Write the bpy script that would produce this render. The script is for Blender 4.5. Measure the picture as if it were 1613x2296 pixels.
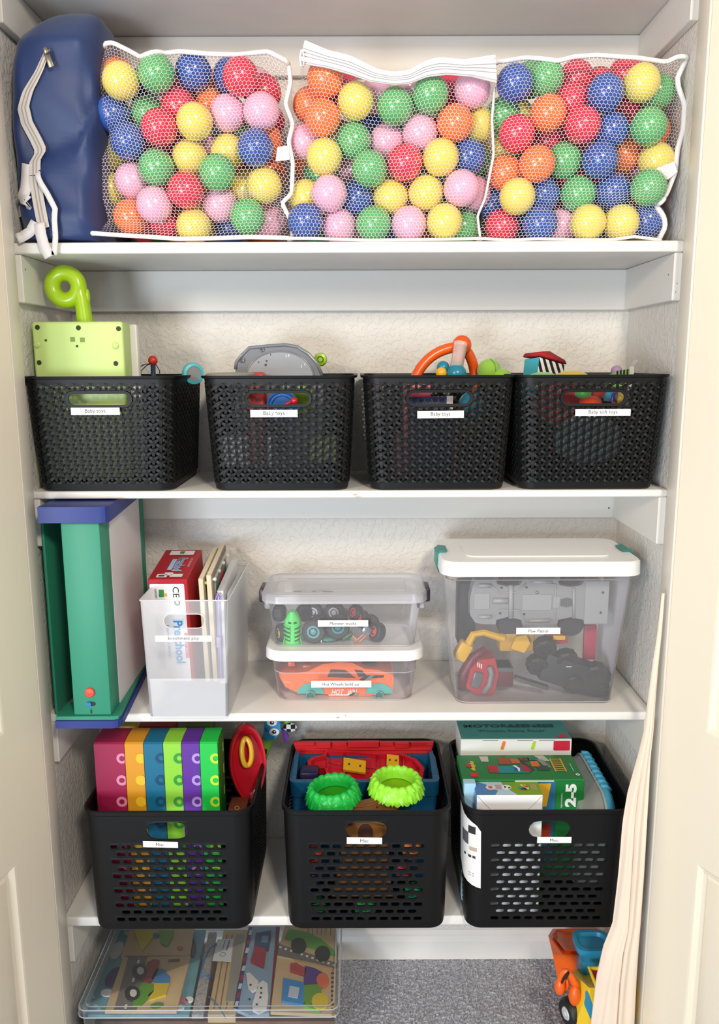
import bpy, bmesh, math, random
import numpy as np
from mathutils import Matrix, Vector
random.seed(7); np.random.seed(7)
for o in list(bpy.data.objects): bpy.data.objects.remove(o)
S = bpy.context.scene
COL = S.collection
CZ = 1.523            # camera height over the carpet; every z below is measured from the camera height
F = 1815.0; TH = math.radians(10.5); RO = math.radians(0.2)
YF, YB = 1.565, 1.865  # front edge of the shelves, back wall
XL, XR = -0.645, 0.605 # side walls

# ---------------------------------------------------------------- camera
cam = bpy.data.cameras.new('camera'); co = bpy.data.objects.new('camera', cam); COL.objects.link(co)
cam.sensor_fit = 'VERTICAL'; cam.sensor_height = 36.0; cam.lens = F / 2296 * 36.0
cam.clip_start = 0.02
co.matrix_world = Matrix.Translation((0, 0, CZ)) @ Matrix.Rotation(math.pi/2 - TH, 4, 'X') @ Matrix.Rotation(-RO, 4, 'Z')
S.camera = co
# ---------------------------------------------------------------- light and exposure
vs = S.view_settings; vs.view_transform = 'Standard'; vs.look = 'None'; vs.gamma = 1.0; vs.use_curve_mapping = False
vs.exposure = -0.15
w = bpy.data.worlds.new('room_light'); S.world = w; w.use_nodes = True
w.node_tree.nodes['Background'].inputs[0].default_value = (0.97, 0.975, 1.0, 1)
w.node_tree.nodes['Background'].inputs[1].default_value = 0.50
def area(name, loc, target, sx, sy, power, col):
    l = bpy.data.lights.new(name, 'AREA'); l.shape = 'RECTANGLE'; l.size = sx; l.size_y = sy; l.energy = power; l.color = col
    o = bpy.data.objects.new(name, l); COL.objects.link(o); o.location = loc
    o.rotation_euler = (Vector(target) - Vector(loc)).to_track_quat('-Z', 'Y').to_euler(); return o
area('ceiling_lamp', (0.55, -0.70, 2.50), (-0.2, 1.5, 1.3), 0.30, 0.30, 40, (1.0, 0.90, 0.74))
area('wall_lamp', (-1.75, -1.25, 2.30), (0.1, 1.7, 1.3), 0.40, 0.40, 42, (1.0, 0.86, 0.70))
area('bedroom_window', (-1.60, -2.30, 0.72), (0.1, 1.7, 0.60), 1.1, 1.1, 105, (0.78, 0.89, 1.0))

# ---------------------------------------------------------------- helpers
def ray(px, py):
    u = (px - 806.5) / F; v = (1148 - py) / F
    c, s = math.cos(RO), math.sin(RO)
    u, v = c*u + s*v, -s*u + c*v
    return (u, math.cos(TH) + v*math.sin(TH), -math.sin(TH) + v*math.cos(TH))
def at(px, py, Y):                     # a point of the place at depth Y
    r = ray(px, py); k = Y / r[1]; return Vector((r[0]*k, Y, r[2]*k))
def onz(px, py, z):                    # a point of the place on the level z
    r = ray(px, py); k = z / r[2]; return Vector((r[0]*k, r[1]*k, z))
def lin(h):
    h = h.lstrip('#'); c = [int(h[i:i+2], 16)/255 for i in (0, 2, 4)]
    return tuple((x/12.92 if x <= 0.04045 else ((x+0.055)/1.055)**2.4) for x in c) + (1.0,)
MATS = {}
def mat(name, hexc, rough=0.5, metal=0.0, bump=None, vary=None, coat=0.0, clear=0.0, spec=0.5, sheen=0.0, sub=0.0):
    if name in MATS: return MATS[name]
    m = bpy.data.materials.new(name); m.use_nodes = True; nt = m.node_tree; N = nt.nodes; L = nt.links
    p = N['Principled BSDF']; col = lin(hexc)
    p.inputs['Base Color'].default_value = col; p.inputs['Roughness'].default_value = rough; p.inputs['Metallic'].default_value = metal
    p.inputs['Specular IOR Level'].default_value = spec; p.inputs['Coat Weight'].default_value = coat
    p.inputs['Coat Roughness'].default_value = 0.08
    if sheen: p.inputs['Sheen Weight'].default_value = sheen
    if sub: p.inputs['Subsurface Weight'].default_value = sub; p.inputs['Subsurface Scale'].default_value = 0.02
    tc = N.new('ShaderNodeTexCoord')
    if vary:
        sc, amt = vary
        n = N.new('ShaderNodeTexNoise'); n.inputs['Scale'].default_value = sc; n.inputs['Detail'].default_value = 5
        L.new(tc.outputs['Object'], n.inputs['Vector'])
        r = N.new('ShaderNodeValToRGB'); r.color_ramp.elements[0].position = 0.3; r.color_ramp.elements[1].position = 0.7
        r.color_ramp.elements[0].color = tuple(c*(1-amt) for c in col[:3]) + (1,)
        r.color_ramp.elements[1].color = tuple(min(1, c*(1+amt)) for c in col[:3]) + (1,)
        L.new(n.outputs['Fac'], r.inputs['Fac']); L.new(r.outputs['Color'], p.inputs['Base Color'])
    if bump:
        sc, st, dist = bump
        n = N.new('ShaderNodeTexNoise'); n.inputs['Scale'].default_value = sc; n.inputs['Detail'].default_value = 4
        L.new(tc.outputs['Object'], n.inputs['Vector'])
        b = N.new('ShaderNodeBump'); b.inputs['Strength'].default_value = st; b.inputs['Distance'].default_value = dist
        L.new(n.outputs['Fac'], b.inputs['Height']); L.new(b.outputs['Normal'], p.inputs['Normal'])
    if clear:
        t = N.new('ShaderNodeBsdfTransparent'); mx = N.new('ShaderNodeMixShader'); fr = N.new('ShaderNodeFresnel'); fr.inputs['IOR'].default_value = 1.3
        t.inputs[0].default_value = tuple(0.85 + 0.15*c for c in col[:3]) + (1,)
        ad = N.new('ShaderNodeMath'); ad.operation = 'ADD'; ad.use_clamp = True; ad.inputs[1].default_value = 1 - clear
        L.new(fr.outputs[0], ad.inputs[0]); L.new(ad.outputs[0], mx.inputs[0]); L.new(t.outputs[0], mx.inputs[1]); L.new(p.outputs[0], mx.inputs[2])
        L.new(mx.outputs[0], N['Material Output'].inputs['Surface'])
    MATS[name] = m; return m
def rgb(hexc, rough=0.45, **k):        # plain plastic or print by its colour
    return mat('c_%s_%d' % (hexc.lstrip('#'), int(rough*100)), hexc, rough, **k)
E3 = Matrix.Identity(4)
def frame(o, ex, ey):                  # a 4x4 whose local x, y, z are ex, ey, ex x ey
    ex = Vector(ex).normalized(); ey = Vector(ey); n = ex.cross(ey).normalized(); ey = n.cross(ex)
    m = Matrix((ex, ey, n)).transposed().to_4x4(); m.translation = Vector(o); return m
class MB:
    def __init__(s): s.v = []; s.f = []
    def add(s, vs_, fs, M=None):
        k = len(s.v); s.v += [tuple(M @ Vector(p)) if M else tuple(p) for p in vs_]; s.f += [tuple(i+k for i in f) for f in fs]; return s
    def poly(s, pts, M=None): return s.add(pts, [tuple(range(len(pts)))], M)
    def box(s, x0, x1, y0, y1, z0, z1, M=None):
        return s.add([(x, y, z) for x in (x0, x1) for y in (y0, y1) for z in (z0, z1)],
            [(0,1,3,2), (4,6,7,5), (0,4,5,1), (2,3,7,6), (0,2,6,4), (1,5,7,3)], M)
    def rbox(s, x0, x1, y0, y1, z0, z1, r=0.004, M=None, seg=2):
        b = bmesh.new(); bmesh.ops.create_cube(b, size=1)
        for v in b.verts: v.co = ((x0+x1)/2 + v.co.x*(x1-x0), (y0+y1)/2 + v.co.y*(y1-y0), (z0+z1)/2 + v.co.z*(z1-z0))
        bmesh.ops.bevel(b, geom=b.edges[:], offset=r, segments=seg, affect='EDGES', profile=0.5)
        return s.bm(b, M)
    def bm(s, b, M=None):
        b.verts.index_update(); s.add([v.co[:] for v in b.verts], [[v.index for v in f.verts] for f in b.faces], M); b.free(); return s
    def sph(s, c, r, M=None, nu=20, nv=12):
        if not hasattr(r, '__len__'): r = (r, r, r)
        vs_ = [(c[0], c[1], c[2]+r[2])]; fs = []
        for j in range(1, nv):
            a = math.pi*j/nv
            for i in range(nu):
                t = 2*math.pi*i/nu; vs_.append((c[0]+r[0]*math.sin(a)*math.cos(t), c[1]+r[1]*math.sin(a)*math.sin(t), c[2]+r[2]*math.cos(a)))
        vs_.append((c[0], c[1], c[2]-r[2])); e = len(vs_)-1
        for i in range(nu):
            i2 = (i+1) % nu; fs.append((0, 1+i, 1+i2)); b_ = 1+(nv-2)*nu; fs.append((e, b_+i2, b_+i))
            for j in range(nv-2): p = 1+j*nu; fs.append((p+i, p+nu+i, p+nu+i2, p+i2))
        return s.add(vs_, fs, M)
    def loft(s, loops, cap0=True, cap1=True, closed=True, M=None):
        n = len(loops[0]); vs_ = [p for l in loops for p in l]; fs = []
        for j in range(len(loops)-1):
            for i in range(n if closed else n-1):
                i2 = (i+1) % n; fs.append((j*n+i, j*n+i2, (j+1)*n+i2, (j+1)*n+i))
        if cap0: fs.append(tuple(reversed(range(n))))
        if cap1: fs.append(tuple((len(loops)-1)*n+i for i in range(n)))
        return s.add(vs_, fs, M)
    def tube(s, pts, r, n=8, closed=False, caps=True, M=None, flat=1.0, up=None):
        pts = [Vector(p) for p in pts]; R = r if hasattr(r, '__len__') else [r]*len(pts); loops = []; prev = None
        for i, p in enumerate(pts):
            a = pts[(i-1) % len(pts)] if (closed or i) else p; b = pts[(i+1) % len(pts)] if (closed or i < len(pts)-1) else p
            t = (b - a).normalized()
            if prev is None:
                ref = Vector(up) if up else (Vector((0, 0, 1)) if abs(t.z) < 0.9 else Vector((1, 0, 0)))
                n1 = (ref - t*ref.dot(t)).normalized()
            else: n1 = (prev - t*prev.dot(t)).normalized()
            prev = n1; n2 = t.cross(n1)
            loops.append([p + n1*R[i]*math.cos(2*math.pi*k/n) + n2*R[i]*flat*math.sin(2*math.pi*k/n) for k in range(n)])
        if closed: loops.append(loops[0])
        return s.loft(loops, caps and not closed, caps and not closed, M=M)
    def lathe(s, prof, M=None, n=24, cap0=False, cap1=False):
        return s.loft([[(r*math.cos(2*math.pi*k/n), r*math.sin(2*math.pi*k/n), z) for k in range(n)] for r, z in prof], cap0, cap1, M=M)
    def prism(s, pts, z0, z1, M=None):
        return s.loft([[(p[0], p[1], z0) for p in pts], [(p[0], p[1], z1) for p in pts]], M=M)
    def ribbon(s, pts, wd, w, M=None):   # flat band along pts, width direction wd
        wd = Vector(wd).normalized(); ws = w if hasattr(w, '__len__') else [w]*len(pts)
        a = [Vector(p) - wd*ws[i]/2 for i, p in enumerate(pts)]; b = [Vector(p) + wd*ws[i]/2 for i, p in enumerate(pts)]; n = len(pts)
        return s.add(a+b, [(i, i+1, n+i+1, n+i) for i in range(n-1)], M)
BASE = {}
def finish(o, smooth):
    if smooth:
        me = o.data; me.polygons.foreach_set('use_smooth', [True]*len(me.polygons))
        if smooth is not True and hasattr(me, 'set_sharp_from_angle'): me.set_sharp_from_angle(angle=math.radians(smooth))
def obj(name, mb, m, parent=None, smooth=35, origin=None):
    A = np.array(mb.v, dtype=np.float64)
    if parent is not None: base = BASE[parent.name]
    elif origin is not None: base = Vector(origin)
    else: base = Vector(((A[:,0].min()+A[:,0].max())/2, (A[:,1].min()+A[:,1].max())/2, A[:,2].min()))
    me = bpy.data.meshes.new(name); me.from_pydata((A - np.array(base)).tolist(), [], mb.f); me.update()
    ms = m if isinstance(m, (list, tuple)) else [m]
    for q in ms: me.materials.append(q)
    o = bpy.data.objects.new(name, me); COL.objects.link(o)
    if parent is not None: o.parent = parent
    else: o.location = base + Vector((0, 0, CZ))
    BASE[o.name] = base; finish(o, smooth); return o
def tag(o, label, cat, group=None):
    o['label'] = label; o['category'] = cat
    if group: o['group'] = group
    return o
def thing(name, label, cat, base, group=None):
    o = bpy.data.objects.new(name, None); COL.objects.link(o); o.empty_display_size = 0.02
    o.location = Vector(base) + Vector((0, 0, CZ)); BASE[o.name] = Vector(base); return tag(o, label, cat, group)
def struct(name, mb, m, parent=None, smooth=35):
    o = obj(name, mb, m, parent, smooth)
    if parent is None: o['kind'] = 'structure'
    return o
def copy_thing(src, delta):            # a copy of a thing with copies of its parts
    def cp(o, par):
        c = o.copy(); COL.objects.link(c); BASE[c.name] = BASE[o.name].copy()
        if par is None: c.location = o.location + Vector(delta); BASE[c.name] += Vector(delta)
        else: c.parent = par; BASE[c.name] = BASE[par.name]
        for ch in list(o.children): cp(ch, c)
        return c
    return cp(src, None)
def lettering(txt, M, width, m, parent, height=None, bold=0.0, name='lettering', shear=0):
    cu = bpy.data.curves.new('t', 'FONT'); cu.body = txt; cu.align_x = 'CENTER'; cu.align_y = 'CENTER'; cu.offset = bold; cu.resolution_u = 3; cu.shear = shear
    o = bpy.data.objects.new('t', cu); COL.objects.link(o)
    me = bpy.data.meshes.new_from_object(o.evaluated_get(bpy.context.evaluated_depsgraph_get()))
    bpy.data.objects.remove(o); bpy.data.curves.remove(cu)
    A = np.array([v.co[:] for v in me.vertices]); mn, mx = A.min(0), A.max(0); c = (mn+mx)/2
    kx = width/(mx[0]-mn[0]); ky = kx if height is None else height/(mx[1]-mn[1])
    mb = MB(); mb.add([((p[0]-c[0])*kx, (p[1]-c[1])*ky, 0) for p in A], [tuple(f.vertices) for f in me.polygons], M)
    bpy.data.meshes.remove(me)
    return obj(name, mb, m, parent, False)
def ell(cx, cy, rx, ry, n=24, a0=0, a1=2*math.pi):
    full = abs(a1-a0-2*math.pi) < 1e-6
    return [(cx+rx*math.cos(a0+(a1-a0)*i/(n if full else n-1)), cy+ry*math.sin(a0+(a1-a0)*i/(n if full else n-1))) for i in range(n)]
def ringp(mb, cx, cy, r0, r1, z, M, n=24, xmax=None, a0=0.0, a1=2*math.pi):  # flat ring, clipped at xmax
    vs_ = []; fs = []
    for i in range(n+1):
        a = a0+(a1-a0)*i/n
        for r in (r0, r1):
            x = cx+r*math.cos(a); vs_.append((min(x, xmax) if xmax is not None else x, cy+r*math.sin(a), z))
    for i in range(n): fs.append((2*i, 2*i+1, 2*i+3, 2*i+2))
    return mb.add(vs_, fs, M)
def disc(mb, cx, cy, rx, ry, z, M, n=24): return mb.poly([(p[0], p[1], z) for p in ell(cx, cy, rx, ry, n)], M)
def rrect(w, d, r, n=5, cx=0, cy=0):
    P = []
    for qx, qy, a in ((1, -1, -90), (1, 1, 0), (-1, 1, 90), (-1, -1, 180)):
        for i in range(n+1):
            t = math.radians(a + 90*i/n); P.append((cx+qx*(w/2-r)+r*math.cos(t), cy+qy*(d/2-r)+r*math.sin(t)))
    return P
def sticker(p0, p1, txt, Y, parent, z_up=(0, 0, 1), tw=0.5, n_off=0.0012, name='label_sticker', th=None, tilt=0.0):
    """paper tape: p0, p1 are the left-top and right-bottom points on the photo, Y the depth of the wall it is stuck to"""
    a = at(p0[0], p0[1], Y); b = at(p1[0], p1[1], Y); c = (a+b)/2; w_ = b.x-a.x; h_ = a.z-b.z
    M = frame(c + Vector((0, -n_off, 0)), (math.cos(tilt), 0, math.sin(tilt)), (0, 0, 1))
    st = obj('label_sticker', MB().box(-w_/2, w_/2, -h_/2, h_/2, -0.0002, 0.0004, M), rgb('#f4f2f0', 0.5), parent, False)
    lettering(txt, M @ Matrix.Translation((0, 0, 0.0007)), w_*tw, rgb('#1c1c20', 0.6), st)
    return st
class Tub:                             # rounded-rectangle wall surface; u runs over 8 segments, v from bottom 0 to top 1
    def __init__(s, cx, cy, z0, z1, w0, w1, d0, d1, r): s.__dict__.update(cx=cx, cy=cy, z0=z0, z1=z1, w0=w0, w1=w1, d0=d0, d1=d1, r=r)
    def P(s, u, v, off=0.0):
        w_ = s.w0+(s.w1-s.w0)*v; d_ = s.d0+(s.d1-s.d0)*v; r = s.r; hw = w_/2-r; hd = d_/2-r
        k = int(math.floor(u)) % 8; f = u-math.floor(u)
        if k % 2 == 0:
            q = {0: ((-hw, -hd-r), (hw, -hd-r), (0, -1)), 2: ((hw+r, -hd), (hw+r, hd), (1, 0)), 4: ((hw, hd+r), (-hw, hd+r), (0, 1)), 6: ((-hw-r, hd), (-hw-r, -hd), (-1, 0))}[k]
            x = q[0][0]+(q[1][0]-q[0][0])*f; y = q[0][1]+(q[1][1]-q[0][1])*f; n = q[2]
        else:
            cx, cy, a = {1: (hw, -hd, -90), 3: (hw, hd, 0), 5: (-hw, hd, 90), 7: (-hw, -hd, 180)}[k]
            t = math.radians(a+90*f); n = (math.cos(t), math.sin(t)); x = cx+r*n[0]; y = cy+r*n[1]
        return Vector((s.cx+x+n[0]*off, s.cy+y+n[1]*off, s.z0+(s.z1-s.z0)*v))
    def loop(s, v, off=0.0, nc=5, dz=0.0):
        out = []
        for k in range(8):
            for i in range(1 if k % 2 == 0 else nc): out.append(s.P(k + (i/nc if k % 2 else 0), v, off) + Vector((0, 0, dz)))
        return out
    def segs(s):
        w_ = (s.w0+s.w1)/2-2*s.r; d_ = (s.d0+s.d1)/2-2*s.r; c = math.pi/2*s.r; return [w_, c, d_, c, w_, c, d_, c]
    def arc(s, q):                       # arc length (from the middle of the front) to u
        L_ = s.segs(); tot = sum(L_); q = (q + L_[0]/2) % tot
        for k in range(8):
            if q <= L_[k]: return k + q/L_[k]*0.999999
            q -= L_[k]
        return 7.999
def stadium_dir(dx, dy, h, b):
    if abs(dy) > 1e-9 and b*abs(dx)/abs(dy) <= h: return b/abs(dy)
    c = math.copysign(h, dx); A = dx*dx+dy*dy; B = -2*dx*c; C_ = c*c-b*b
    return (-B+math.sqrt(max(0, B*B-4*A*C_)))/(2*A)
def perf(mb, S_, x0, x1, z0, z1, hole, th):
    """one cell of wall: x, z in metres along the wall, S_(x, z, off) gives the point; hole = (cx, cz, half straight, radius)"""
    if hole is None:
        mb.add([S_(x0, z0, 0), S_(x1, z0, 0), S_(x1, z1, 0), S_(x0, z1, 0)], [(0, 1, 2, 3)]); return
    cx, cz, h, b = hole; O = []
    n = 4
    for (ax, az), (bx, bz) in (((x0, z0), (x1, z0)), ((x1, z0), (x1, z1)), ((x1, z1), (x0, z1)), ((x0, z1), (x0, z0))):
        for i in range(n): O.append((ax+(bx-ax)*i/n, az+(bz-az)*i/n))
    I = []
    for x, z in O:
        dx, dz = x-cx, z-cz; t = stadium_dir(dx, dz, h, b); I.append((cx+dx*t, cz+dz*t))
    m = len(O); V = [S_(x, z, 0) for x, z in O]+[S_(x, z, 0.0004) for x, z in I]+[S_(x, z, -th) for x, z in I]
    Fs = []
    for i in range(m):
        j = (i+1) % m; Fs += [(i, j, m+j, m+i), (m+i, m+j, 2*m+j, 2*m+i)]
    mb.add(V, Fs)
# ---------------------------------------------------------------- structure
paint = mat('shelf_paint', '#e9e6e1', 0.38, bump=(60, 0.06, 0.002), vary=(9, 0.03))
cleatp = mat('cleat_paint', '#e2dfd9', 0.42, bump=(45, 0.06, 0.002))
doorp = mat('door_paint', '#ece2ce', 0.42, bump=(120, 0.05, 0.001))
jambp = mat('jamb_paint', '#ddd5c8', 0.35, bump=(70, 0.05, 0.001))
def wall_material():
    m = mat('textured_wall_paint', '#dedad4', 0.55); nt = m.node_tree; N = nt.nodes; L = nt.links; p = N['Principled BSDF']
    tc = N.new('ShaderNodeTexCoord'); n = N.new('ShaderNodeTexNoise'); n.inputs['Scale'].default_value = 75; n.inputs['Detail'].default_value = 3; n.inputs['Distortion'].default_value = 0.6
    r = N.new('ShaderNodeValToRGB'); r.color_ramp.elements[0].position = 0.44; r.color_ramp.elements[1].position = 0.56
    n2 = N.new('ShaderNodeTexNoise'); n2.inputs['Scale'].default_value = 260
    ad = N.new('ShaderNodeMath'); ad.operation = 'MULTIPLY_ADD'; ad.inputs[1].default_value = 0.25
    b = N.new('ShaderNodeBump'); b.inputs['Strength'].default_value = 0.42; b.inputs['Distance'].default_value = 0.0022
    L.new(tc.outputs['Object'], n.inputs['Vector']); L.new(tc.outputs['Object'], n2.inputs['Vector'])
    L.new(n.outputs['Fac'], r.inputs['Fac']); L.new(n2.outputs['Fac'], ad.inputs[0]); L.new(r.outputs['Color'], ad.inputs[2])
    L.new(ad.outputs[0], b.inputs['Height']); L.new(b.outputs['Normal'], p.inputs['Normal']); return m
wallm = wall_material()
TOP = 0.98
struct('wall_back', MB().box(XL-0.1, XR+0.1, YB, YB+0.1, -CZ-0.05, TOP), wallm)
struct('wall_left', MB().box(XL-0.1, XL, 1.54, YB, -CZ-0.05, TOP), wallm)
struct('wall_right', MB().box(XR, XR+0.1, 1.54, YB, -CZ-0.05, TOP), wallm)
struct('wall_front_left', MB().box(-2.6, -0.7270, 1.50, 1.60, -CZ-0.05, TOP), wallm); struct('wall_front_right', MB().box(0.6920, 2.6, 1.50, 1.60, -CZ-0.05, TOP), wallm)
struct('ceiling', MB().box(XL-0.1, XR+0.1, 1.45, YB+0.1, TOP, TOP+0.05), cleatp)
# carpet: a tufted surface
def carpet():
    m = mat('carpet_pile', '#8d8883', 0.95, sheen=0.3); nt = m.node_tree; N = nt.nodes; L = nt.links; p = N['Principled BSDF']
    tc = N.new('ShaderNodeTexCoord'); n = N.new('ShaderNodeTexNoise'); n.inputs['Scale'].default_value = 330; n.inputs['Detail'].default_value = 2
    r = N.new('ShaderNodeValToRGB'); r.color_ramp.elements[0].position = 0.34; r.color_ramp.elements[1].position = 0.66
    r.color_ramp.elements[0].color = lin('#73747c'); r.color_ramp.elements[1].color = lin('#c2c5d0')
    L.new(tc.outputs['Object'], n.inputs['Vector']); L.new(n.outputs['Fac'], r.inputs['Fac']); L.new(r.outputs['Color'], p.inputs['Base Color'])
    nx, ny = 330, 190; X = np.linspace(-0.72, 0.72, nx); Yv = np.linspace(1.12, YB, ny); mb = MB()
    H = np.random.rand(ny, nx)*0.006
    mb.v = [(X[i], Yv[j], -CZ+H[j, i]-0.004) for j in range(ny) for i in range(nx)]
    mb.f = [(j*nx+i, j*nx+i+1, (j+1)*nx+i+1, (j+1)*nx+i) for j in range(ny-1) for i in range(nx-1)]
    mb.add([(-2.6, -3.2, -CZ), (2.6, -3.2, -CZ), (2.6, 1.12, -CZ), (-2.6, 1.12, -CZ)], [(0, 1, 2, 3)])
    for s in (-1, 1): mb.add([(s*0.72, 1.12, -CZ), (s*2.6, 1.12, -CZ), (s*2.6, 1.50, -CZ), (s*0.72, 1.50, -CZ)], [(0, 1, 2, 3) if s > 0 else (3, 2, 1, 0)])
    struct('floor', mb, m, smooth=30)
carpet()
# skirting board along the back and the right
def skirting(name, M, L_):
    prof = [(0, 0), (0.014, 0), (0.014, 0.052), (0.011, 0.060), (0.009, 0.064), (0.009, 0.070), (0.004, 0.078), (0, 0.080)]
    struct(name, MB().loft([[(0, -p[0], p[1]) for p in prof], [(L_, -p[0], p[1]) for p in prof]], M=M), paint, smooth=20)
skirting('baseboard_back', Matrix.Translation((XL, YB, -CZ)), XR-XL)
skirting('baseboard_right', Matrix.Translation((XR, YB-0.014, -CZ)) @ Matrix.Rotation(-math.pi/2, 4, 'Z'), 0.30)
# shelves and the cleats that carry them
SH = [(0.6900, 0.6716, 0.0778), (0.2197, 0.1991, 0.0875), (-0.2474, -0.2625, 0.0955), (-0.7117, -0.7303, 0.0900), (-1.1815, -1.2043, 0.0900)]
SHL = ['white painted shelf at the very top of the closet, seen from below', 'white painted shelf carrying the navy bag and the three bags of balls',
       'white painted shelf carrying the four black woven baskets', 'white painted shelf carrying the clear plastic boxes and the teal toy', 'white painted shelf carrying the three black slotted bins']
tr = 0; shelves = []; trims = {}
for (zt, zb, ch), lab in zip(SH, SHL):
    b = MB().rbox(XL+0.0005, XR-0.0005, YF, YB-0.0005, zb, zt, 0.004, seg=3)
    sho = tag(obj('shelf', b, paint), lab, 'shelf', 'closet shelves'); shelves.append(sho)
    for bx in ((XL+0.001, XR-0.001, YB-0.018, YB-0.0002, zb-ch, zb-0.0004), (XR-0.016, XR-0.0002, YF+0.004, YB-0.0185, zb-ch, zb-0.0004), (XL+0.0002, XL+0.016, YF+0.004, YB-0.0185, zb-ch, zb-0.0004)):
        tr += 1; trims[tr] = struct('trim_%d' % tr, MB().rbox(*bx, 0.0015, seg=1), cleatp)
# scuffs and nail holes
scf = rgb('#b9b4ac', 0.6); nh = rgb('#4a3a30', 0.7)
def scuff(par, px, py, w_, h_, m):
    p = at(px, py, YF-0.0004); mb = MB(); mb.poly([(p.x+w_/2*math.cos(a)*(1+0.3*math.sin(3*a)), p.y, p.z+h_/2*math.sin(a)) for a in [2*math.pi*i/10 for i in range(10)]]); obj('scuff_mark', mb, m, par, False)
scuff(shelves[2], 797, 1109, 0.010, 0.004, scf); scuff(shelves[2], 803, 1114, 0.012, 0.002, scf); scuff(shelves[3], 758, 1609, 0.007, 0.004, scf); scuff(shelves[3], 775, 1604, 0.004, 0.003, scf)
def nailhole(par, px, py, X, r):
    q = ray(px, py); k = X/q[0]; p = Vector((X, q[1]*k, q[2]*k)); mb = MB(); mb.poly([(X, p.y+r*math.cos(a), p.z+r*math.sin(a)) for a in [2*math.pi*i/10 for i in range(10)]]); obj('nail_hole', mb, nh, par, False)
for px, py in ((1499, 616), (1519, 636), (1516, 655)): nailhole(trims[5], px, py, XR-0.0164, 0.0016)
nailhole(trims[8], 1374, 1141, XR-0.0164, 0.0025); nailhole(trims[6], 57, 604, XL+0.0164, 0.0018)
p = at(1366, 1139, YB-0.0184); mb = MB(); mb.poly([(p.x+0.002*math.cos(a), p.y, p.z+0.002*math.sin(a)) for a in [2*math.pi*i/10 for i in range(10)]]); obj('nail_hole', mb, nh, trims[7], False)
# door jambs
JB, JF = 1.54, 1.20
def jamb(name, s, xi):
    mb = MB(); mb.rbox(min(s*xi, s*(xi+0.10)), max(s*xi, s*(xi+0.10)), 1.4905, JB, -CZ-0.002, TOP, 0.003, seg=2)
    struct(name, mb, jambp)
jamb('trim_20', 1, 0.5915); jamb('trim_21', -1, 0.6265)
# folded-back doors with moulded panels
def door(name, s, xe, ang):
    hinge = Vector((s*xe, 1.488, -CZ+0.012)); a = math.radians(ang)
    # local x runs from the jamb toward the camera, local y up, local z into the opening
    ex = Vector((s*math.sin(a), -math.cos(a), 0)); ey = Vector((0, 0, 1)); M = frame(hinge, ex, ey)
    nrm = M.to_3x3() @ Vector((0, 0, 1)); sg = 1 if nrm.x*s < 0 else -1
    root = thing(name, 'x', 'door', hinge); del root['label'], root['category']; root['kind'] = 'structure'
    W_, H_ = 0.36, 2.47
    zr0 = at(1600 if s > 0 else 25, 1938, 1.39).z + CZ - 0.012; zr1 = at(1600 if s > 0 else 8, 1658, 1.37).z + CZ - 0.012
    th = 0.034; st = 0.10; d = 0.008
    b = MB(); zf = 0.0
    def slab(x0, x1, y0, y1, z0=-th, z1=0.0): b.box(x0, x1, y0, y1, min(sg*z0, sg*z1), max(sg*z0, sg*z1), M)
    slab(0, st, 0, H_); slab(W_-st+0.03, W_, 0, H_); slab(st, W_-st+0.03, 0, 0.19); slab(st, W_-st+0.03, zr0, zr1); slab(st, W_-st+0.03, H_-0.12, H_)
    obj('stile_frame', b, doorp, root, False)
    for y0, y1 in ((0.19, zr0), (zr1, H_-0.12)):
        x0, x1 = st, W_-st+0.03
        def rc(i, z): return [(x0+i, y0+i, sg*z), (x1-i, y0+i, sg*z), (x1-i, y1-i, sg*z), (x0+i, y1-i, sg*z)]
        pm = MB().loft([rc(0, 0.0), rc(0.004, -0.001), rc(0.012, -0.009), rc(0.020, -0.010), rc(0.026, -0.006), rc(0.05, -0.002)], False, True, M=M)
        obj('door_panel', pm, doorp, root, 30)
door('door_1', -1, 0.6285, 16); door('door_2', 1, 0.5955, 27)
# ---------------------------------------------------------------- top shelf: navy bag, three mesh bags of balls
Z1 = 0.2197
BC = {'Y': ('yellow', '#efd95e'), 'G': ('green', '#5cb269'), 'B': ('blue', '#3557a6'), 'R': ('red', '#dd3550'), 'P': ('pink', '#f0b2cf'), 'O': ('orange', '#f47a3c')}
BM = {k: mat('ball_'+v[0], v[1], 0.22, coat=0.25, sub=0.08) for k, v in BC.items()}
ball_mesh = None
RB = 0.0335
LEFT = [(0,0,2.016), 'Y560,372f G710,348f B868,312m B1028,330m P1155,290m R1100,400f R1228,395m O955,430m P1027,492f P1215,528f R815,465m G672,492m B525,520m B590,628f R718,585f Y884,562f Y1018,658f Y848,692f B1170,670f O1275,650b G1105,590b G712,762f P598,818m Y497,695b Y495,855b G985,790f Y1120,825m Y1238,820m R850,880f P705,925f P990,925m O597,980m R745,1005b Y872,1012f B1035,1020b G1120,980f P1240,1005b R790,385b B620,305b O552,300b O965,285b O1275,760b R700,670b B480,400b P905,640b R1300,500b R640,1010b P720,240b']
MID = [(640,60,3.102), 'O285,390f O175,530f O270,645f Y465,540f P625,480m G775,570f G1000,495f R1100,420b P1285,460f O1180,665f Y1340,690m G475,785f P700,790m P930,730f Y285,890f P140,785m G585,1000f P450,990b R845,960f Y1080,930f B1265,900m G1390,930b P290,1160f B495,1195m Y745,1180f Y975,1160f P1195,1130f P1310,1150m Y100,1160m B150,1350f P368,1375f G625,1380f P870,1385f Y1090,1350f G1235,1390m P480,260b Y800,320b P930,300b B600,700b G230,1020b Y1160,540b O110,940b R1080,740b P490,1390b R900,1170b G1080,1210b R400,330b']
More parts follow.
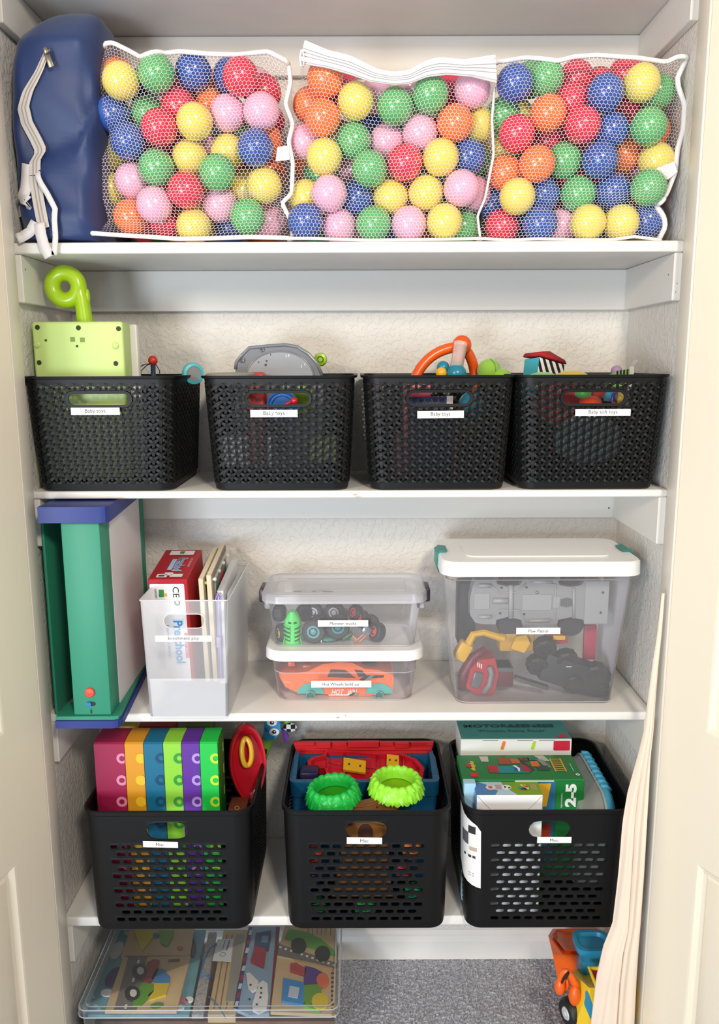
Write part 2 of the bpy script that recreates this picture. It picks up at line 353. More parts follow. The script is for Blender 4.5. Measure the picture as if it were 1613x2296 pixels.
RIGHT = [(1050,60,2.865), 'B297,385f G500,340f R675,300b R880,290b R1000,290b B865,440f Y1095,385f G1270,420m O1300,640m O500,560f R690,450m R715,645f B945,650f G240,570m R345,715f R545,730m Y225,780b G1145,680f Y1240,820f O240,950m O415,900f G610,865f B825,865f O1000,850b P1080,880b G1140,1035f R1270,1050b B190,1120m Y345,1110f B520,1070f G720,1080f B930,1050f R245,1290f B440,1275f P600,1270m Y765,1285f Y965,1255f B1140,1240m Y1255,1290b O1375,430b G400,300b R1030,560b R640,960b B640,330b Y330,560b']
def ball_layout(spec, xlo, xhi, ztop=0.532):
    (ox, oy, sc), txt = spec; P = []; K = []; lay = []
    for t in txt.split():
        k = t[0]; l = t[-1]; x, y = t[1:-1].split(','); Y = YF + {'f': 0.045, 'm': 0.075, 'b': 0.115}[l]
        q = at(ox+float(x)/sc, oy+float(y)/sc, Y); P.append(q[:]); K.append(k); lay.append(l)
    P = np.array(P); P0 = P.copy(); n = len(P); D = 2*RB
    wts = np.array([0.42, 1.0, 0.42])
    def clampit(P):
        P[:, 0] = np.clip(P[:, 0], xlo+RB, xhi-RB); P[:, 1] = np.clip(P[:, 1], YF+0.030, YB-RB-0.02); P[:, 2] = np.clip(P[:, 2], Z1+RB+0.003, ztop)
    for it in range(500):
        if it < 400: P += (P0-P)*np.array([0.03, 0.008, 0.03])
        d = P[:, None]-P[None]; r = np.sqrt((d**2).sum(2))+1e-9; np.fill_diagonal(r, 9)
        ov = np.clip(D-r, 0, None)
        step = (d/r[..., None]*ov[..., None]*0.28); P += step.sum(1)*wts; clampit(P)
    # hidden rows behind
    tries = 0; extra = 0
    while tries < 2500 and extra < 26:
        tries += 1
        q = np.array([random.uniform(xlo+RB+0.02, xhi-RB-0.02), random.uniform(YF+0.10, YB-RB-0.03), random.uniform(Z1+RB+0.003, 0.495)])
        if np.min(np.sqrt(((P-q)**2).sum(1))) > D*0.985: P = np.vstack([P, q]); K.append(random.choice('YGBRPO')); lay.append('x'); extra += 1
    return P, K
def where(t, names):
    return names[min(len(names)-1, max(0, int(t*len(names))))]
def put_balls(P, K, bag, xlo, xhi):
    global ball_mesh
    zmax = P[:, 2].max()+1e-6; zmin = P[:, 2].min()
    seen = {}; ent = []
    for p, k in zip(P, K):
        col = BC[k][0]; v = where((zmax-p[2])/(zmax-zmin), ['top row', 'upper row', 'middle row', 'lower row', 'bottom row']); h = where((p[0]-xlo)/(xhi-xlo), ['far left', 'left', 'centre', 'right', 'far right'])
        dpt = 'in the front layer' if p[1] < YF+0.075 else ('in the second layer' if p[1] < YF+0.125 else 'at the back')
        ent.append((p, k, '%s ball, %s %s, %s of the %s mesh bag' % (col, v, h, dpt, bag)))
    same = {}
    for i, e_ in enumerate(ent): same.setdefault(e_[2], []).append(i)
    for lab, ids in same.items():
        if len(ids) == 2:
            d = np.abs(ent[ids[0]][0]-ent[ids[1]][0]); ax, w0, w1 = (0, 'left', 'right') if d[0] >= d[2] else (2, 'lower', 'upper')
            for n_, i in enumerate(sorted(ids, key=lambda q: ent[q][0][ax])): ent[i] = (ent[i][0], ent[i][1], lab+', %s one' % (w0, w1)[n_])
    for p, k, lab in ent:
        if ball_mesh is None:
            o = obj('play_ball', MB().sph((0, 0, 0), RB, nu=32, nv=20), BM[k], None, True, origin=(0, 0, 0)); ball_mesh = o.data
            o.name = 'play_ball'
        else:
            o = bpy.data.objects.new('play_ball', ball_mesh); COL.objects.link(o)
        o.location = (p[0], p[1], p[2]+CZ); o.rotation_euler = (random.uniform(0, 3), random.uniform(0, 3), 0)
        o.material_slots[0].link = 'OBJECT'; o.material_slots[0].material = BM[k]
        tag(o, lab, 'ball', 'play balls in the %s mesh bag' % bag)
def resamp(pts, n):
    pts = np.array([tuple(p) for p in pts]); d = np.r_[0, np.cumsum(np.sqrt(((pts[1:]-pts[:-1])**2).sum(1)))]; t = np.linspace(0, d[-1], n)
    return np.stack([np.interp(t, d, pts[:, i]) for i in range(pts.shape[1])], 1)
def hexnet(mb, G, pitch, wid):
    """thin threads in a honeycomb over the surface grid G[j, i] (3-d points)"""
    nj, ni = G.shape[:2]
    lu = np.sqrt(((G[nj//2, 1:, ::2]-G[nj//2, :-1, ::2])**2).sum(1)).sum(); lv = np.sqrt(((G[1:, ni//2]-G[:-1, ni//2])**2).sum(1)).sum()
    def ev(u, v):
        x = np.clip(u/lu, 0, 1)*(ni-1.0001); y = np.clip(v/lv, 0, 1)*(nj-1.0001); i = x.astype(int); j = y.astype(int); a = (x-i)[:, None]; b = (y-j)[:, None]
        return (G[j, i]*(1-a)+G[j, i+1]*a)*(1-b)+(G[j+1, i]*(1-a)+G[j+1, i+1]*a)*b
    s = pitch/math.sqrt(3); rows = int(lv/(1.5*s))+2; cols = int(lu/pitch)+2
    A = []; B = []
    for r in range(rows):
        for c in range(cols):
            x = c*pitch+(pitch/2 if r % 2 else 0); y = r*1.5*s
            pt_ = [(x, y+s), (x+pitch/2, y+s/2), (x+pitch/2, y-s/2), (x, y-s)]
            for q in range(3): A.append(pt_[q]); B.append(pt_[q+1])
    A = np.array(A); B = np.array(B); ok = (A[:, 0] < lu) & (B[:, 0] < lu) & (A[:, 1] < lv) & (B[:, 1] < lv) & (A[:, 1] > 0) & (B[:, 1] > 0)
    A, B = A[ok], B[ok]; pa = ev(A[:, 0], A[:, 1]); pb = ev(B[:, 0], B[:, 1])
    mid = (A+B)/2; e = 0.002
    nu_ = ev(mid[:, 0]+e, mid[:, 1])-ev(mid[:, 0]-e, mid[:, 1]); nv_ = ev(mid[:, 0], mid[:, 1]+e)-ev(mid[:, 0], mid[:, 1]-e)
    nn = np.cross(nu_, nv_); nn /= np.linalg.norm(nn, axis=1)[:, None]+1e-12
    d = pb-pa; wd = np.cross(d, nn); wd /= np.linalg.norm(wd, axis=1)[:, None]+1e-12; wd *= wid/2
    k = len(mb.v); V = np.stack([pa-wd, pa+wd, pb+wd, pb-wd], 1).reshape(-1, 3)
    mb.v += [tuple(p) for p in V]; mb.f += [(k+4*i, k+4*i+1, k+4*i+2, k+4*i+3) for i in range(len(pa))]
netm = mat('white_net_thread', '#ded6da', 0.7)
pipem = mat('white_binding', '#f2edee', 0.75, bump=(160, 0.2, 0.001))
def mesh_bag(label, spec, xlo, xhi, bagname, top, right, bottom, left, edgeY=1.585):
    """top/right/bottom/left: outline points on the photo, each list left-to-right or top-to-bottom"""
    P, K = ball_layout(spec, xlo, xhi, 0.508 if bagname == 'middle' else 0.532); put_balls(P, K, bagname, xlo, xhi)
    n = 90
    def bnd(pts, Y): return resamp([at(x, y, Y) for x, y in pts], n)
    T, R_, Bt, L_ = bnd(top, edgeY), bnd(right, edgeY), bnd(bottom, edgeY), bnd(left, edgeY)
    Bt[:, 2] = np.maximum(Bt[:, 2], Z1+0.003); R_[:, 2] = np.maximum(R_[:, 2], Z1+0.003); L_[:, 2] = np.maximum(L_[:, 2], Z1+0.003)
    u = np.linspace(0, 1, n)[None, :, None]; v = np.linspace(0, 1, n)[:, None, None]
    G = (1-v)*T[None]+v*Bt[None]+(1-u)*L_[:, None]+u*R_[:, None]-((1-u)*(1-v)*(T[0]+L_[0])/2+u*(1-v)*(T[-1]+R_[0])/2+(1-u)*v*(Bt[0]+L_[-1])/2+u*v*(Bt[-1]+R_[-1])/2)
    X, Z = G[..., 0], G[..., 2]; obs = np.full(X.shape, 9.0); rr = RB+0.0022
    for p in P:
        d2 = rr*rr-(X-p[0])**2-(Z-p[2])**2; obs = np.where(d2 > 0, np.minimum(obs, p[1]-np.sqrt(np.maximum(d2, 0))), obs)
    Yg = np.minimum(np.full(X.shape, edgeY+0.03), obs); edge = edgeY+0.022
    for it in range(160):
        q = np.pad(Yg, 1, mode='edge'); Yn = (q[2:, 1:-1]+q[:-2, 1:-1]+q[1:-1, 2:]+q[1:-1, :-2])/4
        Yn[0], Yn[-1], Yn[:, 0], Yn[:, -1] = edge-0.015, edge-0.030, edge, edge
        Yg = np.minimum(Yn, obs)
    G[..., 1] = Yg
    root = thing('mesh_bag', label, 'mesh bag', (float((xlo+xhi)/2), 1.7, Z1), 'white mesh bags of play balls')
    mb = MB(); hexnet(mb, G, 0.0070, 0.0006)
    def strip(E, dx, dz, back=1.83, m=24):   # the netting from an edge back to the rear of the bag
        E = E[::2]; S_ = np.linspace(0, 1, m)[:, None, None]; Q = E[None]*(1-S_)+(E+np.array([dx, 0, dz]))[None]*S_; Q[..., 1] = E[None, :, 1]*(1-S_[..., 0])+back*S_[..., 0]
        hexnet(mb, Q, 0.0070, 0.0006)
    strip(G[0], 0, 0.012); strip(G[:, -1], -0.012, 0)
    strip(G[:, 0], 0.012, 0)
    nt_ = obj('netting', mb, netm, root, False); nt_['kind'] = 'stuff'
    return root, G
def piping(root, P, r=0.0042, name='binding'):
    P = resamp(P, max(8, len(P)//2)); obj(name, MB().tube([tuple(p) for p in P], r, 7), pipem, root, True)
# left bag
r1, G1 = mesh_bag('white mesh bag of balls next to the navy bag, its edges bound in white', LEFT, -0.522, -0.145, 'left',
  [(228, 95), (250, 92), (290, 112), (325, 132), (360, 118), (400, 112), (470, 118), (530, 120), (600, 112), (645, 135)],
  [(645, 135), (650, 175), (638, 225), (655, 270), (645, 310), (655, 360), (652, 430), (630, 450), (655, 500), (652, 535)],
  [(205, 524), (260, 528), (330, 532), (400, 537), (470, 536), (560, 533), (652, 535)],
  [(228, 95), (218, 140), (215, 180), (228, 260), (240, 300), (220, 350), (222, 440), (235, 490), (205, 524)])
piping(r1, G1[0]); piping(r1, G1[:, -1]); piping(r1, G1[-1])
obj('care_tag', MB().add([tuple(at(x, y, 1.60)) for x, y in ((622, 330), (648, 326), (650, 358), (618, 362))] + [tuple(at(x, y, 1.603)) for x, y in ((622, 330), (648, 326), (650, 358), (618, 362))], [(0,1,2,3), (4,7,6,5), (0,4,5,1), (1,5,6,2), (2,6,7,3), (3,7,4,0)]), pipem, r1, False)
# middle bag with the wide zip along its top
zt = [(683, 96), (735, 118), (785, 130), (846, 160), (882, 167), (917, 163), (950, 144), (982, 134), (1043, 139), (1111, 128)]
zb_ = [(672, 143), (734, 153), (792, 170), (830, 184), (882, 191), (917, 189), (959, 173), (1004, 168), (1059, 173), (1114, 187)]
r2, G2 = mesh_bag('white mesh bag of balls in the middle, with a wide white zip across its top', MID, -0.134, 0.262, 'middle',
  zb_, [(1114, 187), (1108, 260), (1112, 340), (1100, 400), (1092, 440), (1075, 480), (1082, 536)],
  [(645, 536), (700, 536), (760, 538), (830, 540), (900, 539), (1000, 538), (1082, 536)],
  [(672, 143), (660, 230), (655, 330), (652, 400), (643, 440), (648, 500), (645, 536)])
piping(r2, G2[-1], 0.003); piping(r2, G2[:, -1], 0.0025)
A_ = resamp([at(x, y, 1.558) for x, y in zt], 40); B_ = resamp([at(x, y, 1.554) for x, y in zb_], 40)
def band(A_, B_, lo, hi, d):
    return [[tuple(A_[i]*(1-t)+B_[i]*t+np.array([0, -d_, 0])) for t, d_ in ((lo, d), (hi, d), (hi, d-0.003), (lo, d-0.003))] for i in range(len(A_))]
zp = obj('zip_tape', MB().loft(band(A_, B_, 0.0, 1.0, 0.002)), mat('zip_tape_cloth', '#cbc6c8', 0.8, bump=(300, 0.2, 0.001)), r2, 30)
for lo, hi in ((0.12, 0.27), (0.33, 0.44), (0.50, 0.61), (0.68, 0.90)): obj('zip_coil', MB().loft(band(A_, B_, lo, hi, 0.0048)), rgb('#eae6e8', 0.6), zp, 30)
obj('binding', MB().tube([tuple(p+np.array([0, -0.001, 0])) for p in A_], 0.0045, 7), pipem, r2, True)
pl = [at(x, y, 1.548) for x, y in ((676, 112), (673, 130), (675, 148), (681, 150), (682, 132), (679, 112))]
obj('zip_pull', MB().tube(pl, 0.0016, 6, closed=True), rgb('#f5f2f3', 0.35), r2, True)
# right bag
r3, G3 = mesh_bag('white mesh bag of balls at the right-hand side wall, bulging past the jamb', RIGHT, 0.232, 0.597, 'right',
  [(1113, 135), (1140, 133), (1180, 126), (1215, 128), (1250, 134), (1290, 124), (1340, 120), (1390, 124), (1430, 126), (1470, 132), (1498, 136), (1525, 123), (1550, 124)],
  [(1550, 124), (1530, 165), (1532, 185), (1546, 225), (1543, 280), (1530, 330), (1525, 380), (1505, 430), (1480, 458), (1500, 485), (1502, 505), (1484, 540)],
  [(1075, 536), (1140, 540), (1200, 537), (1260, 538), (1340, 543), (1420, 532), (1484, 540)],
  [(1113, 135), (1108, 250), (1110, 330), (1100, 390), (1092, 430), (1088, 480), (1075, 536)])
piping(r3, G3[0]); piping(r3, G3[:, -1], 0.005); piping(r3, G3[-1], 0.003)
obj('care_tag', MB().add([tuple(at(x, y, Y)) for Y in (1.592, 1.595) for x, y in ((1466, 380), (1512, 362), (1520, 385), (1500, 402), (1474, 402))], [(0,1,2,3,4), (9,8,7,6,5), (0,5,6,1), (1,6,7,2), (2,7,8,3), (3,8,9,4), (4,9,5,0)]), pipem, r3, False)
# navy bag standing at the left end
navy = mat('navy_nylon', '#1c3364', 0.5, bump=(420, 0.12, 0.001), sheen=0.15)
rows = [(30, 118, 182), (40, 85, 205), (62, 55, 216), (100, 22, 224), (160, 8, 226), (230, 5, 224), (300, 10, 226), (360, 15, 224), (420, 22, 226), (470, 26, 230), (510, 32, 234), (536, 38, 236)]
NZ, NA = 46, 40; zz = np.linspace(30, 536, NZ); xl = np.interp(zz, [r[0] for r in rows], [r[1] for r in rows]); xr = np.interp(zz, [r[0] for r in rows], [r[2] for r in rows])
loops = []
for j in range(NZ):
    a = at(xl[j], zz[j], 1.575); b = at(xr[j], zz[j], 1.60); z_ = max(at(xl[j], zz[j], 1.575+0.085*(1-j/(NZ-1))).z, Z1+0.001); t = j/(NZ-1); L_ = []
    a.x = max(a.x, XL+0.003); hw = (b.x-a.x)/2; cx = (a.x+b.x)/2
    dep = 0.125*min(1, (t*5+0.10)**0.5)
    for i in range(NA):
        an = 2*math.pi*i/NA; cs, sn = math.cos(an), math.sin(an)
        x = cx+hw*math.copysign(abs(cs)**0.36, cs); y = 1.700+dep*math.copysign(abs(sn)**0.5, sn)
        wr = 0.009*math.sin(8*t+4*cs)+0.004*math.sin(19*t-6*cs)+0.010*math.exp(-((t-0.70+0.28*cs)/0.05)**2)-0.010*math.exp(-((t-0.62+0.25*cs)/0.04)**2)+0.008*math.exp(-((t-0.9-0.1*cs)/0.04)**2)
        if sn < 0: y -= wr*min(1, 4*t)*abs(sn)
        L_.append((x, y, z_))
    loops.append(L_)
nb = thing('navy_bag', 'limp navy blue nylon bag with white zip and dangling white straps', 'bag', (-0.5, 1.7, Z1))
obj('bag_body', MB().loft(loops), navy, nb, True)
LA = np.array(loops)
def bagY(p):
    j = int(np.argmin(np.abs(LA[:, 0, 2]-p.z))); row = LA[j]; fr = row[row[:, 1] < 1.70]; return fr[np.argmin(np.abs(fr[:, 0]-p.x)), 1]
def hug(x, y, off):                     # the point on the bag's front seen at that place of the photo
    Y = 1.60
    for _ in range(4):
        p = at(x, y, Y); Y = min(bagY(p), 1.66)-off
    return at(x, y, Y)
def onbag(pts, off, n=24):
    R0 = resamp(pts, n); H_ = np.array([hug(x, y, off).y for x, y in R0]); H_ = np.convolve(np.pad(H_, 3, mode='edge'), np.ones(7)/7, 'valid')
    return [at(x, y, Yh) for (x, y), Yh in zip(R0, H_)]
zl = onbag([(106, 112), (88, 158), (62, 205), (52, 240), (60, 275), (80, 312), (92, 338), (78, 362), (78, 400), (86, 450), (98, 512)], 0.007, 40)
ztm = rgb('#cfc5bd', 0.6)
zo = obj('zip_tape', MB().ribbon(zl, (1, 0, 0.25), [0.010+0.012*min(1, i/8) for i in range(40)]), ztm, nb, True)
for d in (-0.003, 0.003): obj('zip_coil', MB().tube([p+Vector((d, -0.001, 0)) for p in zl], 0.0009, 6), rgb('#a89f98', 0.45), zo, True)
pm = MB(); q = hug(110, 134, 0.012)
pm.rbox(-0.005, 0.005, -0.013, 0.013, -0.0012, 0.0012, 0.001, frame(q, (0.95, 0, 0.3), (-0.25, 0, 1))); pm.rbox(-0.004, 0.004, -0.005, 0.005, 0.001, 0.006, 0.001, frame(q+Vector((-0.003, 0, 0.014)), (0.95, 0, 0.3), (-0.25, 0, 1)))
obj('zip_pull', pm, mat('zip_metal', '#8d867c', 0.3, 0.9), nb, True)
stm = mat('white_strap_webbing', '#e4dedd', 0.8, bump=(300, 0.15, 0.001))
for pts, wd in (([(62, 368), (60, 400), (58, 425), (50, 445), (66, 452), (52, 470), (34, 478)], 0.020), ([(84, 388), (88, 405), (104, 430), (124, 468), (122, 490), (125, 530), (122, 572)], 0.010),
                ([(88, 500), (92, 526), (99, 552), (112, 576)], 0.020), ([(38, 536), (52, 530), (68, 520), (80, 498)], 0.018)):
    R0 = resamp(pts, 16); H_ = np.array([hug(x, y, 0.011).y if y < 528 else 1.556 for x, y in R0]); H_ = np.minimum(np.convolve(np.pad(H_, 2, mode='edge'), np.ones(5)/5, 'valid'), np.where(R0[:, 1] < 520, 9, 1.558)); L2 = [at(x, y, Yh) for (x, y), Yh in zip(R0, H_)]
    a, b = [], []
    for i in range(16):
        tg2 = L2[min(15, i+1)]-L2[max(0, i-1)]; pr = Vector((tg2.z, 0, -tg2.x)).normalized()*wd/2
        if i and pr.dot(b[-1]-a[-1]) < 0: pr = -pr
        a.append(L2[i]-pr); b.append(L2[i]+pr)
    so_ = obj('strap', MB().add(a+b, [(i, i+1, 17+i, 16+i) for i in range(15)]), stm, nb, True)
    md = so_.modifiers.new('thickness', 'SOLIDIFY'); md.thickness = 0.0012
# ---------------------------------------------------------------- second shelf: four woven baskets and what stands in them
Z2 = -0.2474
blackw = mat('basket_plastic', '#0d0e0f', 0.48, bump=(500, 0.08, 0.0005), spec=0.32)
def woven_basket():
    t = Tub(0, 0, 0, 0.222, 0.264, 0.288, 0.262, 0.286, 0.030)
    root = thing('woven_basket', 'x', 'basket', (0, 0, 0), 'black woven-pattern baskets')
    # base tray
    obj('base', MB().loft([t.loop(0, -0.006), t.loop(0, -0.001, dz=0.003), t.loop(0.075, 0.0004), t.loop(0.075, -0.004), t.loop(0.02, -0.004)], True, True), blackw, root, 35)
    # rim
    obj('rim', MB().loft([t.loop(0.925, 0.0006), t.loop(0.975, 0.001), t.loop(0.98, 0.006), t.loop(1.0, 0.007), t.loop(1.0, -0.001), t.loop(0.925, -0.003), t.loop(0.925, 0.0006)], False, False), blackw, root, 35)
    # Y-shaped weave
    L_ = t.segs(); tot = sum(L_); nc = 74; p = tot/nc; a = p*2/math.sqrt(3); H = 0.222; mb = MB(); wb = 0.33*a
    hole = (0.0, 0.1785, 0.046, 0.0118)      # slot: half length of its straight part, radius
    def inslot(x, z, g=0.0045): return abs(z-hole[1]) < hole[3]+g and abs(x) < hole[2]+hole[3]+g
    zlo, zhi = 0.017, 0.207
    rows = int((zhi-zlo)/a)+2
    for i in range(nc):
        for j in range(-1, rows):
            s0 = i*p; z0 = zlo+0.004+(j+(0.5 if i % 2 else 0))*a
            for ang in (-90, 30, 150):
                dx, dz = math.cos(math.radians(ang)), math.sin(math.radians(ang)); lx, lz = -dz, dx; top = []; fs = []
                sx = ((s0+tot/2) % tot)-tot/2
                if inslot(sx, z0, -0.002) and inslot(sx+dx*a, z0+dz*a, -0.002): continue
                cin = 0
                for tt in (0.0, 0.3, 0.6, 0.9):
                    xc = sx+dx*a*tt; zc_ = z0+dz*a*tt; nx_ = max(-hole[2], min(hole[2], xc))
                    cin += math.hypot(xc-nx_, zc_-hole[1]) < hole[3]-0.0005
                if cin >= 2: continue
                if z0 > zhi+0.008 or (z0 < zlo-0.006 and dz < 0): continue
                for tt, off, ww in ((-0.16, 0.0014, 1.0), (0.22, 0.0014, 1.0), (0.55, 0.0009, 0.97), (0.90, -0.0012, 0.95)):
                    for sd in (-1, 1):
                        z = z0+dz*a*tt+lz*sd*wb/2*ww; q = s0+dx*a*tt+lx*sd*wb/2*ww
                        z = min(max(z, zlo-0.002), zhi+0.002)
                        xx = ((q+tot/2) % tot)-tot/2; nx_ = max(-hole[2], min(hole[2], xx)); ddx, ddz = xx-nx_, z-hole[1]; dd = math.hypot(ddx, ddz)
                        if dd < hole[3]+0.002:         # stop at the frame of the slot
                            kq = (hole[3]+0.002)/max(dd, 1e-6); q += nx_+ddx*kq-xx; z = hole[1]+ddz*kq
                        u = t.arc(q); top.append(t.P(u, z/H, off)); top.append(t.P(u, z/H, off-0.0022))
                for k in range(3):
                    b = k*4; fs += [(b, b+2, b+6, b+4), (b+1, b, b+4, b+5), (b+2, b+3, b+7, b+6)]
                mb.add(top, fs)
    wv = obj('weave_walls', mb, blackw, root, False); wv['kind'] = 'stuff'
    # frame round the hand slot, front wall
    fr = MB(); lp = []
    for g, off in ((-0.0012, -0.002), (-0.0012, 0.0028), (0.004, 0.0032), (0.0055, 0.0)):
        r = hole[3]+g; P_ = []
        for sgn, a0 in ((1, -90), (-1, 90)):
            for i in range(9):
                an = math.radians(a0+180*i/8); P_.append((sgn*hole[2]+r*math.cos(an), hole[1]+r*math.sin(an)))
        lp.append([t.P(t.arc(x), z/H, off) for x, z in P_])
    obj('hand_slot_frame', fr.loft(lp, False, False), blackw, root, 40)
    return root
bk = woven_basket()
spots = [(-0.4955, 'leftmost black woven basket, holding the light green box toy'), (-0.1540, 'black woven basket holding the grey half-round toy, second from the left'),
         (0.1530, 'black woven basket holding the orange tube toy, third from the left'), (0.4465, 'rightmost black woven basket, holding the soft fabric toys')]
BK = []
for i, (x, lab) in enumerate(spots):
    d = Vector((x, 1.696, Z2+0.0005))
    if i == 0:
        o = bk
        pend = d
    else: o = copy_thing(bk, d)
    o['label'] = lab; BK.append(o)
bk.location = bk.location+pend; BASE[bk.name] += pend
for o in bk.children: BASE[o.name] = BASE[bk.name]
YS = 1.5515
s1 = sticker((160, 914), (270, 930), 'Baby toys', YS, BK[0], tw=0.42, n_off=0.003)
s2 = sticker((562, 919), (668, 935), 'Baby toys', YS, BK[1], tw=0.45, n_off=0.003)
sc = MB()  # white patches paint the glare that hides part of the sticker's lettering
for x, y, w_, h_ in ((608, 926, 7, 6), (618, 930, 5, 8)): 
    q = at(x, y, YS-0.0042); sc.box(q.x-w_*0.0004, q.x+w_*0.0004, q.y-0.0002, q.y, q.z-h_*0.0004, q.z+h_*0.0004)
obj('glare_patch', sc, rgb('#f4f2f0', 0.5), s2, False)
sticker((936, 921), (1040, 937), 'Baby toys', YS, BK[2], tw=0.42, n_off=0.003, tilt=0.006)
sticker((1290, 917), (1413, 932), 'Baby soft toys', YS, BK[3], tw=0.52, n_off=0.003)

# --- in the first basket: box toy with a curled lime handle
B1 = BASE[BK[0].name]
def pxr(px, Y=1.6): return px/F*Y
lg = mat('pale_green_plastic', '#c4dc86', 0.42); lime = mat('lime_plastic', '#a4c812', 0.3, coat=0.2)
q0 = at(68, 721, 1.60); q1 = at(281, 836, 1.60)
gt = thing('musical_toy', 'light green box toy seen from its underside, lime curled handle on top', 'toy', (B1.x, 1.63, Z2+0.004))
zt_ = q0.z; zb2 = Z2+0.018; xg0 = max(q0.x, -0.632); xg1 = q1.x
body = obj('housing', MB().rbox(xg0, xg1, 1.600, 1.655, zb2, zt_, 0.006, seg=3), lg, gt, 40)
obj('top_panel', MB().rbox(xg0+0.004, xg1+0.012, 1.656, 1.675, zb2, zt_-0.003, 0.005, seg=2), rgb('#e6e4dc', 0.4), gt, 40)
dk = rgb('#2c3513', 0.7); FM = frame((0, 1.5996, 0), (1, 0, 0), (0, 0, 1))
for x, y, r in ((84, 734, 4), (176, 735, 4), (266, 737, 4), (88, 813, 4), (260, 815, 4), (103, 763, 2), (173, 776, 2)):
    p = at(x, y, 1.60); mb = MB(); disc(mb, p.x, p.z, pxr(r), pxr(r), 0.0, FM, 16); ringp(mb, p.x, p.z, pxr(r), pxr(r)*1.35, 0.0003, FM, 16); obj('screw_hole', mb, dk, body, False)
for x, y in ((163, 761), (185, 762)):
    p = at(x, y, 1.60); obj('vent_slot', MB().box(p.x-pxr(5), p.x+pxr(5), 1.5992, 1.5998, p.z-pxr(5), p.z+pxr(5)), rgb('#7d9142', 0.6), body, False)
for x, y in ((83, 773), (259, 775)):
    p = at(x, y, 1.60); obj('rubber_foot', MB().sph((p.x, 1.600, p.z), (pxr(8), 0.003, pxr(8)), nu=16, nv=8), rgb('#bcd57c', 0.35), body, True)
c = at(147, 643, 1.645); rc_ = pxr(28.5, 1.645); rt_ = pxr(17.5, 1.645)
hd = MB().tube([(c.x+rc_*math.cos(2*math.pi*i/40), 1.645, c.z+rc_*math.sin(2*math.pi*i/40)) for i in range(40)], rt_, 14, closed=True, up=(0, 1, 0))
hd.tube([at(169, 625, 1.645), at(177, 645, 1.645), at(183, 670, 1.645), at(187, 695, 1.645), at(191, 722, 1.645), at(193, 745, 1.645)], [pxr(14), pxr(16.5), pxr(17), pxr(17), pxr(18), pxr(18)], 14, up=(0, 1, 0))
hh = obj('curled_handle', hd, lime, gt, True)
p = at(197, 665, 1.645); obj('grip_button', MB().sph(p, (pxr(5), pxr(8), pxr(17)), nu=14, nv=10), lime, hh, True)
# clacker: red bead on a navy stick with black cords
ck = thing('clacker', 'red bead on a navy stick with black cords, poking out of the basket', 'toy', (at(343, 830, 1.70).x, 1.70, Z2+0.006))
c = at(343, 808, 1.70); obj('stick', MB().tube([c, c+Vector((-0.002, 0, -0.10))], 0.0052, 10), rgb('#22304f', 0.45), ck, True)
obj('bead', MB().sph(c, 0.0098), rgb('#c8331c', 0.35), ck, True)
for x, y in ((303, 829), (316, 832), (358, 831)):
    e = at(x, y, 1.70); obj('cord', MB().tube([c+Vector((0, 0, -0.006)), (c+e)/2+Vector((0, 0, 0.001)), e, e+Vector((0, 0, -0.02))], 0.0010, 5), rgb('#16161a', 0.6), ck, True)
# teal ring toy
tr_ = thing('ring_rattle', 'teal ring toy with a grey centre, right end of the leftmost basket', 'toy', (at(432, 840, 1.69).x, 1.69, Z2+0.006))
c = at(433, 838, 1.69); M = frame(c, (0.9, 0.42, 0), (0, 0, 1))
obj('ring', MB().lathe([(0.015, -0.009), (0.021, -0.008), (0.023, 0), (0.021, 0.008), (0.015, 0.009), (0.015, -0.009)], M, 28), rgb('#4bb6c0', 0.35), tr_, 50)
obj('hub', MB().lathe([(0.0, -0.007), (0.015, -0.007), (0.015, 0.007), (0.0, 0.007)], M, 24), rgb('#8a8c90', 0.35), tr_, 40)

# --- second basket
B2 = BASE[BK[1].name]
saw = thing('toy_saw', 'smoky grey half-round plastic toy standing up in the second basket', 'toy', (B2.x, 1.70, Z2+0.006))
gm = mat('smoky_grey_plastic', '#7d8086', 0.22, coat=0.4)
out = [(529, 850), (529, 828), (531, 812), (541, 799), (560, 780), (600, 776), (640, 773), (668, 778), (692, 793), (712, 815), (722, 840), (724, 850)]
Ys = 1.70; oc = [at(x, y, Ys) for x, y in out]; cen = at(628, 850, Ys)
OL = [(p.x, p.z) for p in oc] + [(oc[-1].x, Z2+0.02), (oc[0].x, Z2+0.02)]
FMs = frame((0, Ys, 0), (1, 0, 0), (0, 0, 1))
sb = obj('shell', MB().prism(OL, -0.012, 0.006, FMs), gm, saw, 30)
arc = [at(628+76*math.cos(math.radians(a)), 848-60*math.sin(math.radians(a)), Ys-0.007) for a in range(0, 181, 10)]
obj('ridge', MB().tube(arc, 0.0022, 8), gm, sb, True)
bl = MB(); bl.prism([(p.x, p.z) for p in arc], 0.0062, 0.0085, FMs); obj('blade_window', bl, mat('grey_gloss', '#a2a6ae', 0.12, coat=0.6), sb, 30)
rim = [p+Vector((0, -0.006, 0)) for p in oc[1:-1]]; obj('outer_rim', MB().tube(rim, 0.0035, 8), gm, sb, True)
for x, y, r in ((588, 784, 4.5), (543, 807, 6)):
    q = at(x, y, Ys-0.0085); M = frame(q, (1, 0, 0), (0, 0, 1)); mb = MB(); mb.lathe([(pxr(r)*0.5, -0.002), (pxr(r)*0.55, 0.0016), (pxr(r), 0.002), (pxr(r)*1.15, -0.002)], M, 18); obj('screw_boss', mb, rgb('#55585e', 0.25), sb, 50)
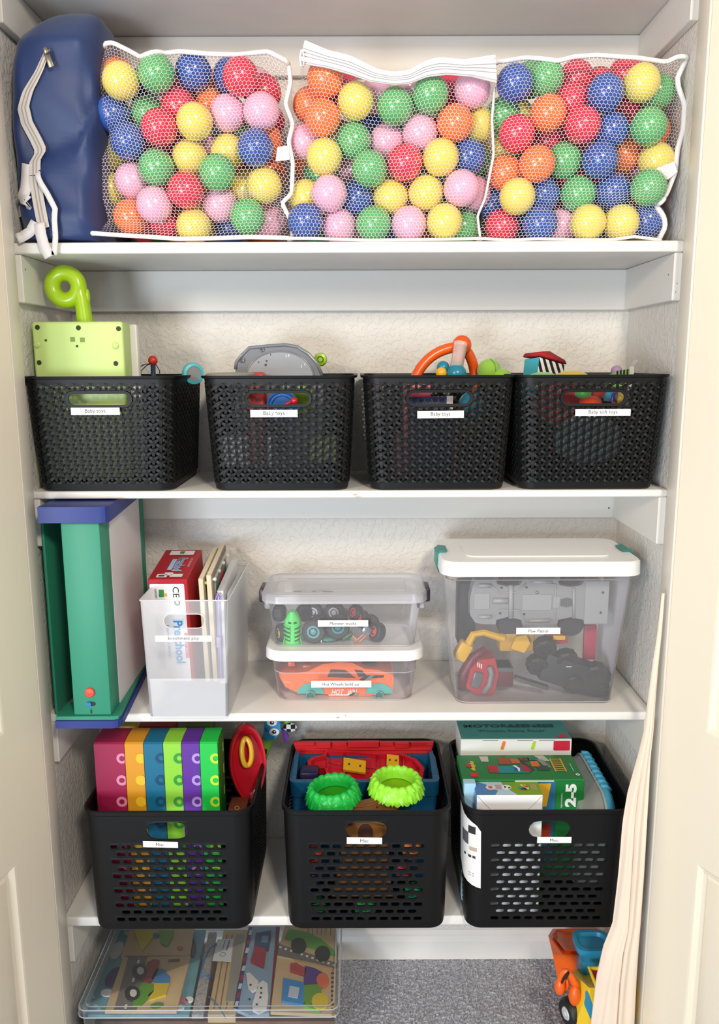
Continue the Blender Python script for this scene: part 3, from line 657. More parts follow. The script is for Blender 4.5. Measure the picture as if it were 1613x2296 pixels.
for x, y, w_, h_ in ((580, 812, 3, 3), (596, 818, 5, 5), (598, 809, 4, 4), (607, 795, 2, 4), (648, 797, 2, 6), (642, 799, 2, 5), (684, 817, 2, 5), (676, 822, 2, 6)):
    q = at(x, y, Ys-0.0092); obj('printed_mark', MB().box(q.x-pxr(w_)/2, q.x+pxr(w_)/2, q.y, q.y+0.0004, q.z-pxr(h_)/2, q.z+pxr(h_)/2), rgb('#3c3e44' if x < 620 else '#e8e8ea', 0.4), sb, False)
lr = thing('link_ring', 'lime green plastic ring clip beside the grey half-round toy', 'toy', (at(718, 830, 1.735).x, 1.735, Z2+0.006))
c = at(719, 806, 1.735); M = frame(c, (1, 0, 0), (0, 0, 1)); lime2 = rgb('#9bc81e', 0.3)
obj('ring', MB().lathe([(pxr(8), -0.006), (pxr(14), -0.005), (pxr(16), 0), (pxr(14), 0.005), (pxr(8), 0.006), (pxr(7), 0), (pxr(8), -0.006)], M, 26), lime2, lr, 50)
obj('centre_boss', MB().lathe([(0, 0.003), (pxr(5), 0.003), (pxr(7), -0.003)], M, 18), rgb('#b8e04a', 0.3), lr, 50)
obj('arm', MB().tube([c+Vector((-pxr(12), 0, 0)), at(700, 804, 1.735), at(706, 840, 1.735), at(706, 870, 1.735)], 0.006, 8), lime2, lr, True)
gd = at(515, 838, 1.61)
tag(obj('jar_lid', MB().lathe([(0, 0.0), (0.046, 0.0), (0.048, 0.003), (0.048, 0.011), (0.044, 0.014), (0, 0.015)], Matrix.Translation((gd.x, 1.62, gd.z-0.012)), 40), rgb('#9a958c', 0.4), None, 40), 'round grey lid lying just below the rim of the second basket', 'lid')
ru = at(578, 838, 1.66); tag(obj('toy_block', MB().rbox(ru.x-0.020, ru.x+0.016, 1.645, 1.685, Z2+0.13, ru.z+0.003, 0.008, seg=3), rgb('#c8483c', 0.4), None, 40), 'rounded red block just showing over the second basket rim', 'block')
tag(obj('toy_block', MB().rbox(at(552, 900, 1.60).x, at(596, 900, 1.60).x, 1.590, 1.635, Z2+0.05, at(570, 872, 1.60).z, 0.006, seg=3), rgb('#a01c14', 0.4), None, 40), 'dark red block seen through the hand slot of the second basket', 'block')
bs = thing('spinner_toy', 'blue disc toy with a red knob, behind the second basket hand slot', 'toy', (at(636, 910, 1.60).x, 1.60, Z2+0.03))
c = at(634, 912, 1.600); M = frame(c, (1, 0, 0), (0, 0, 1))
obj('disc', MB().lathe([(0, 0.002), (0.020, 0.002), (0.022, 0.005), (0.026, 0.005), (0.028, 0.008), (0.031, 0.006), (0.032, -0.006), (0, -0.006)], M, 32), rgb('#1f6fc4', 0.3), bs, 40)
k = at(660, 899, 1.585); obj('knob', MB().sph(k, pxr(9)).tube([k, at(645, 905, 1.587), at(632, 911, 1.589)], 0.003, 8), rgb('#cf2236', 0.3), bs, True)
tag(obj('toy_cup', MB().lathe([(0, -0.03), (0.02, -0.03), (0.024, 0.03), (0.022, 0.03), (0.018, -0.027), (0, -0.027)], Matrix.Translation((at(678, 900, 1.66).x, 1.655, at(680, 900, 1.66).z)), 24), rgb('#86a82a', 0.4), None, 40), 'olive green cup at the right of the second basket hand slot', 'cup')
tag(obj('toy_block', MB().rbox(at(500, 1000, 1.61).x, at(612, 1000, 1.61).x, 1.60, 1.66, Z2+0.045, at(500, 978, 1.6).z, 0.006, seg=2), rgb('#dfe9f2', 0.4), None, 40), 'white block glimpsed low through the weave of the second basket', 'block')
tag(obj('toy_block', MB().rbox(at(692, 1000, 1.61).x, at(755, 1000, 1.61).x, 1.60, 1.66, Z2+0.05, at(692, 985, 1.6).z, 0.006, seg=2), rgb('#a9bd6a', 0.4), None, 40), 'sage green block low on the right inside the second basket', 'block')

# --- third basket: orange tube toy
B3 = BASE[BK[2].name]; org = mat('orange_plastic', '#ee5a10', 0.3, coat=0.2); teal = mat('teal_plastic', '#1c86a2', 0.28, coat=0.2)
ot = thing('rainmaker_toy', 'orange ball with curved orange legs and a clear bead tube', 'toy', (at(1030, 850, 1.69).x, 1.69, Z2+0.006))
c = at(1036, 774, 1.70); obj('top_ball', MB().sph(c, pxr(21.5, 1.7), nu=28, nv=18), org, ot, True)
def bez(p, n=16):
    q = [Vector(x) for x in p]; return [((1-t)**2*q[0]+2*t*(1-t)*q[1]+t*t*q[2]) for t in [i/(n-1) for i in range(n)]]
obj('curved_leg', MB().tube(bez([at(1026, 778, 1.705), at(960, 785, 1.70), at(932, 846, 1.69)])+[at(926, 880, 1.69)], pxr(11.5, 1.7), 12), org, ot, True)
obj('curved_leg', MB().tube(bez([at(1040, 780, 1.715), at(1062, 800, 1.72), at(1066, 846, 1.725)])+[at(1066, 880, 1.725)], pxr(11.5, 1.7), 12), org, ot, True)
tubem = mat('clear_tube', '#f5ebe6', 0.12, clear=0.62)
obj('clear_tube', MB().tube([at(1034, 768, 1.675), at(1024, 824, 1.662)], pxr(14.5, 1.67), 20, caps=False), tubem, ot, True)
obj('bead_filling', MB().tube([at(1034, 775, 1.677), at(1031, 795, 1.672), at(1027, 816, 1.665)], [pxr(12), pxr(10), pxr(12)], 14), mat('bead_filling', '#c4603e', 0.4, bump=(700, 0.6, 0.003)), ot, True)
obj('tube_cap', MB().sph(at(1024, 838, 1.66), pxr(22, 1.66), nu=24, nv=16), teal, ot, True)
obj('bead', MB().sph(at(994, 824, 1.675), pxr(15), nu=18), teal, ot, True); obj('bead', MB().sph(at(990, 836, 1.66), pxr(13), nu=18), rgb('#f2b832', 0.3), ot, True)
lp_ = thing('plush_toy', 'lime green plush toy poking over the rim of the third basket', 'plush toy', (at(1098, 850, 1.70).x, 1.70, Z2+0.006))
plm = mat('lime_plush', '#8fc23c', 0.9, bump=(220, 0.4, 0.003), sheen=0.6); c = at(1097, 830, 1.70)
obj('head', MB().sph(c, (pxr(28), 0.026, pxr(27)), nu=24, nv=16), plm, lp_, True); obj('ear', MB().sph(at(1124, 842, 1.69), (pxr(24), 0.018, pxr(16)), nu=18), plm, lp_, True)
obj('seam', MB().tube([at(1100, 804, 1.688), at(1110, 815, 1.678), at(1112, 832, 1.676)], 0.0007, 5), rgb('#6f9a2a', 0.8), lp_, True)
nbk = thing('board_book', 'navy board book with a scalloped line pattern behind the third hand slot', 'book', (at(970, 905, 1.60).x, 1.60, Z2+0.03))
a_, b_ = at(918, 890, 1.60), at(1016, 935, 1.60); bkb = obj('cover', MB().rbox(a_.x, b_.x, 1.598, 1.614, Z2+0.03, a_.z, 0.002), rgb('#0f1e48', 0.5), nbk, 30)
for i in range(6):
    cxx = a_.x+0.010+i*0.0135; mb = MB(); mb.tube([(cxx+0.0062*math.cos(t), 1.5975, a_.z-0.004+0.012*math.sin(t)) for t in np.linspace(math.pi, 2*math.pi, 9)], 0.00035, 4); obj('scallop_line', mb, rgb('#7f8db0', 0.5), bkb, True)
obj('white_edge', MB().box(b_.x-0.013, b_.x-0.001, 1.5965, 1.5976, a_.z-0.024, a_.z+0.002), rgb('#d2cbc2', 0.6), bkb, False)
tag(obj('toy_block', MB().rbox(at(905, 860, 1.63).x, at(966, 860, 1.63).x, 1.618, 1.66, Z2+0.02, at(930, 852, 1.63).z, 0.005), rgb('#e2556a', 0.45), None, 40), 'coral pink block seen through the top weave of the third basket', 'block')
tag(obj('toy_ball', MB().sph(at(1056, 908, 1.63), 0.026), teal, None, True), 'teal ball at the right end of the third basket hand slot', 'ball')
tag(obj('toy_block', MB().rbox(at(880, 1000, 1.62).x, at(1025, 1000, 1.62).x, 1.615, 1.66, Z2+0.02, at(900, 975, 1.62).z, 0.006), rgb('#8c2034', 0.45), None, 40), 'dark crimson block low inside the third basket', 'block')

# --- fourth basket: soft toys
zeb = mat('zebra_print', '#f1efea', 0.85); N = zeb.node_tree.nodes; L = zeb.node_tree.links
wv = N.new('ShaderNodeTexWave'); wv.bands_direction = 'DIAGONAL'; wv.inputs['Scale'].default_value = 22; wv.inputs['Distortion'].default_value = 4.0; wv.inputs['Detail Scale'].default_value = 0.5; wv.inputs['Detail'].default_value = 0
rp = N.new('ShaderNodeValToRGB'); rp.color_ramp.interpolation = 'CONSTANT'; rp.color_ramp.elements[0].color = lin('#17171a'); rp.color_ramp.elements[1].position = 0.5; rp.color_ramp.elements[1].color = lin('#f1efea')
tcz = N.new('ShaderNodeTexCoord'); L.new(tcz.outputs['Object'], wv.inputs['Vector']); L.new(wv.outputs['Fac'], rp.inputs['Fac']); L.new(rp.outputs['Color'], N['Principled BSDF'].inputs['Base Color'])
scb = thing('soft_cube', 'soft fabric cube with teal and zebra sides and a red top', 'soft block', (at(1215, 850, 1.66).x, 1.66, Z2+0.006))
e0 = at(1210, 801, 1.635); zb3 = e0.z-0.075
lt = at(1177, 806, 1.665); rt = at(1266, 818, 1.69); bkp = lt+rt-e0; bkp.z = at(1235, 795, 1.72).z
ra = MB(); ra.add([e0, lt, lt+Vector((-0.005, 0, -0.075)), e0+Vector((-0.006, 0, -0.075))], [(0, 1, 2, 3)]); obj('teal_side', ra, mat('teal_fabric', '#3f9fb0', 0.9, bump=(300, 0.3, 0.002)), scb, False)
ra = MB(); ra.add([e0, rt, rt+Vector((-0.004, 0, -0.075)), e0+Vector((-0.006, 0, -0.075))], [(0, 3, 2, 1)]); obj('zebra_side', ra, zeb, scb, False)
ra = MB(); ra.add([rt, bkp, bkp+Vector((0, 0, -0.075)), rt+Vector((0, 0, -0.075)), lt, lt+Vector((0, 0, -0.075))], [(0, 1, 2, 3), (1, 4, 5, 2)]); obj('back_sides', ra, rgb('#c8a23a', 0.9), scb, False)
top = [e0+Vector((0.002, -0.002, 0.004)), rt+Vector((0.003, 0, 0.002)), bkp, lt+Vector((-0.002, 0, 0.005))]; cc = sum(top, Vector())/4
obj('red_top', MB().loft([[p+Vector((0, 0, -0.001)) for p in top], [cc+(p-cc)*1.04+Vector((0, 0, 0.001)) for p in top], [cc+(p-cc)*0.95+Vector((0, 0, 0.007)) for p in top], [cc+(p-cc)*0.5+Vector((0, 0, 0.010)) for p in top]]), mat('red_fabric', '#a3171f', 0.9, bump=(300, 0.3, 0.002)), scb, True)
def cushion(name, lab, px, py, Y, rx, rz, col, ry=0.035):
    return tag(obj(name, MB().sph(at(px, py, Y), (rx, ry, rz), nu=24, nv=14), mat('fabric_'+col, col, 0.92, bump=(140, 0.5, 0.004), sheen=0.4), None, True), lab, 'soft toy')
cushion('soft_toy', 'mustard yellow quilted soft toy at the rim of the rightmost basket', 1283, 846, 1.62, 0.034, 0.013, '#c9b03c', 0.02)
cushion('soft_toy', 'pale green soft toy edge beside the zebra cube', 1218, 848, 1.605, 0.030, 0.012, '#7fbf6e', 0.02)
gz = thing('crinkle_cloth', 'green cloth with a black and white striped edge in the rightmost basket', 'cloth', (at(1385, 850, 1.63).x, 1.63, Z2+0.006))
a0, a1 = at(1362, 838, 1.64), at(1412, 828, 1.64); obj('cloth', MB().prism([(a0.x, a0.z-0.03), (a1.x, a1.z-0.03), (a1.x, a1.z), (a0.x+0.02, a0.z+0.004), (a0.x, a0.z-0.004)], -0.003, 0.003, frame((0, 1.64, 0), (1, 0, 0), (0, 0, 1))), rgb('#7fb45a', 0.9), gz, False)
for i in range(4):
    q = at(1385+i*7.5, 838, 1.6355); obj('black_stripe', MB().box(q.x-0.0016, q.x+0.0016, 1.635, 1.6362, q.z-0.012, q.z+0.006+i*0.001), rgb('#17171b' if i % 1 == 0 else '#fff', 0.9), gz, False)
tag(obj('rattle_ball', MB().sph(at(1383, 832, 1.69), pxr(13)), rgb('#a98cb4', 0.6), None, True), 'lilac ball half hidden behind the striped cloth', 'ball')
q = at(1419, 822, 1.67); tag(obj('fabric_tag', MB().loft([[(q.x-0.008, 1.67, q.z-0.05), (q.x+0.004, 1.672, q.z-0.05), (q.x+0.004, 1.673, q.z-0.05), (q.x-0.008, 1.671, q.z-0.05)], [(q.x-0.006, 1.668, q.z), (q.x+0.004, 1.672, q.z), (q.x+0.004, 1.673, q.z), (q.x-0.006, 1.669, q.z)], [(q.x-0.001, 1.66, q.z+0.013), (q.x+0.009, 1.664, q.z+0.013), (q.x+0.009, 1.665, q.z+0.013), (q.x-0.001, 1.661, q.z+0.013)]]), rgb('#d8d5d0', 0.8), None, False), 'white fabric care tag sticking up at the right of the rightmost basket', 'tag')
for i, (px, py, rx, rz, col, lab) in enumerate(((1308, 882, .016, .010, '#5aa846', 'green soft toy at the left of the rightmost hand slot'), (1325, 900, .022, .012, '#d8421c', 'orange red patchwork soft toy low in the rightmost hand slot'), (1345, 880, .016, .012, '#b03a2a', 'rust red soft toy in the middle of the rightmost hand slot'),
        (1368, 885, .014, .014, '#3a8fa0', 'teal soft toy in the rightmost hand slot'), (1395, 895, .018, .017, '#c9a24a', 'tan and grey round soft toy, right of the rightmost hand slot'), (1250, 900, .05, .05, '#b8434a', 'rose soft toy behind the left weave of the rightmost basket'), (1320, 985, .07, .05, '#8fb8c0', 'pale blue soft toy low inside the rightmost basket'))):
    cushion('soft_toy', lab, px, py, 1.605+0.004*(i % 3)+(0.04 if i > 4 else 0), rx, rz, col, 0.018)
c = at(1395, 896, 1.583); M = frame(c, (1, 0, 0), (0, 0, 1)); tag(obj('teether_ring', MB().lathe([(0.018, -0.003), (0.022, 0), (0.018, 0.003), (0.0165, 0), (0.018, -0.003)], M, 32), rgb('#5b2f86', 0.5), None, True), 'purple ring framing the tan soft toy in the rightmost hand slot', 'ring')
# ---------------------------------------------------------------- third shelf
Z3 = -0.7117
# --- teal and blue toy standing on end at the left
tg = mat('sea_green_plastic', '#2f8c70', 0.5); bl_ = mat('royal_blue_plastic', '#22327f', 0.48)
ab = thing('activity_board', 'tall sea green and blue toy board standing on end at the left wall', 'toy', (-0.55, 1.66, Z3+0.0005))
def plate(z0, z1, inset, xr0, xr1):
    P = [(-0.603, 1.497+inset), (xr0-0.016, 1.497+inset), (xr0-0.006, 1.501+inset), (xr0-inset, 1.515+inset), (xr1-inset, 1.815), (xr1-0.02, 1.83), (-0.56, 1.83), (-0.56, 1.60), (-0.575, 1.575), (-0.598, 1.57), (-0.603, 1.565)]
    return MB().prism(P, z0, z1)
obj('end_plate', plate(Z3+0.0005, Z3+0.016, 0.0, -0.474, -0.497), bl_, ab, 40)
obj('inner_plate', plate(Z3+0.0165, Z3+0.024, 0.004, -0.474, -0.497), tg, ab, 40)
zt0 = -0.297
P_ = [(-0.606, 1.497), (-0.490, 1.497), (-0.480, 1.501), (-0.475, 1.512), (-0.497, 1.815), (-0.51, 1.83), (-0.6, 1.83), (-0.606, 1.80)]
obj('end_plate', MB().prism(P_, zt0, -0.2660), bl_, ab, 40)
# body between the plates
x0t, x1t = -0.566, -0.491
pl_ = MB(); pl_.rbox(-0.568, -0.494, 1.5055, 1.565, Z3+0.0245, zt0-0.0005, 0.003)
post = obj('front_post', pl_, tg, ab, 40)
obj('white_panel', MB().add([(-0.4935, 1.566, Z3+0.0245), (-0.4985, 1.80, Z3+0.0245), (-0.4985, 1.80, zt0-0.001), (-0.4935, 1.566, zt0-0.001), (-0.508, 1.566, Z3+0.0245), (-0.512, 1.80, Z3+0.0245), (-0.512, 1.80, zt0-0.001), (-0.508, 1.566, zt0-0.001)], [(0, 1, 2, 3), (4, 7, 6, 5), (0, 3, 7, 4), (1, 5, 6, 2), (3, 2, 6, 7), (0, 4, 5, 1)]), rgb('#e6e1e2', 0.35), ab, False)
obj('back_post', MB().rbox(-0.568, -0.4965, 1.801, 1.83, Z3+0.0245, zt0-0.0005, 0.003), tg, ab, 40)
obj('side_panel', MB().rbox(-0.6280, -0.6215, 1.56, 1.83, Z3+0.0005, zt0-0.0005, 0.003), tg, ab, 40)
YP = 1.5055
q = at(202, 1552, YP); M = frame(q, (1, 0, 0), (0, 0, 1)); obj('red_button', MB().lathe([(0.0096, -0.002), (0.0096, 0.003), (0.0082, 0.0045), (0, 0.005)], M, 24), rgb('#e0482a', 0.35), post, 40)
q = at(204, 1578, YP); M = frame(q, (1, 0, 0), (0, 0, 1)); sl = MB(); sl.poly([(p[0], p[1], 0.0006) for p in rrect(0.019, 0.009, 0.0044, 4)], M); obj('switch_slot', sl, rgb('#16233a', 0.6), post, False)
obj('switch_knob', MB().prism(rrect(0.011, 0.0085, 0.004, 4, -0.004, 0), 0.0006, 0.004, M), rgb('#1d74b0', 0.35), post, 40)
q = at(205, 1595, YP); M = frame(q, (1, 0, 0), (0, 0, 1)); sl = MB(); sl.poly([(p[0], p[1], 0.0006) for p in rrect(0.0036, 0.009, 0.0017, 3)], M); obj('slit', sl, rgb('#16332c', 0.6), post, False)

# --- frosted file bin with activity sets
frost = mat('frosted_plastic', '#f3f4f8', 0.3, clear=0.72); frost2 = mat('frosted_plastic_thick', '#eff0f4', 0.35, clear=0.30)
fb = thing('file_bin', 'frosted clear upright bin holding preschool sets and puzzle boards', 'bin', (-0.348, 1.69, Z3+0.0005))
tb = Tub(-0.3482, 1.692, Z3+0.0005, -0.462, 0.160, 0.174, 0.296, 0.304, 0.006)
tH = tb.z1-tb.z0; fl = tb.segs()[0]; fS = lambda x, z, off: tb.P(min(0.99999, max(0.0, x/fl+0.5)), z/tH, off)
c = (at(365, 1375, 1.541)+at(462, 1410, 1.541))/2; hx, hz = c.x-tb.cx, c.z-tb.z0; wl = MB()
for x0, x1, z0, z1, ho in ((-fl/2, fl/2, 0, hz-0.02, None), (-fl/2, hx-0.046, hz-0.02, hz+0.02, None), (hx-0.046, hx+0.046, hz-0.02, hz+0.02, (hx, hz, 0.0266, 0.0144)), (hx+0.046, fl/2, hz-0.02, hz+0.02, None), (-fl/2, fl/2, hz+0.02, tH, None)): perf(wl, fS, x0, x1, z0, z1, ho, 0.0015)
obj('front_wall', wl, frost, fb, False)
us = [0.99999]+[k+i/4 for k in range(1, 8) for i in range(4)]+[7.99999]
obj('walls', MB().loft([[tb.P(u_, v_) for u_ in us] for v_ in (0, 1)], False, False, closed=False), frost, fb, 40)
rl = MB(); L_ = tb.loop(1.0, 0.001, 3); rl.tube(L_, 0.0013, 6, closed=True); obj('rim', rl, frost2, fb, True)
obj('inner_floor', MB().loft([tb.loop(0.012, -0.001, 3), tb.loop(0.012, -0.02, 3)], True, True), frost2, fb, 30)
for zz_ in ((0.005, 0.34),):
    obj('lower_front', MB().loft([[tb.P(0.0, v_, -0.0012), tb.P(0.99999, v_, -0.0012)] for v_ in zz_], False, False, closed=False), mat('frosted_plastic_lower', '#eff0f4', 0.35, clear=0.52), fb, False)
hs = MB(); hs.tube([(c.x+p[0], 1.5405, c.z+p[1]) for p in rrect(0.082, 0.029, 0.0144, 5)], 0.0010, 6, closed=True); obj('hand_hole_edge', hs, frost2, fb, True)
sticker((348, 1425), (476, 1438), 'Enrichment play', 1.5415, fb, tw=0.54, n_off=0.001)
# red boxed set
red = mat('red_card', '#b41424', 0.4); wht = rgb('#eeeef2', 0.45)
rb = thing('preschool_box', 'red and white boxed learning set leaning in the frosted bin', 'box', (-0.39, 1.75, Z3+0.007))
tl = math.radians(8)
RM = Matrix.Translation((-0.4005, 1.664, Z3+0.028)) @ Matrix.Rotation(tl, 4, 'X')
W_, D_, H_ = 0.082, 0.170, 0.243
obj('carton', MB().rbox(-W_/2, W_/2, 0, D_, 0, H_, 0.0012, RM, seg=1), red, rb, 30)
FR = RM @ frame((0, -0.0006, 0), (1, 0, 0), (0, 0, 1)); TP = RM @ frame((0, 0, H_+0.0006), (1, 0, 0), (0, 1, 0))
def plate2(mb, x0, x1, y0, y1, M, z=0.0, r=0.003): return mb.poly([(p[0], p[1], z) for p in rrect(x1-x0, y1-y0, min(r, (x1-x0)/2.01, (y1-y0)/2.01), 3, (x0+x1)/2, (y0+y1)/2)], M)
fp = obj('front_print', plate2(MB(), -0.038, 0.034, 0.004, 0.233, FR), wht, rb, False)
def prt(name, hexc, par, M, *rs, z=0.0005):
    mb = MB()
    for r_ in rs: plate2(mb, *r_, M, z, 0.0015)
    return obj(name, mb, rgb(hexc, 0.5), par, False)
ZM = FR @ Matrix.Translation((0, 0, 0.0006))
def rot(M, x, y, a): return M @ Matrix.Translation((x, y, 0)) @ Matrix.Rotation(math.radians(a), 4, 'Z')
lettering('CE', rot(ZM, 0.016, 0.214, -90), 0.024, rgb('#1a1a1e', 0.5), fp, 0.013)
mb = MB(); ringp(mb, 0.017, 0.190, 0.0035, 0.0065, 0, ZM, 20); obj('recycling_mark', mb, rgb('#2e6a34', 0.5), fp, False)
prt('logo_patch', '#3c8a3e', fp, FR, (-0.020, -0.009, 0.203, 0.220)); prt('logo_sun', '#f2b13a', fp, FR, (-0.008, -0.003, 0.204, 0.212))
lettering('LEARNING JOURNEY', rot(ZM, -0.027, 0.211, -90), 0.022, rgb('#44464c', 0.5), fp, 0.006)
sh = mat('print_pale_blue', '#c9dff2', 0.5)
lettering('Preschool', rot(ZM, 0.015, 0.098, -90), 0.106, sh, fp, 0.022, bold=0.06, name='lettering_shadow')
lettering('Preschool', rot(ZM @ Matrix.Translation((0, 0, 0.0003)), 0.015, 0.098, -90), 0.100, rgb('#2a8fd0', 0.5), fp, 0.019, bold=0.02)
lettering('Learning Library', rot(ZM, -0.008, 0.100, -90), 0.075, rgb('#3e8cc0', 0.5), fp, 0.008)
prt('ready_banner', '#d8405a', fp, FR, (0.0265, 0.0335, 0.060, 0.120)); lettering("LET'S GET READY!", rot(ZM @ Matrix.Translation((0, 0, 0.0004)), 0.030, 0.090, -90), 0.056, wht, fp, 0.0045)
for k in range(5): prt('text_line', '#b9bac2', fp, FR, (-0.030+k*0.0026, -0.0292+k*0.0026, 0.03+0.004*(k % 2), 0.155-0.006*k))
tpm = TP @ Matrix.Translation((0, 0, 0.0005))
lettering('Preschool', rot(tpm, 0.010, 0.080, -90), 0.074, wht, rb, 0.021, bold=0.05, name='lettering_shadow')
lettering('Preschool', rot(tpm @ Matrix.Translation((0, 0, 0.0003)), 0.010, 0.080, -90), 0.070, rgb('#2a7fc4', 0.5), rb, 0.018, bold=0.01)
prt('title_strip', '#a9d2ea', rb, TP, (-0.012, -0.002, 0.048, 0.11)); prt('brand_patch', '#f0eeee', rb, TP, (-0.026, 0.028, 0.135, 0.160)); prt('brand_mark', '#54803a', rb, tpm, (-0.004, 0.006, 0.142, 0.156))
prt('puzzle_piece', '#eceaea', rb, TP, (-0.026, -0.004, 0.008, 0.026), (0.002, 0.028, 0.010, 0.026), (-0.012, 0.006, 0.018, 0.034))
prt('puzzle_picture', '#3d4a50', rb, tpm, (-0.022, -0.010, 0.012, 0.020))
lettering("LET'S GET READY!", rot(tpm, 0.030, 0.090, -90), 0.05, rgb('#f0d8da', 0.5), rb, 0.005)
# two wooden boards and a zipped pouch
wood = mat('birch_wood', '#e3d3b4', 0.55, bump=(90, 0.1, 0.001), vary=(35, 0.06))
for i, (x0, x1, ztp, lab, knob) in enumerate(((-0.336, -0.326, 0.262, 'wooden puzzle board in the frosted bin, next to the red box', '#b8cf3a'), (-0.319, -0.309, 0.270, 'wooden puzzle board in the frosted bin, next to the pouch', '#e8e4dc'))):
    wb_ = thing('puzzle_board', lab, 'puzzle', (x0, 1.75, Z3+0.007), 'puzzle boards in the frosted bin')
    BM_ = Matrix.Translation((0, 1.662, Z3+0.03)) @ Matrix.Rotation(tl, 4, 'X')
    obj('board', MB().rbox(x0, x1, 0, 0.185, 0, ztp-0.02, 0.0015, BM_), wood, wb_, 30)
    obj('felt_backing', MB().box(x1+0.0002, x1+0.002, 0.004, 0.182, 0.002, ztp-0.022, BM_), rgb('#8a7f72', 0.8), wb_, False)
    for kk in range(4):
        obj('peg', MB().lathe([(0.003, 0), (0.003, 0.004), (0.0045, 0.006), (0.0035, 0.009), (0, 0.010)], BM_ @ frame((x1, 0.008+0.055*kk, ztp-0.032-0.004*kk), (0, 1, 0), (0, 0, 1)), 12), rgb(knob, 0.4), wb_, True)
picb = thing('picture_card', 'picture card with a red and teal print on the right puzzle board', 'card', (-0.30, 1.78, Z3+0.04))
BM_ = Matrix.Translation((0, 1.662, Z3+0.03)) @ Matrix.Rotation(tl, 4, 'X')
obj('card', MB().box(-0.3068, -0.3055, 0.02, 0.18, 0.13, 0.236, BM_), rgb('#c9c0b4', 0.5), picb, False)
obj('print', MB().box(-0.3054, -0.3051, 0.03, 0.16, 0.165, 0.226, BM_), rgb('#4f6a60', 0.5), picb, False); obj('print', MB().box(-0.3050, -0.3048, 0.075, 0.125, 0.185, 0.215, BM_), rgb('#b5333a', 0.5), picb, False)
po = thing('zip_pouch', 'white pouch with a lilac zip standing in the frosted bin', 'pouch', (-0.295, 1.75, Z3+0.03))
obj('pouch_body', MB().loft([[(-0.302, 1.653, Z3+0.03), (-0.288, 1.653, Z3+0.03), (-0.286, 1.83, Z3+0.03), (-0.300, 1.83, Z3+0.03)], [(-0.302, 1.653, -0.475), (-0.289, 1.653, -0.475), (-0.284, 1.83, -0.45), (-0.298, 1.83, -0.45)]]), mat('pouch_vinyl', '#e6e4e6', 0.35, bump=(80, 0.3, 0.004)), po, False)
lil = rgb('#b9a9dc', 0.45)
zt2 = [at(490, 1330, 1.65), at(491, 1400, 1.65), at(494, 1460, 1.65), at(496, 1526, 1.65)]
obj('zip', MB().ribbon(zt2, (1, 0, 0), 0.009), lil, po, False)
for d in (-0.0025, 0.0025): obj('zip_line', MB().tube([p+Vector((d, -0.001, 0)) for p in zt2], 0.0007, 5), rgb('#8f80bf', 0.4), po, True)
obj('zip_slider', MB().rbox(-0.005, 0.005, -0.003, 0.003, -0.012, 0.012, 0.002, Matrix.Translation(at(491, 1440, 1.645))), lil, po, 40)
obj('zip_loop', MB().tube([at(x, y, 1.646) for x, y in ((487, 1335), (483, 1343), (488, 1352), (495, 1347), (496, 1336), (490, 1330))], 0.0016, 6, closed=True), lil, po, True)
pp = MB(); pp.loft([[(-0.2790, 1.60, -0.60), (-0.2785, 1.60, -0.60), (-0.2785, 1.79, -0.60), (-0.2790, 1.79, -0.60)], [(-0.2775, 1.64, -0.475), (-0.277, 1.64, -0.475), (-0.277, 1.82, -0.475), (-0.2775, 1.82, -0.475)]])
tag(obj('paper_sheet', pp, rgb('#eeeeef', 0.6), None, False), 'white paper sheet against the right wall of the frosted bin', 'paper')

# --- clear boxes
clearm = mat('clear_plastic', '#f3f1f4', 0.10, clear=0.90); lidm = mat('clear_lid_plastic', '#eceaf0', 0.16, clear=0.60); whl = mat('white_lid_plastic', '#f1efee', 0.3, coat=0.2)
purp = rgb('#3c2a40', 0.35)
def clear_box(root, t, steps=None):
    lo = [t.loop(0.0, -0.006, 6), t.loop(0.0, -0.002, 6, 0.001), t.loop(0.02, 0.0, 6), t.loop(0.96, 0.0, 6), t.loop(0.96, 0.005, 6), t.loop(1.0, 0.006, 6)]
    o = obj('tub', MB().loft(lo, True, False), clearm, root, 40)
    obj('tub_edge', MB().tube(t.loop(1.0, 0.004, 6), 0.0012, 6, closed=True), lidm, o, True)
    obj('base_edge', MB().tube(t.loop(0.012, 0.0002, 6), 0.0009, 6, closed=True), lidm, o, True)
    return o
def lid(root, t, zt, zl, grow, m, ridge=True):
    b = lambda off, z: [Vector((p[0], p[1], z)) for p in rrect(t.w1+2*off, t.d1+2*off, max(0.006, t.r+off), 6, t.cx, t.cy)]
    lp = [b(grow-0.002, zl), b(grow+0.001, zl+0.001), b(grow, zt-0.004), b(grow-0.004, zt), b(grow-0.012, zt), b(-0.012, zt-0.001 if ridge else zt)]
    if ridge: lp += [b(-0.016, zt-0.005), b(-0.03, zt-0.005), b(-0.033, zt-0.001), b(-0.05, zt-0.001)]
    return obj('lid', MB().loft(lp, False, True), m, root, 40)
# lower box: orange car kit, white lid
lb = thing('storage_box', 'small clear box with a white lid holding an orange toy car', 'storage box', (-0.033, 1.70, Z3+0.0005), 'clear lidded boxes')
tL = Tub(-0.0325, 1.703, Z3+0.0005, -0.613, 0.288, 0.312, 0.150, 0.168, 0.030); clear_box(lb, tL)
obj('step_line', MB().tube(tL.loop(0.66, 0.0006, 6), 0.0008, 5, closed=True), lidm, lb, True)
lid(lb, tL, -0.594, -0.616, 0.012, whl, False)
sticker((698, 1526), (833, 1540), 'Hot Wheels build car', 1.617, lb, tw=0.62, n_off=0.002)
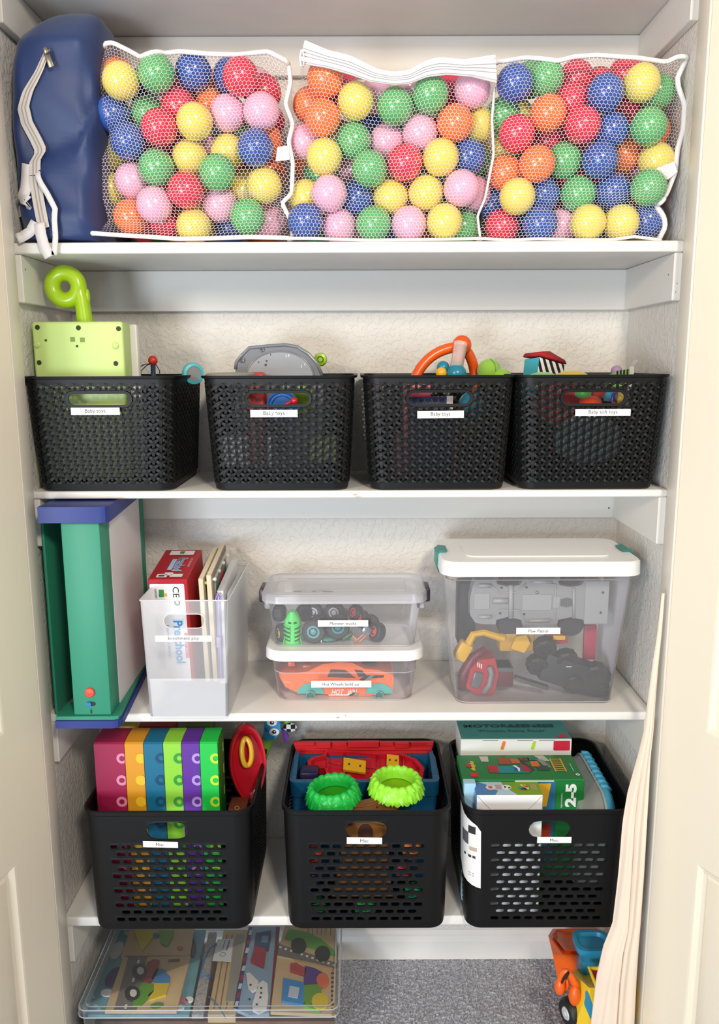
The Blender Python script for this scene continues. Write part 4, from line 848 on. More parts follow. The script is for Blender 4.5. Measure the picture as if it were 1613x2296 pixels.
# upper box: monster trucks
ub = thing('storage_box', 'small clear box with purple latches holding black-wheeled toy trucks', 'storage box', (-0.033, 1.71, -0.5935), 'clear lidded boxes')
tU = Tub(-0.0325, 1.708, -0.5932, -0.492, 0.300, 0.324, 0.142, 0.160, 0.026); clear_box(ub, tU)
ld = lid(ub, tU, -0.4745, -0.4945, 0.012, lidm, True)
for s in (-1, 1):
    cx = -0.0325+s*0.176
    obj('latch', MB().rbox(cx-0.008, cx+0.008, 1.675, 1.735, -0.508, -0.478, 0.004, seg=2), purp, ub, 40)
    obj('grip_ear', MB().rbox(cx-s*0.014-0.008, cx-s*0.014+0.008, 1.65, 1.755, -0.515, -0.497, 0.004, seg=2), lidm, ub, 40)
for x0, n_ in ((-0.140, 9), (-0.100, 4), (-0.078, 11)):
    obj('marker_scrawl', MB().tube([(x0+0.0022*i, 1.642+0.0016*math.sin(2.3*i+0.6*math.sin(5*i)), -0.4736) for i in range(n_)], 0.0004, 4), rgb('#5c5a66', 0.6), ld, False)
lettering('monster trucks', frame((-0.104, 1.651, -0.4738), (-1, 0, 0), (0, -1, 0)), 0.080, rgb('#6c6a76', 0.6), ld, 0.005)
sticker((713, 1390), (826, 1404), 'Monster trucks', 1.624, ub, tw=0.52, n_off=0.002)
# big box with teal latches
pb = thing('storage_box', 'large clear box with white lid and teal latches, full of toy vehicles', 'storage box', (0.375, 1.69, Z3+0.0005), 'clear lidded boxes')
tP = Tub(0.3700, 1.692, Z3+0.0005, -0.425, 0.328, 0.380, 0.166, 0.200, 0.022); clear_box(pb, tP)
pl2 = lid(pb, tP, -0.3965, -0.4270, 0.014, whl, False)
pnl = MB(); pnl.prism(rrect(0.30, 0.120, 0.02, 4, 0.3700, 1.685), -0.3968, -0.3940); obj('lid_raised_panel', pnl, whl, pl2, 40)
tlm = rgb('#1d8077', 0.35)
for s in (-1, 1):
    cx = 0.3700+s*0.196
    P_ = [(-0.012*s, 0.003), (0.004*s, 0.005), (0.012*s, -0.002), (0.012*s, -0.03), (0.006*s, -0.045), (0.004*s, -0.03), (0.002*s, -0.006)]
    if s > 0: P_ = P_[::-1]
    M = frame((cx, 1.665, -0.396), (1, 0, 0), (0, 0, 1)); obj('latch', MB().prism(P_, -0.052, 0.0, M), tlm, pb, 40)
sticker((1158, 1407), (1256, 1421), 'Paw Patrol', 1.600, pb, tw=0.44, n_off=0.002)

# --- contents: orange car kit
oc_ = mat('orange_car_plastic', '#f4702c', 0.28, coat=0.3); tq = rgb('#35b0a8', 0.35); blk = rgb('#1b1b1f', 0.5); dgl = rgb('#4a3a38', 0.25)
car = thing('toy_car', 'orange low sports car with turquoise wheel arches inside the white-lidded box', 'toy car', (-0.03, 1.68, Z3+0.005))
YC = 1.648
def CP(L_): return [(at(x, y, YC).x, at(x, y, YC).z) for x, y in L_]
FC = frame((0, YC, 0), (1, 0, 0), (0, 0, 1))
prof = CP([(628, 1520), (640, 1540), (665, 1552), (735, 1557), (738, 1562), (826, 1561), (880, 1550), (884, 1520), (880, 1512), (850, 1503), (818, 1500), (790, 1486), (760, 1484), (722, 1490), (690, 1506), (650, 1510), (625, 1508)])
cb = MB(); cb.loft([[(x, z, 0.0) for x, z in prof], [(x, z, -0.075) for x, z in prof]], M=FC)
obj('body', cb, oc_, car, 30)
def onface(name, L_, col, d=0.0008, par=None):
    mb = MB(); mb.poly([(x, z, d) for x, z in CP(L_)], FC); return obj(name, mb, rgb(col, 0.3), par or car, False)
onface('side_window', [(734, 1518), (742, 1500), (775, 1502), (798, 1520)], '#4a3a38'); onface('windscreen', [(795, 1501), (812, 1503), (822, 1514), (805, 1518)], '#2c2a2e'); onface('bonnet_stripe', [(806, 1524), (818, 1514), (862, 1514), (860, 1519), (822, 1521), (815, 1527)], '#26262a', 0.001)
onface('side_stripe', [(815, 1527), (832, 1513), (840, 1514), (822, 1529)], '#4ea89c', 0.0014)
for cx_, cy_ in ((697, 1554), (850, 1554)):
    q = at(cx_, cy_, YC); M = frame((q.x, YC-0.0006, q.z-0.002), (1, 0, 0), (0, 0, 1))
    arch = MB(); arch.poly([(p[0], p[1], 0.001) for p in ell(0, 0.0, 0.030, 0.025, 20, 0.05, math.pi-0.05)], M); obj('wheel_arch', arch, tq, car, False)
    obj('wheel_hub', MB().lathe([(0.0085, -0.004), (0.0095, 0.008), (0.0080, 0.0085), (0.0078, 0.003), (0, 0.003)], M, 22), tq, car, 40)
    hc = MB(); disc(hc, 0, 0, 0.0076, 0.0076, 0.0034, M, 20); obj('hub_recess', hc, rgb('#17605c', 0.5), car, False)
q = at(770, 1551, YC); lettering('HOT', frame((q.x-0.012, YC-0.0013, q.z), (1, 0, 0), (0, 0, 1)), 0.028, rgb('#f2e6e2', 0.4), car, 0.013, bold=0.03, shear=0.3)
lettering('WN', frame((q.x+0.020, YC-0.0013, q.z), (1, 0, 0), (0, 0, 1)), 0.020, rgb('#f2e6e2', 0.4), car, 0.013, bold=0.02, shear=0.3)
onface('sill_stripe', [(738, 1559), (782, 1559), (790, 1551), (777, 1556), (738, 1556.5)], '#dfe8ea', 0.0016); onface('sill_stripe', [(780, 1560), (792, 1552), (800, 1552), (790, 1560)], '#2a2a30', 0.0017); onface('sill_stripe', [(794, 1560), (800, 1554), (806, 1554), (802, 1560)], '#3a9a90', 0.0017)
onface('rear_light', [(634, 1526), (645, 1527), (660, 1532), (640, 1530)], '#f79a66', 0.001)
for (x, y, w_, h_, col, lab) in ((690, 1494, 22, 18, '#e8683a', 'loose orange car part on top of the car in the white-lidded box'), (655, 1484, 18, 12, '#f0643a', 'loose orange part at the left under the white lid'), (826, 1487, 40, 14, '#2f5c5e', 'dark teal loose part under the white lid, right'), (760, 1481, 90, 10, '#dcd6d8', 'folded instruction paper under the white lid')):
    q = at(x, y, 1.69); tag(obj('car_part' if 'paper' not in lab else 'instruction_paper', MB().rbox(q.x-pxr(w_/2), q.x+pxr(w_/2), 1.675, 1.715, q.z-pxr(h_/2), q.z+pxr(h_/2), 0.002), rgb(col, 0.35), None, 40), lab, 'car part' if 'paper' not in lab else 'paper')
q = at(735, 1493, 1.66); tag(obj('roof_part', MB().loft([[(q.x-0.02, 1.65, q.z-0.004), (q.x+0.05, 1.65, q.z-0.006), (q.x+0.05, 1.70, q.z-0.006), (q.x-0.02, 1.70, q.z-0.004)], [(q.x-0.008, 1.652, q.z+0.006), (q.x+0.04, 1.652, q.z+0.003), (q.x+0.04, 1.70, q.z+0.003), (q.x-0.008, 1.70, q.z+0.006)]]), rgb('#2d3f42', 0.3), None, False), 'dark roof part with a pale flash on the orange car', 'car part')

# --- contents: monster trucks
def wheel(root, px, py, Y, rpx, wpx, axis, hub, name='wheel'):
    c = at(px, py, Y); r = pxr(rpx, Y); w_ = pxr(wpx, Y); ax = Vector(axis).normalized(); ref = Vector((0, 0, 1)) if abs(ax.z) < 0.8 else Vector((1, 0, 0))
    ex = ref.cross(ax).normalized(); M = frame(c, ex, ax.cross(ex)); n = 28; lp = []
    for rr, z in ((0.55, -w_), (0.9, -w_), (1.0, -w_*0.7), (1.0, w_*0.7), (0.9, w_), (0.55, w_), (0.5, w_*0.6), (0.0, w_*0.6)):
        lp.append([((r*rr*(1+(0.05 if (k % 2 and rr > 0.95) else 0)))*math.cos(2*math.pi*k/n), (r*rr*(1+(0.05 if (k % 2 and rr > 0.95) else 0)))*math.sin(2*math.pi*k/n), z) for k in range(n)])
    wo = obj(name, MB().loft(lp, True, False, M=M), mat('tyre_rubber', '#2b2c33', 0.6), root, 35)
    mb = MB(); ringp(mb, 0, 0, r*0.38, r*0.56, w_*1.02, M, 22); mb.lathe([(r*0.30, w_*0.62), (r*0.26, w_*0.95), (0, w_*1.0)], M, 14); obj('hub', mb, rgb(hub, 0.35), wo, 40)
    return wo
zf_ = -0.5925
t1 = thing('monster_truck', 'green skeleton-ribbed toy truck at the left of the purple-latched box', 'toy truck', (at(657, 1400, 1.67).x, 1.68, zf_))
gsk = mat('neon_green_plastic', '#54e06a', 0.35)
sk = [(1370, 6), (1378, 12), (1390, 18), (1402, 20), (1412, 17), (1425, 15), (1438, 18), (1446, 18)]
lp = []
for y, hw in sk:
    c = at(656, y, 1.655); h = pxr(hw, 1.655); lp.append([(c.x+h*math.cos(a), 1.657-0.012*max(0, math.sin(a)), c.z) for a in [math.pi*i/10 for i in range(11)]]+[(c.x-h, 1.668, c.z), (c.x+h, 1.668, c.z)])
bd = obj('body', MB().loft(lp), gsk, t1, 40)
for k in range(4):
    for s in (-1, 1):
        y = 1404+k*9; obj('rib', MB().tube([at(656+s*4, y+3, 1.643), at(656+s*10, y+1, 1.645), at(656+s*19, y-4, 1.654)], 0.0022, 6), gsk, bd, True)
        obj('rib_gap', MB().tube([at(656+s*5, y+7, 1.6435), at(656+s*11, y+5, 1.6455), at(656+s*17, y+1, 1.653)], 0.0013, 6), rgb('#1f5a2a', 0.6), bd, True)
for s in (-1, 1): obj('eye_socket', MB().tube([at(656+s*3, 1398, 1.645), at(656+s*9, 1396, 1.6455)], 0.0022, 6), blk, bd, True)
for s in (-1, 1): obj('skid_bar', MB().tube([at(656+s*17, 1425, 1.654), at(656+s*20, 1445, 1.652), at(656+s*9, 1446, 1.648)], 0.0015, 6), gsk, t1, True)
wheel(t1, 627, 1374, 1.675, 19, 11, (1, -0.3, 0), '#3a3a40'); wheel(t1, 634, 1418, 1.672, 21, 11, (-1, -0.5, 0), '#d8c83a'); wheel(t1, 682, 1374, 1.69, 19, 10, (0.7, -1, 0), '#2a2a30')
t2 = thing('monster_truck', 'teal toy truck with big black wheels in the middle of the purple-latched box', 'toy truck', (at(735, 1420, 1.67).x, 1.68, zf_))
obj('body', MB().rbox(at(680, 1425, 1.67).x, at(790, 1425, 1.67).x, 1.668, 1.70, zf_+0.004, at(700, 1420, 1.67).z, 0.008, seg=2), rgb('#245a5c', 0.35), t2, 40)
obj('snout', MB().sph(at(737, 1432, 1.662), (0.018, 0.012, 0.006)), rgb('#2f7a72', 0.35), t2, True); obj('tail_fin', MB().tube([at(770, 1432, 1.665), at(790, 1422, 1.66), at(785, 1435, 1.66)], [0.006, 0.004, 0.001], 8), rgb('#3f8a5a', 0.35), t2, True)
for k in range(3): q = at(702+k*9, 1436+k, 1.653); obj('tooth', MB().loft([[(q.x-0.002, q.y, q.z+0.003), (q.x+0.002, q.y, q.z+0.003), (q.x, q.y+0.003, q.z+0.003)], [(q.x+0.001, q.y-0.001, q.z-0.003), (q.x+0.0015, q.y-0.001, q.z-0.003), (q.x+0.001, q.y, q.z-0.003)]]), rgb('#f0f0ee', 0.4), t2, False)
wheel(t2, 704, 1415, 1.658, 27, 9, (-0.1, -1, 0.05), '#3a8f92'); wheel(t2, 758, 1405, 1.655, 27, 9, (0.05, -1, 0.05), '#35868c')
t3 = thing('monster_truck', 'dark toy truck lying at the back with silver wheel rims in the purple-latched box', 'toy truck', (at(720, 1375, 1.70).x, 1.70, zf_))
obj('chassis', MB().rbox(at(690, 1380, 1.71).x, at(780, 1380, 1.71).x, 1.712, 1.74, at(690, 1420, 1.71).z, at(690, 1370, 1.71).z, 0.006), rgb('#3b3d46', 0.5), t3, 40)
wheel(t3, 703, 1371, 1.70, 21, 8, (-0.15, -1, 0), '#b9bcc2'); wheel(t3, 751, 1372, 1.70, 23, 8, (-0.3, -1, 0), '#a9acb4'); wheel(t3, 722, 1390, 1.69, 22, 8, (0.3, -0.5, 1), '#2c2c34')
t4 = thing('monster_truck', 'toy truck with red wheel centres at the right end of its pile', 'toy truck', (at(820, 1400, 1.68).x, 1.69, zf_))
obj('frame', MB().tube([at(795, 1385, 1.68), at(815, 1400, 1.675), at(838, 1410, 1.672)], 0.008, 8), rgb('#35333a', 0.5), t4, True)
cr = rgb('#d98a6a', 0.3)
for L_ in ([(795, 1443), (806, 1430), (822, 1417), (828, 1410)], [(800, 1447), (812, 1434), (826, 1420)], [(790, 1425), (800, 1434), (806, 1440)]): obj('roll_bar', MB().tube([at(x, y, 1.652) for x, y in L_], 0.0017, 6), cr, t4, True)
obj('engine', MB().rbox(-0.010, 0.010, -0.008, 0.008, -0.009, 0.009, 0.003, Matrix.Translation(at(822, 1413, 1.655)) @ Matrix.Rotation(0.5, 4, 'Y')), mat('chrome', '#9a9ca2', 0.2, 0.9), t4, 40)
wheel(t4, 798, 1374, 1.685, 19, 9, (-1, -0.8, 0.4), '#c84a4a'); wheel(t4, 812, 1388, 1.675, 20, 9, (-1, -0.7, 0.3), '#d85050'); wheel(t4, 846, 1417, 1.662, 22, 11, (-1, -0.6, 0.4), '#e0584e'); wheel(t4, 830, 1398, 1.69, 21, 10, (-0.4, -1, 0), '#55252a')

# --- contents of the large box
gc = thing('toy_car', 'grey underside of a large toy car standing on its side in the teal-latched box', 'toy car', (at(1215, 1400, 1.64).x, 1.65, -0.56))
gy = mat('grey_car_plastic', '#8b8d90', 0.42); YG = 1.640; FG = frame((0, YG, 0), (1, 0, 0), (0, 0, 1))
def GP(L_): return [(at(x, y, YG).x, at(x, y, YG).z) for x, y in L_]
outl = [(1066, 1302), (1060, 1315), (1054, 1345), (1055, 1380), (1066, 1396), (1085, 1400), (1112, 1400), (1114, 1390), (1140, 1383), (1170, 1390), (1172, 1401), (1250, 1400), (1252, 1390), (1280, 1384), (1310, 1390), (1312, 1400), (1342, 1400), (1358, 1380), (1365, 1345), (1360, 1315), (1350, 1302), (1312, 1302), (1304, 1312), (1280, 1316), (1256, 1312), (1250, 1302), (1172, 1302), (1166, 1312), (1140, 1315), (1116, 1310), (1112, 1302)]
gb = obj('floor_pan', MB().prism(GP(outl), -0.030, 0.0, FG), gy, gc, 30)
gl = mat('grey_car_plastic_light', '#9a9c9f', 0.38)
def gbar(L_, r): obj('pipe', MB().tube([at(x, y, YG-0.002) for x, y in L_], r, 7), gl, gb, True)
gbar([(1146, 1312), (1146, 1386)], 0.0055); gbar([(1287, 1318), (1287, 1386)], 0.003)
for s in (1313, 1383): gbar([(1074, s), (1102, s)], 0.004)
gbar([(1102, 1313), (1122, 1330), (1160, 1328), (1180, 1308)], 0.0015); gbar([(1102, 1383), (1122, 1368), (1165, 1368), (1180, 1392), (1245, 1390), (1247, 1310), (1190, 1308)], 0.0015)
gbar([(1195, 1305), (1238, 1305)], 0.0036); gbar([(1187, 1392), (1234, 1391)], 0.0036); gbar([(1105, 1347), (1140, 1347)], 0.006)
for L_ in (((1064, 1098, 1330, 1366),), ((1172, 1237, 1333, 1368),), ((1241, 1255, 1337, 1363),), ((1314, 1362, 1303, 1398),)):
    x0, x1, y0, y1 = L_[0]; a, b = at(x0, y0, YG), at(x1, y1, YG); obj('raised_panel', MB().rbox(a.x, b.x, YG-0.002, YG, b.z, a.z, 0.0008, seg=1), gl, gb, 30)
for k in range(7): a, b = at(1258+k*4, 1340, YG), at(1260+k*4, 1362, YG); obj('grille_slot', MB().box(a.x, b.x, YG-0.0008, YG, b.z+abs(k-3)*0.001, a.z-abs(k-3)*0.001), rgb('#4d4f52', 0.5), gb, False)
for x, y in ((1125, 1318), (1181, 1317), (1352, 1328), (1122, 1375), (1176, 1377), (1347, 1373)):
    q = at(x, y, YG); mb = MB(); disc(mb, q.x, q.z, 0.0028, 0.0028, 0.0004 if x < 1300 else 0.0024, FG, 14); obj('screw_hole', mb, rgb('#3a3c3e', 0.6), gb, False)
q = at(1205, 1328, YG-0.001); obj('screw_head', MB().sph(q, 0.0034, nu=14, nv=8), mat('chrome', '#9a9ca2', 0.2, 0.9), gb, True)
for x, y in ((1146, 1309), (1285, 1309), (1142, 1395), (1280, 1395)):
    c = at(x, y, 1.668); mb = MB(); mb.lathe([(0.016, -0.012), (0.026, -0.012), (0.028, -0.008), (0.028, 0.008), (0.026, 0.012), (0, 0.012)], frame(c, (1, 0, 0), (0, 0, 1)), 24); obj('wheel', mb, mat('tyre_rubber', '#2b2c33', 0.6), gc, 35)
yl = mat('yellow_toy_plastic', '#d9a81c', 0.38); dkg = mat('charcoal_toy_plastic', '#222426', 0.5)
dg = thing('toy_digger', 'yellow digger toy with a long arm beneath the grey car', 'toy vehicle', (at(1110, 1440, 1.66).x, 1.67, Z3+0.10))
obj('arm', MB().tube([at(1042, 1460, 1.64), at(1062, 1422, 1.645), at(1085, 1418, 1.645), at(1130, 1432, 1.65)], [0.010, 0.008, 0.007, 0.008], 8), yl, dg, 35)
obj('bucket', MB().rbox(-0.014, 0.014, -0.014, 0.014, -0.020, 0.020, 0.004, Matrix.Translation(at(1038, 1458, 1.645)) @ Matrix.Rotation(0.5, 4, 'Y')), yl, dg, 40)
obj('cab', MB().prism(CPx := [(at(x, y, 1.65).x, at(x, y, 1.65).z) for x, y in ((1150, 1440), (1158, 1425), (1180, 1422), (1188, 1440), (1175, 1462), (1145, 1452))], -0.02, 0.006, frame((0, 1.65, 0), (1, 0, 0), (0, 0, 1))), yl, dg, 30)
obj('deck', MB().rbox(at(1120, 1430, 1.66).x, at(1200, 1430, 1.66).x, 1.655, 1.70, at(1120, 1460, 1.66).z, at(1120, 1418, 1.66).z, 0.005), rgb('#b98d1a', 0.45), dg, 40)
rv = thing('toy_truck', 'red fire truck toy with a grey windscreen at the bottom left of the big box', 'toy vehicle', (at(1085, 1520, 1.64).x, 1.66, Z3+0.006))
obj('cab', MB().prism([(at(x, y, 1.645).x, at(x, y, 1.645).z) for x, y in ((1045, 1540), (1055, 1500), (1075, 1478), (1110, 1475), (1118, 1510), (1108, 1555), (1070, 1556))], -0.05, 0.004, frame((0, 1.645, 0), (1, 0, 0), (0, 0, 1))), rgb('#b01c28', 0.35), rv, 30)
obj('side_wall', MB().tube([at(x, y, 1.66) for x, y in ((1036, 1545), (1040, 1510), (1060, 1475), (1090, 1455))], [0.010, 0.012, 0.012, 0.008], 8), rgb('#6a1522', 0.4), rv, True)
obj('windscreen', MB().rbox(-0.010, 0.010, -0.003, 0.003, -0.018, 0.018, 0.003, Matrix.Translation(at(1070, 1525, 1.638)) @ Matrix.Rotation(0.25, 4, 'Y')), rgb('#5a5d62', 0.25), rv, 40)
obj('bumper', MB().tube([at(x, y, 1.635) for x, y in ((1085, 1553), (1098, 1535), (1103, 1510), (1098, 1495))], 0.006, 8), rgb('#7d8086', 0.35), rv, True)
obj('rear_box', MB().rbox(at(1108, 1520, 1.65).x, at(1152, 1520, 1.65).x, 1.648, 1.70, Z3+0.02, at(1110, 1497, 1.65).z, 0.004), rgb('#5d1520', 0.45), rv, 40); obj('rear_rail', MB().rbox(at(1108, 1500, 1.65).x, at(1152, 1500, 1.65).x, 1.646, 1.70, at(1108, 1506, 1.65).z, at(1110, 1497, 1.65).z, 0.002), rgb('#55585c', 0.4), rv, 40)
for k in range(3): q = at(1072+k*4, 1490+k*2, 1.641); obj('stripe', MB().box(q.x-0.001, q.x+0.001, 1.6403, 1.6412, q.z-0.005, q.z+0.005), rgb('#e8e6e4', 0.4), rv, False)
bt = thing('toy_truck', 'black toy truck lying on its wheels at the bottom right of the big box', 'toy vehicle', (at(1290, 1500, 1.65).x, 1.66, Z3+0.006))
BTm = Matrix.Translation(at(1288, 1500, 1.665)) @ Matrix.Rotation(0.33, 4, 'Y')
obj('chassis', MB().rbox(-0.075, 0.075, -0.028, 0.03, -0.040, 0.022, 0.006, BTm), dkg, bt, 40)
for x, y, r in ((1222, 1452, 26), (1205, 1490, 25), (1270, 1480, 27), (1335, 1510, 28), (1285, 1530, 25), (1348, 1545, 20)):
    mb = MB(); r_ = pxr(r, 1.64); n = 20; c = at(x, y, 1.648); M = frame(c, (1, 0, 0), (0, -0.35, 1))
    lp = [[(r_*k_*(1+(0.07 if i % 2 else 0))*math.cos(2*math.pi*i/n), r_*k_*(1+(0.07 if i % 2 else 0))*math.sin(2*math.pi*i/n), z) for i in range(n)] for k_, z in ((0.9, -0.014), (1, -0.010), (1, 0.008), (0.85, 0.012), (0.5, 0.012), (0.45, 0.006), (0.0, 0.006))]
    obj('wheel', mb.loft(lp, True, False, M=M), dkg, bt, 30)
obj('grey_step', MB().rbox(-0.038, 0.038, -0.01, 0.01, -0.004, 0.004, 0.002, Matrix.Translation(at(1192, 1530, 1.64)) @ Matrix.Rotation(0.32, 4, 'Y')), rgb('#4b4e50', 0.4), bt, 40)
q = at(1276, 1495, 1.628); obj('badge', MB().box(q.x-0.006, q.x+0.006, q.y, q.y+0.0006, q.z-0.001, q.z+0.001), rgb('#c9cacb', 0.4), bt, False)
br = thing('toy_boat', 'red and yellow toy vehicle nose behind the label of the big box', 'toy vehicle', (at(1250, 1430, 1.67).x, 1.68, Z3+0.12))
obj('hull', MB().prism([(at(x, y, 1.665).x, at(x, y, 1.665).z) for x, y in ((1222, 1422), (1270, 1420), (1275, 1442), (1235, 1446))], -0.03, 0.0, frame((0, 1.665, 0), (1, 0, 0), (0, 0, 1))), rgb('#a3202c', 0.35), br, 30); obj('seat', MB().rbox(at(1240, 1420, 1.66).x, at(1268, 1420, 1.66).x, 1.655, 1.664, at(1240, 1434, 1.66).z, at(1240, 1424, 1.66).z, 0.002), yl, br, 40)
tag(obj('toy_ramp', MB().rbox(at(1312, 1400, 1.69).x, at(1340, 1400, 1.69).x, 1.69, 1.70, at(1312, 1480, 1.69).z, at(1312, 1402, 1.69).z, 0.002), rgb('#a82a4a', 0.4), None, 40), 'crimson panel standing at the back right of the big box', 'toy part')
tag(obj('toy_truck', MB().rbox(at(1026, 1310, 1.72).x, at(1066, 1310, 1.72).x, 1.70, 1.75, at(1030, 1440, 1.72).z, at(1030, 1302, 1.72).z, 0.006), mat('slate_toy_plastic', '#3a3e46', 0.45), None, 40), 'slate grey toy block standing at the back left of the big box', 'toy part')
# ---------------------------------------------------------------- fourth shelf: three slotted bins
Z4 = -1.1815
blackb = mat('bin_plastic', '#0b0b0c', 0.46, bump=(600, 0.06, 0.0004), spec=0.3)
def slot_wall(mb, S_, L_, H, handle, rows=11, ncol=10, pitch=0.0243, rz=0.0170, zbase=0.001, hw=(0.0050, 0.0041), th=0.0025):
    """a flat wall from x=-L/2..L/2, z=0..H"""
    xa = -ncol*pitch/2; z = 0.0
    perf(mb, S_, -L_/2, L_/2, 0, zbase, None, th)
    for r in range(rows):
        za, zb = zbase+r*rz, zbase+(r+1)*rz; odd = (r % 2 == 1); n = ncol-1 if odd else ncol; x = xa+(pitch/2 if odd else 0)
        perf(mb, S_, -L_/2, x, za, zb, None, th)
        for c in range(n):
            perf(mb, S_, x, x+pitch, za, zb, (x+pitch/2, (za+zb)/2, hw[0], hw[1]), th); x += pitch
        perf(mb, S_, x, L_/2, za, zb, None, th)
    zt = zbase+rows*rz
    if handle:
        cz, h, b = handle; ha = h+b+0.002
        perf(mb, S_, -L_/2, L_/2, zt, cz-b-0.002, None, th)
        perf(mb, S_, -L_/2, -ha, cz-b-0.002, cz+b+0.002, None, th); perf(mb, S_, -ha, ha, cz-b-0.002, cz+b+0.002, (0, cz, h, b), th); perf(mb, S_, ha, L_/2, cz-b-0.002, cz+b+0.002, None, th)
        perf(mb, S_, -L_/2, L_/2, cz+b+0.002, H, None, th)
    else: perf(mb, S_, -L_/2, L_/2, zt, H, None, th)
BH = 0.280
def slotted_bin():
    t = Tub(0, 0, 0, BH, 0.334, 0.346, 0.306, 0.318, 0.034); z0 = 0.020
    root = thing('slotted_bin', 'x', 'bin', (0, 0, 0), 'black slotted bins')
    segs = t.segs()
    for k, nm in ((0, 'front_wall'), (2, 'side_wall'), (4, 'back_wall'), (6, 'side_wall')):
        L_ = segs[k]; mb = MB()
        f = (lambda kk, LL: (lambda x, z, off: t.P(kk+min(0.99999, max(0.0, x/LL+0.5)), (z0+z)/BH, off)))(k, L_)
        if k in (0, 4): slot_wall(mb, f, L_, BH-z0-0.010, (0.2160, 0.0225, 0.0195))
        else: slot_wall(mb, f, L_, BH-z0-0.010, None, rows=15, ncol=15, pitch=0.0150, rz=0.0125, zbase=0.018, hw=(0.0028, 0.0040))
        obj(nm, mb, blackb, root, False)
    for k in (1, 3, 5, 7):
        obj('corner', MB().loft([[t.P(k+min(0.99999, i/8), (z0+(BH-z0-0.010)*v_)/BH) for i in range(9)] for v_ in (0, 0.5, 1)], False, False, closed=False), blackb, root, True)
    obj('base', MB().loft([t.loop(0.0, -0.012, 8), t.loop(0.002, -0.007, 8), t.loop(0.018, -0.0015, 8), t.loop(z0/BH, 0.0, 8)], True, False), blackb, root, 40)
    obj('rim', MB().loft([t.loop((BH-0.011)/BH, 0.0005, 8), t.loop((BH-0.008)/BH, 0.0035, 8), t.loop(1.0, 0.0035, 8), t.loop(1.006, 0.001, 8), t.loop(1.0, -0.0025, 8), t.loop((BH-0.011)/BH, -0.0005, 8)], False, False), blackb, root, 40)
    return root
sbn = slotted_bin(); BN = []
for i, (x, lab) in enumerate(((-0.3975, 'black slotted bin holding the six coloured boxes, leftmost of three'), (0.0120, 'black slotted bin holding the blue toolbox, between the other two'), (0.3880, 'black slotted bin holding the boxed games, beside the curtain'))):
    d = Vector((x, 1.673, Z4+0.0005))
    if i == 0: o = sbn; pend = d
    else: o = copy_thing(sbn, d)
    o['label'] = lab; BN.append(o)
sbn.location = sbn.location+pend; BASE[sbn.name] += pend
for o in sbn.children: BASE[o.name] = BASE[sbn.name]
YQ = 1.5150
sticker((321, 1886), (400, 1899), 'Misc.', YQ, BN[0], tw=0.26, n_off=0.0015, tilt=-0.03); sticker((778, 1877), (857, 1891), 'Misc', YQ, BN[1], tw=0.24, n_off=0.0015, tilt=-0.015); sticker((1205, 1876), (1281, 1889), 'Misc.', YQ, BN[2], tw=0.25, n_off=0.0015)
# paper product tag wrapped round the left front corner of the right bin
tP3 = Tub(0.3880, 1.673, Z4+0.0005, Z4+BH+0.0005, 0.334, 0.346, 0.306, 0.318, 0.034)
tg_ = MB(); cols = [7.95, 7.8, 7.6, 7.4, 7.2, 7.0, 6.95, 6.85]; g = [[tP3.P(u_, v_, 0.0016) for u_ in cols] for v_ in (0.36, 0.55, 0.72, 0.83, 0.90)]
g[0] = [tP3.P(u_, 0.36+0.10*(i/7)**1.5, 0.0016) for i, u_ in enumerate(cols)]; g[4] = [tP3.P(u_, 0.83+0.14*(i/7)**0.6, 0.0016) for i, u_ in enumerate(cols)]
tg_.loft(g, False, False, closed=False); tgo = obj('product_tag', tg_, rgb('#eae8e6', 0.5), BN[2], True)
def tagprint(us, v0, v1, col):
    mb = MB(); mb.loft([[tP3.P(u_, v_, 0.0021) for u_ in us] for v_ in (v0, (v0+v1)/2, v1)], False, False, closed=False); obj('tag_print', mb, rgb(col, 0.5), tgo, True)
tagprint((7.75, 7.6, 7.45), 0.80, 0.86, '#2a2a2e'); tagprint((7.45, 7.3, 7.15, 7.0), 0.70, 0.80, '#5a5a60'); tagprint((7.8, 7.65, 7.5), 0.66, 0.69, '#b9aa96'); tagprint((7.75, 7.5, 7.2), 0.60, 0.62, '#3c3c40'); tagprint((7.7, 7.45), 0.47, 0.475, '#9a9aa0'); tagprint((7.7, 7.45), 0.45, 0.455, '#9a9aa0')

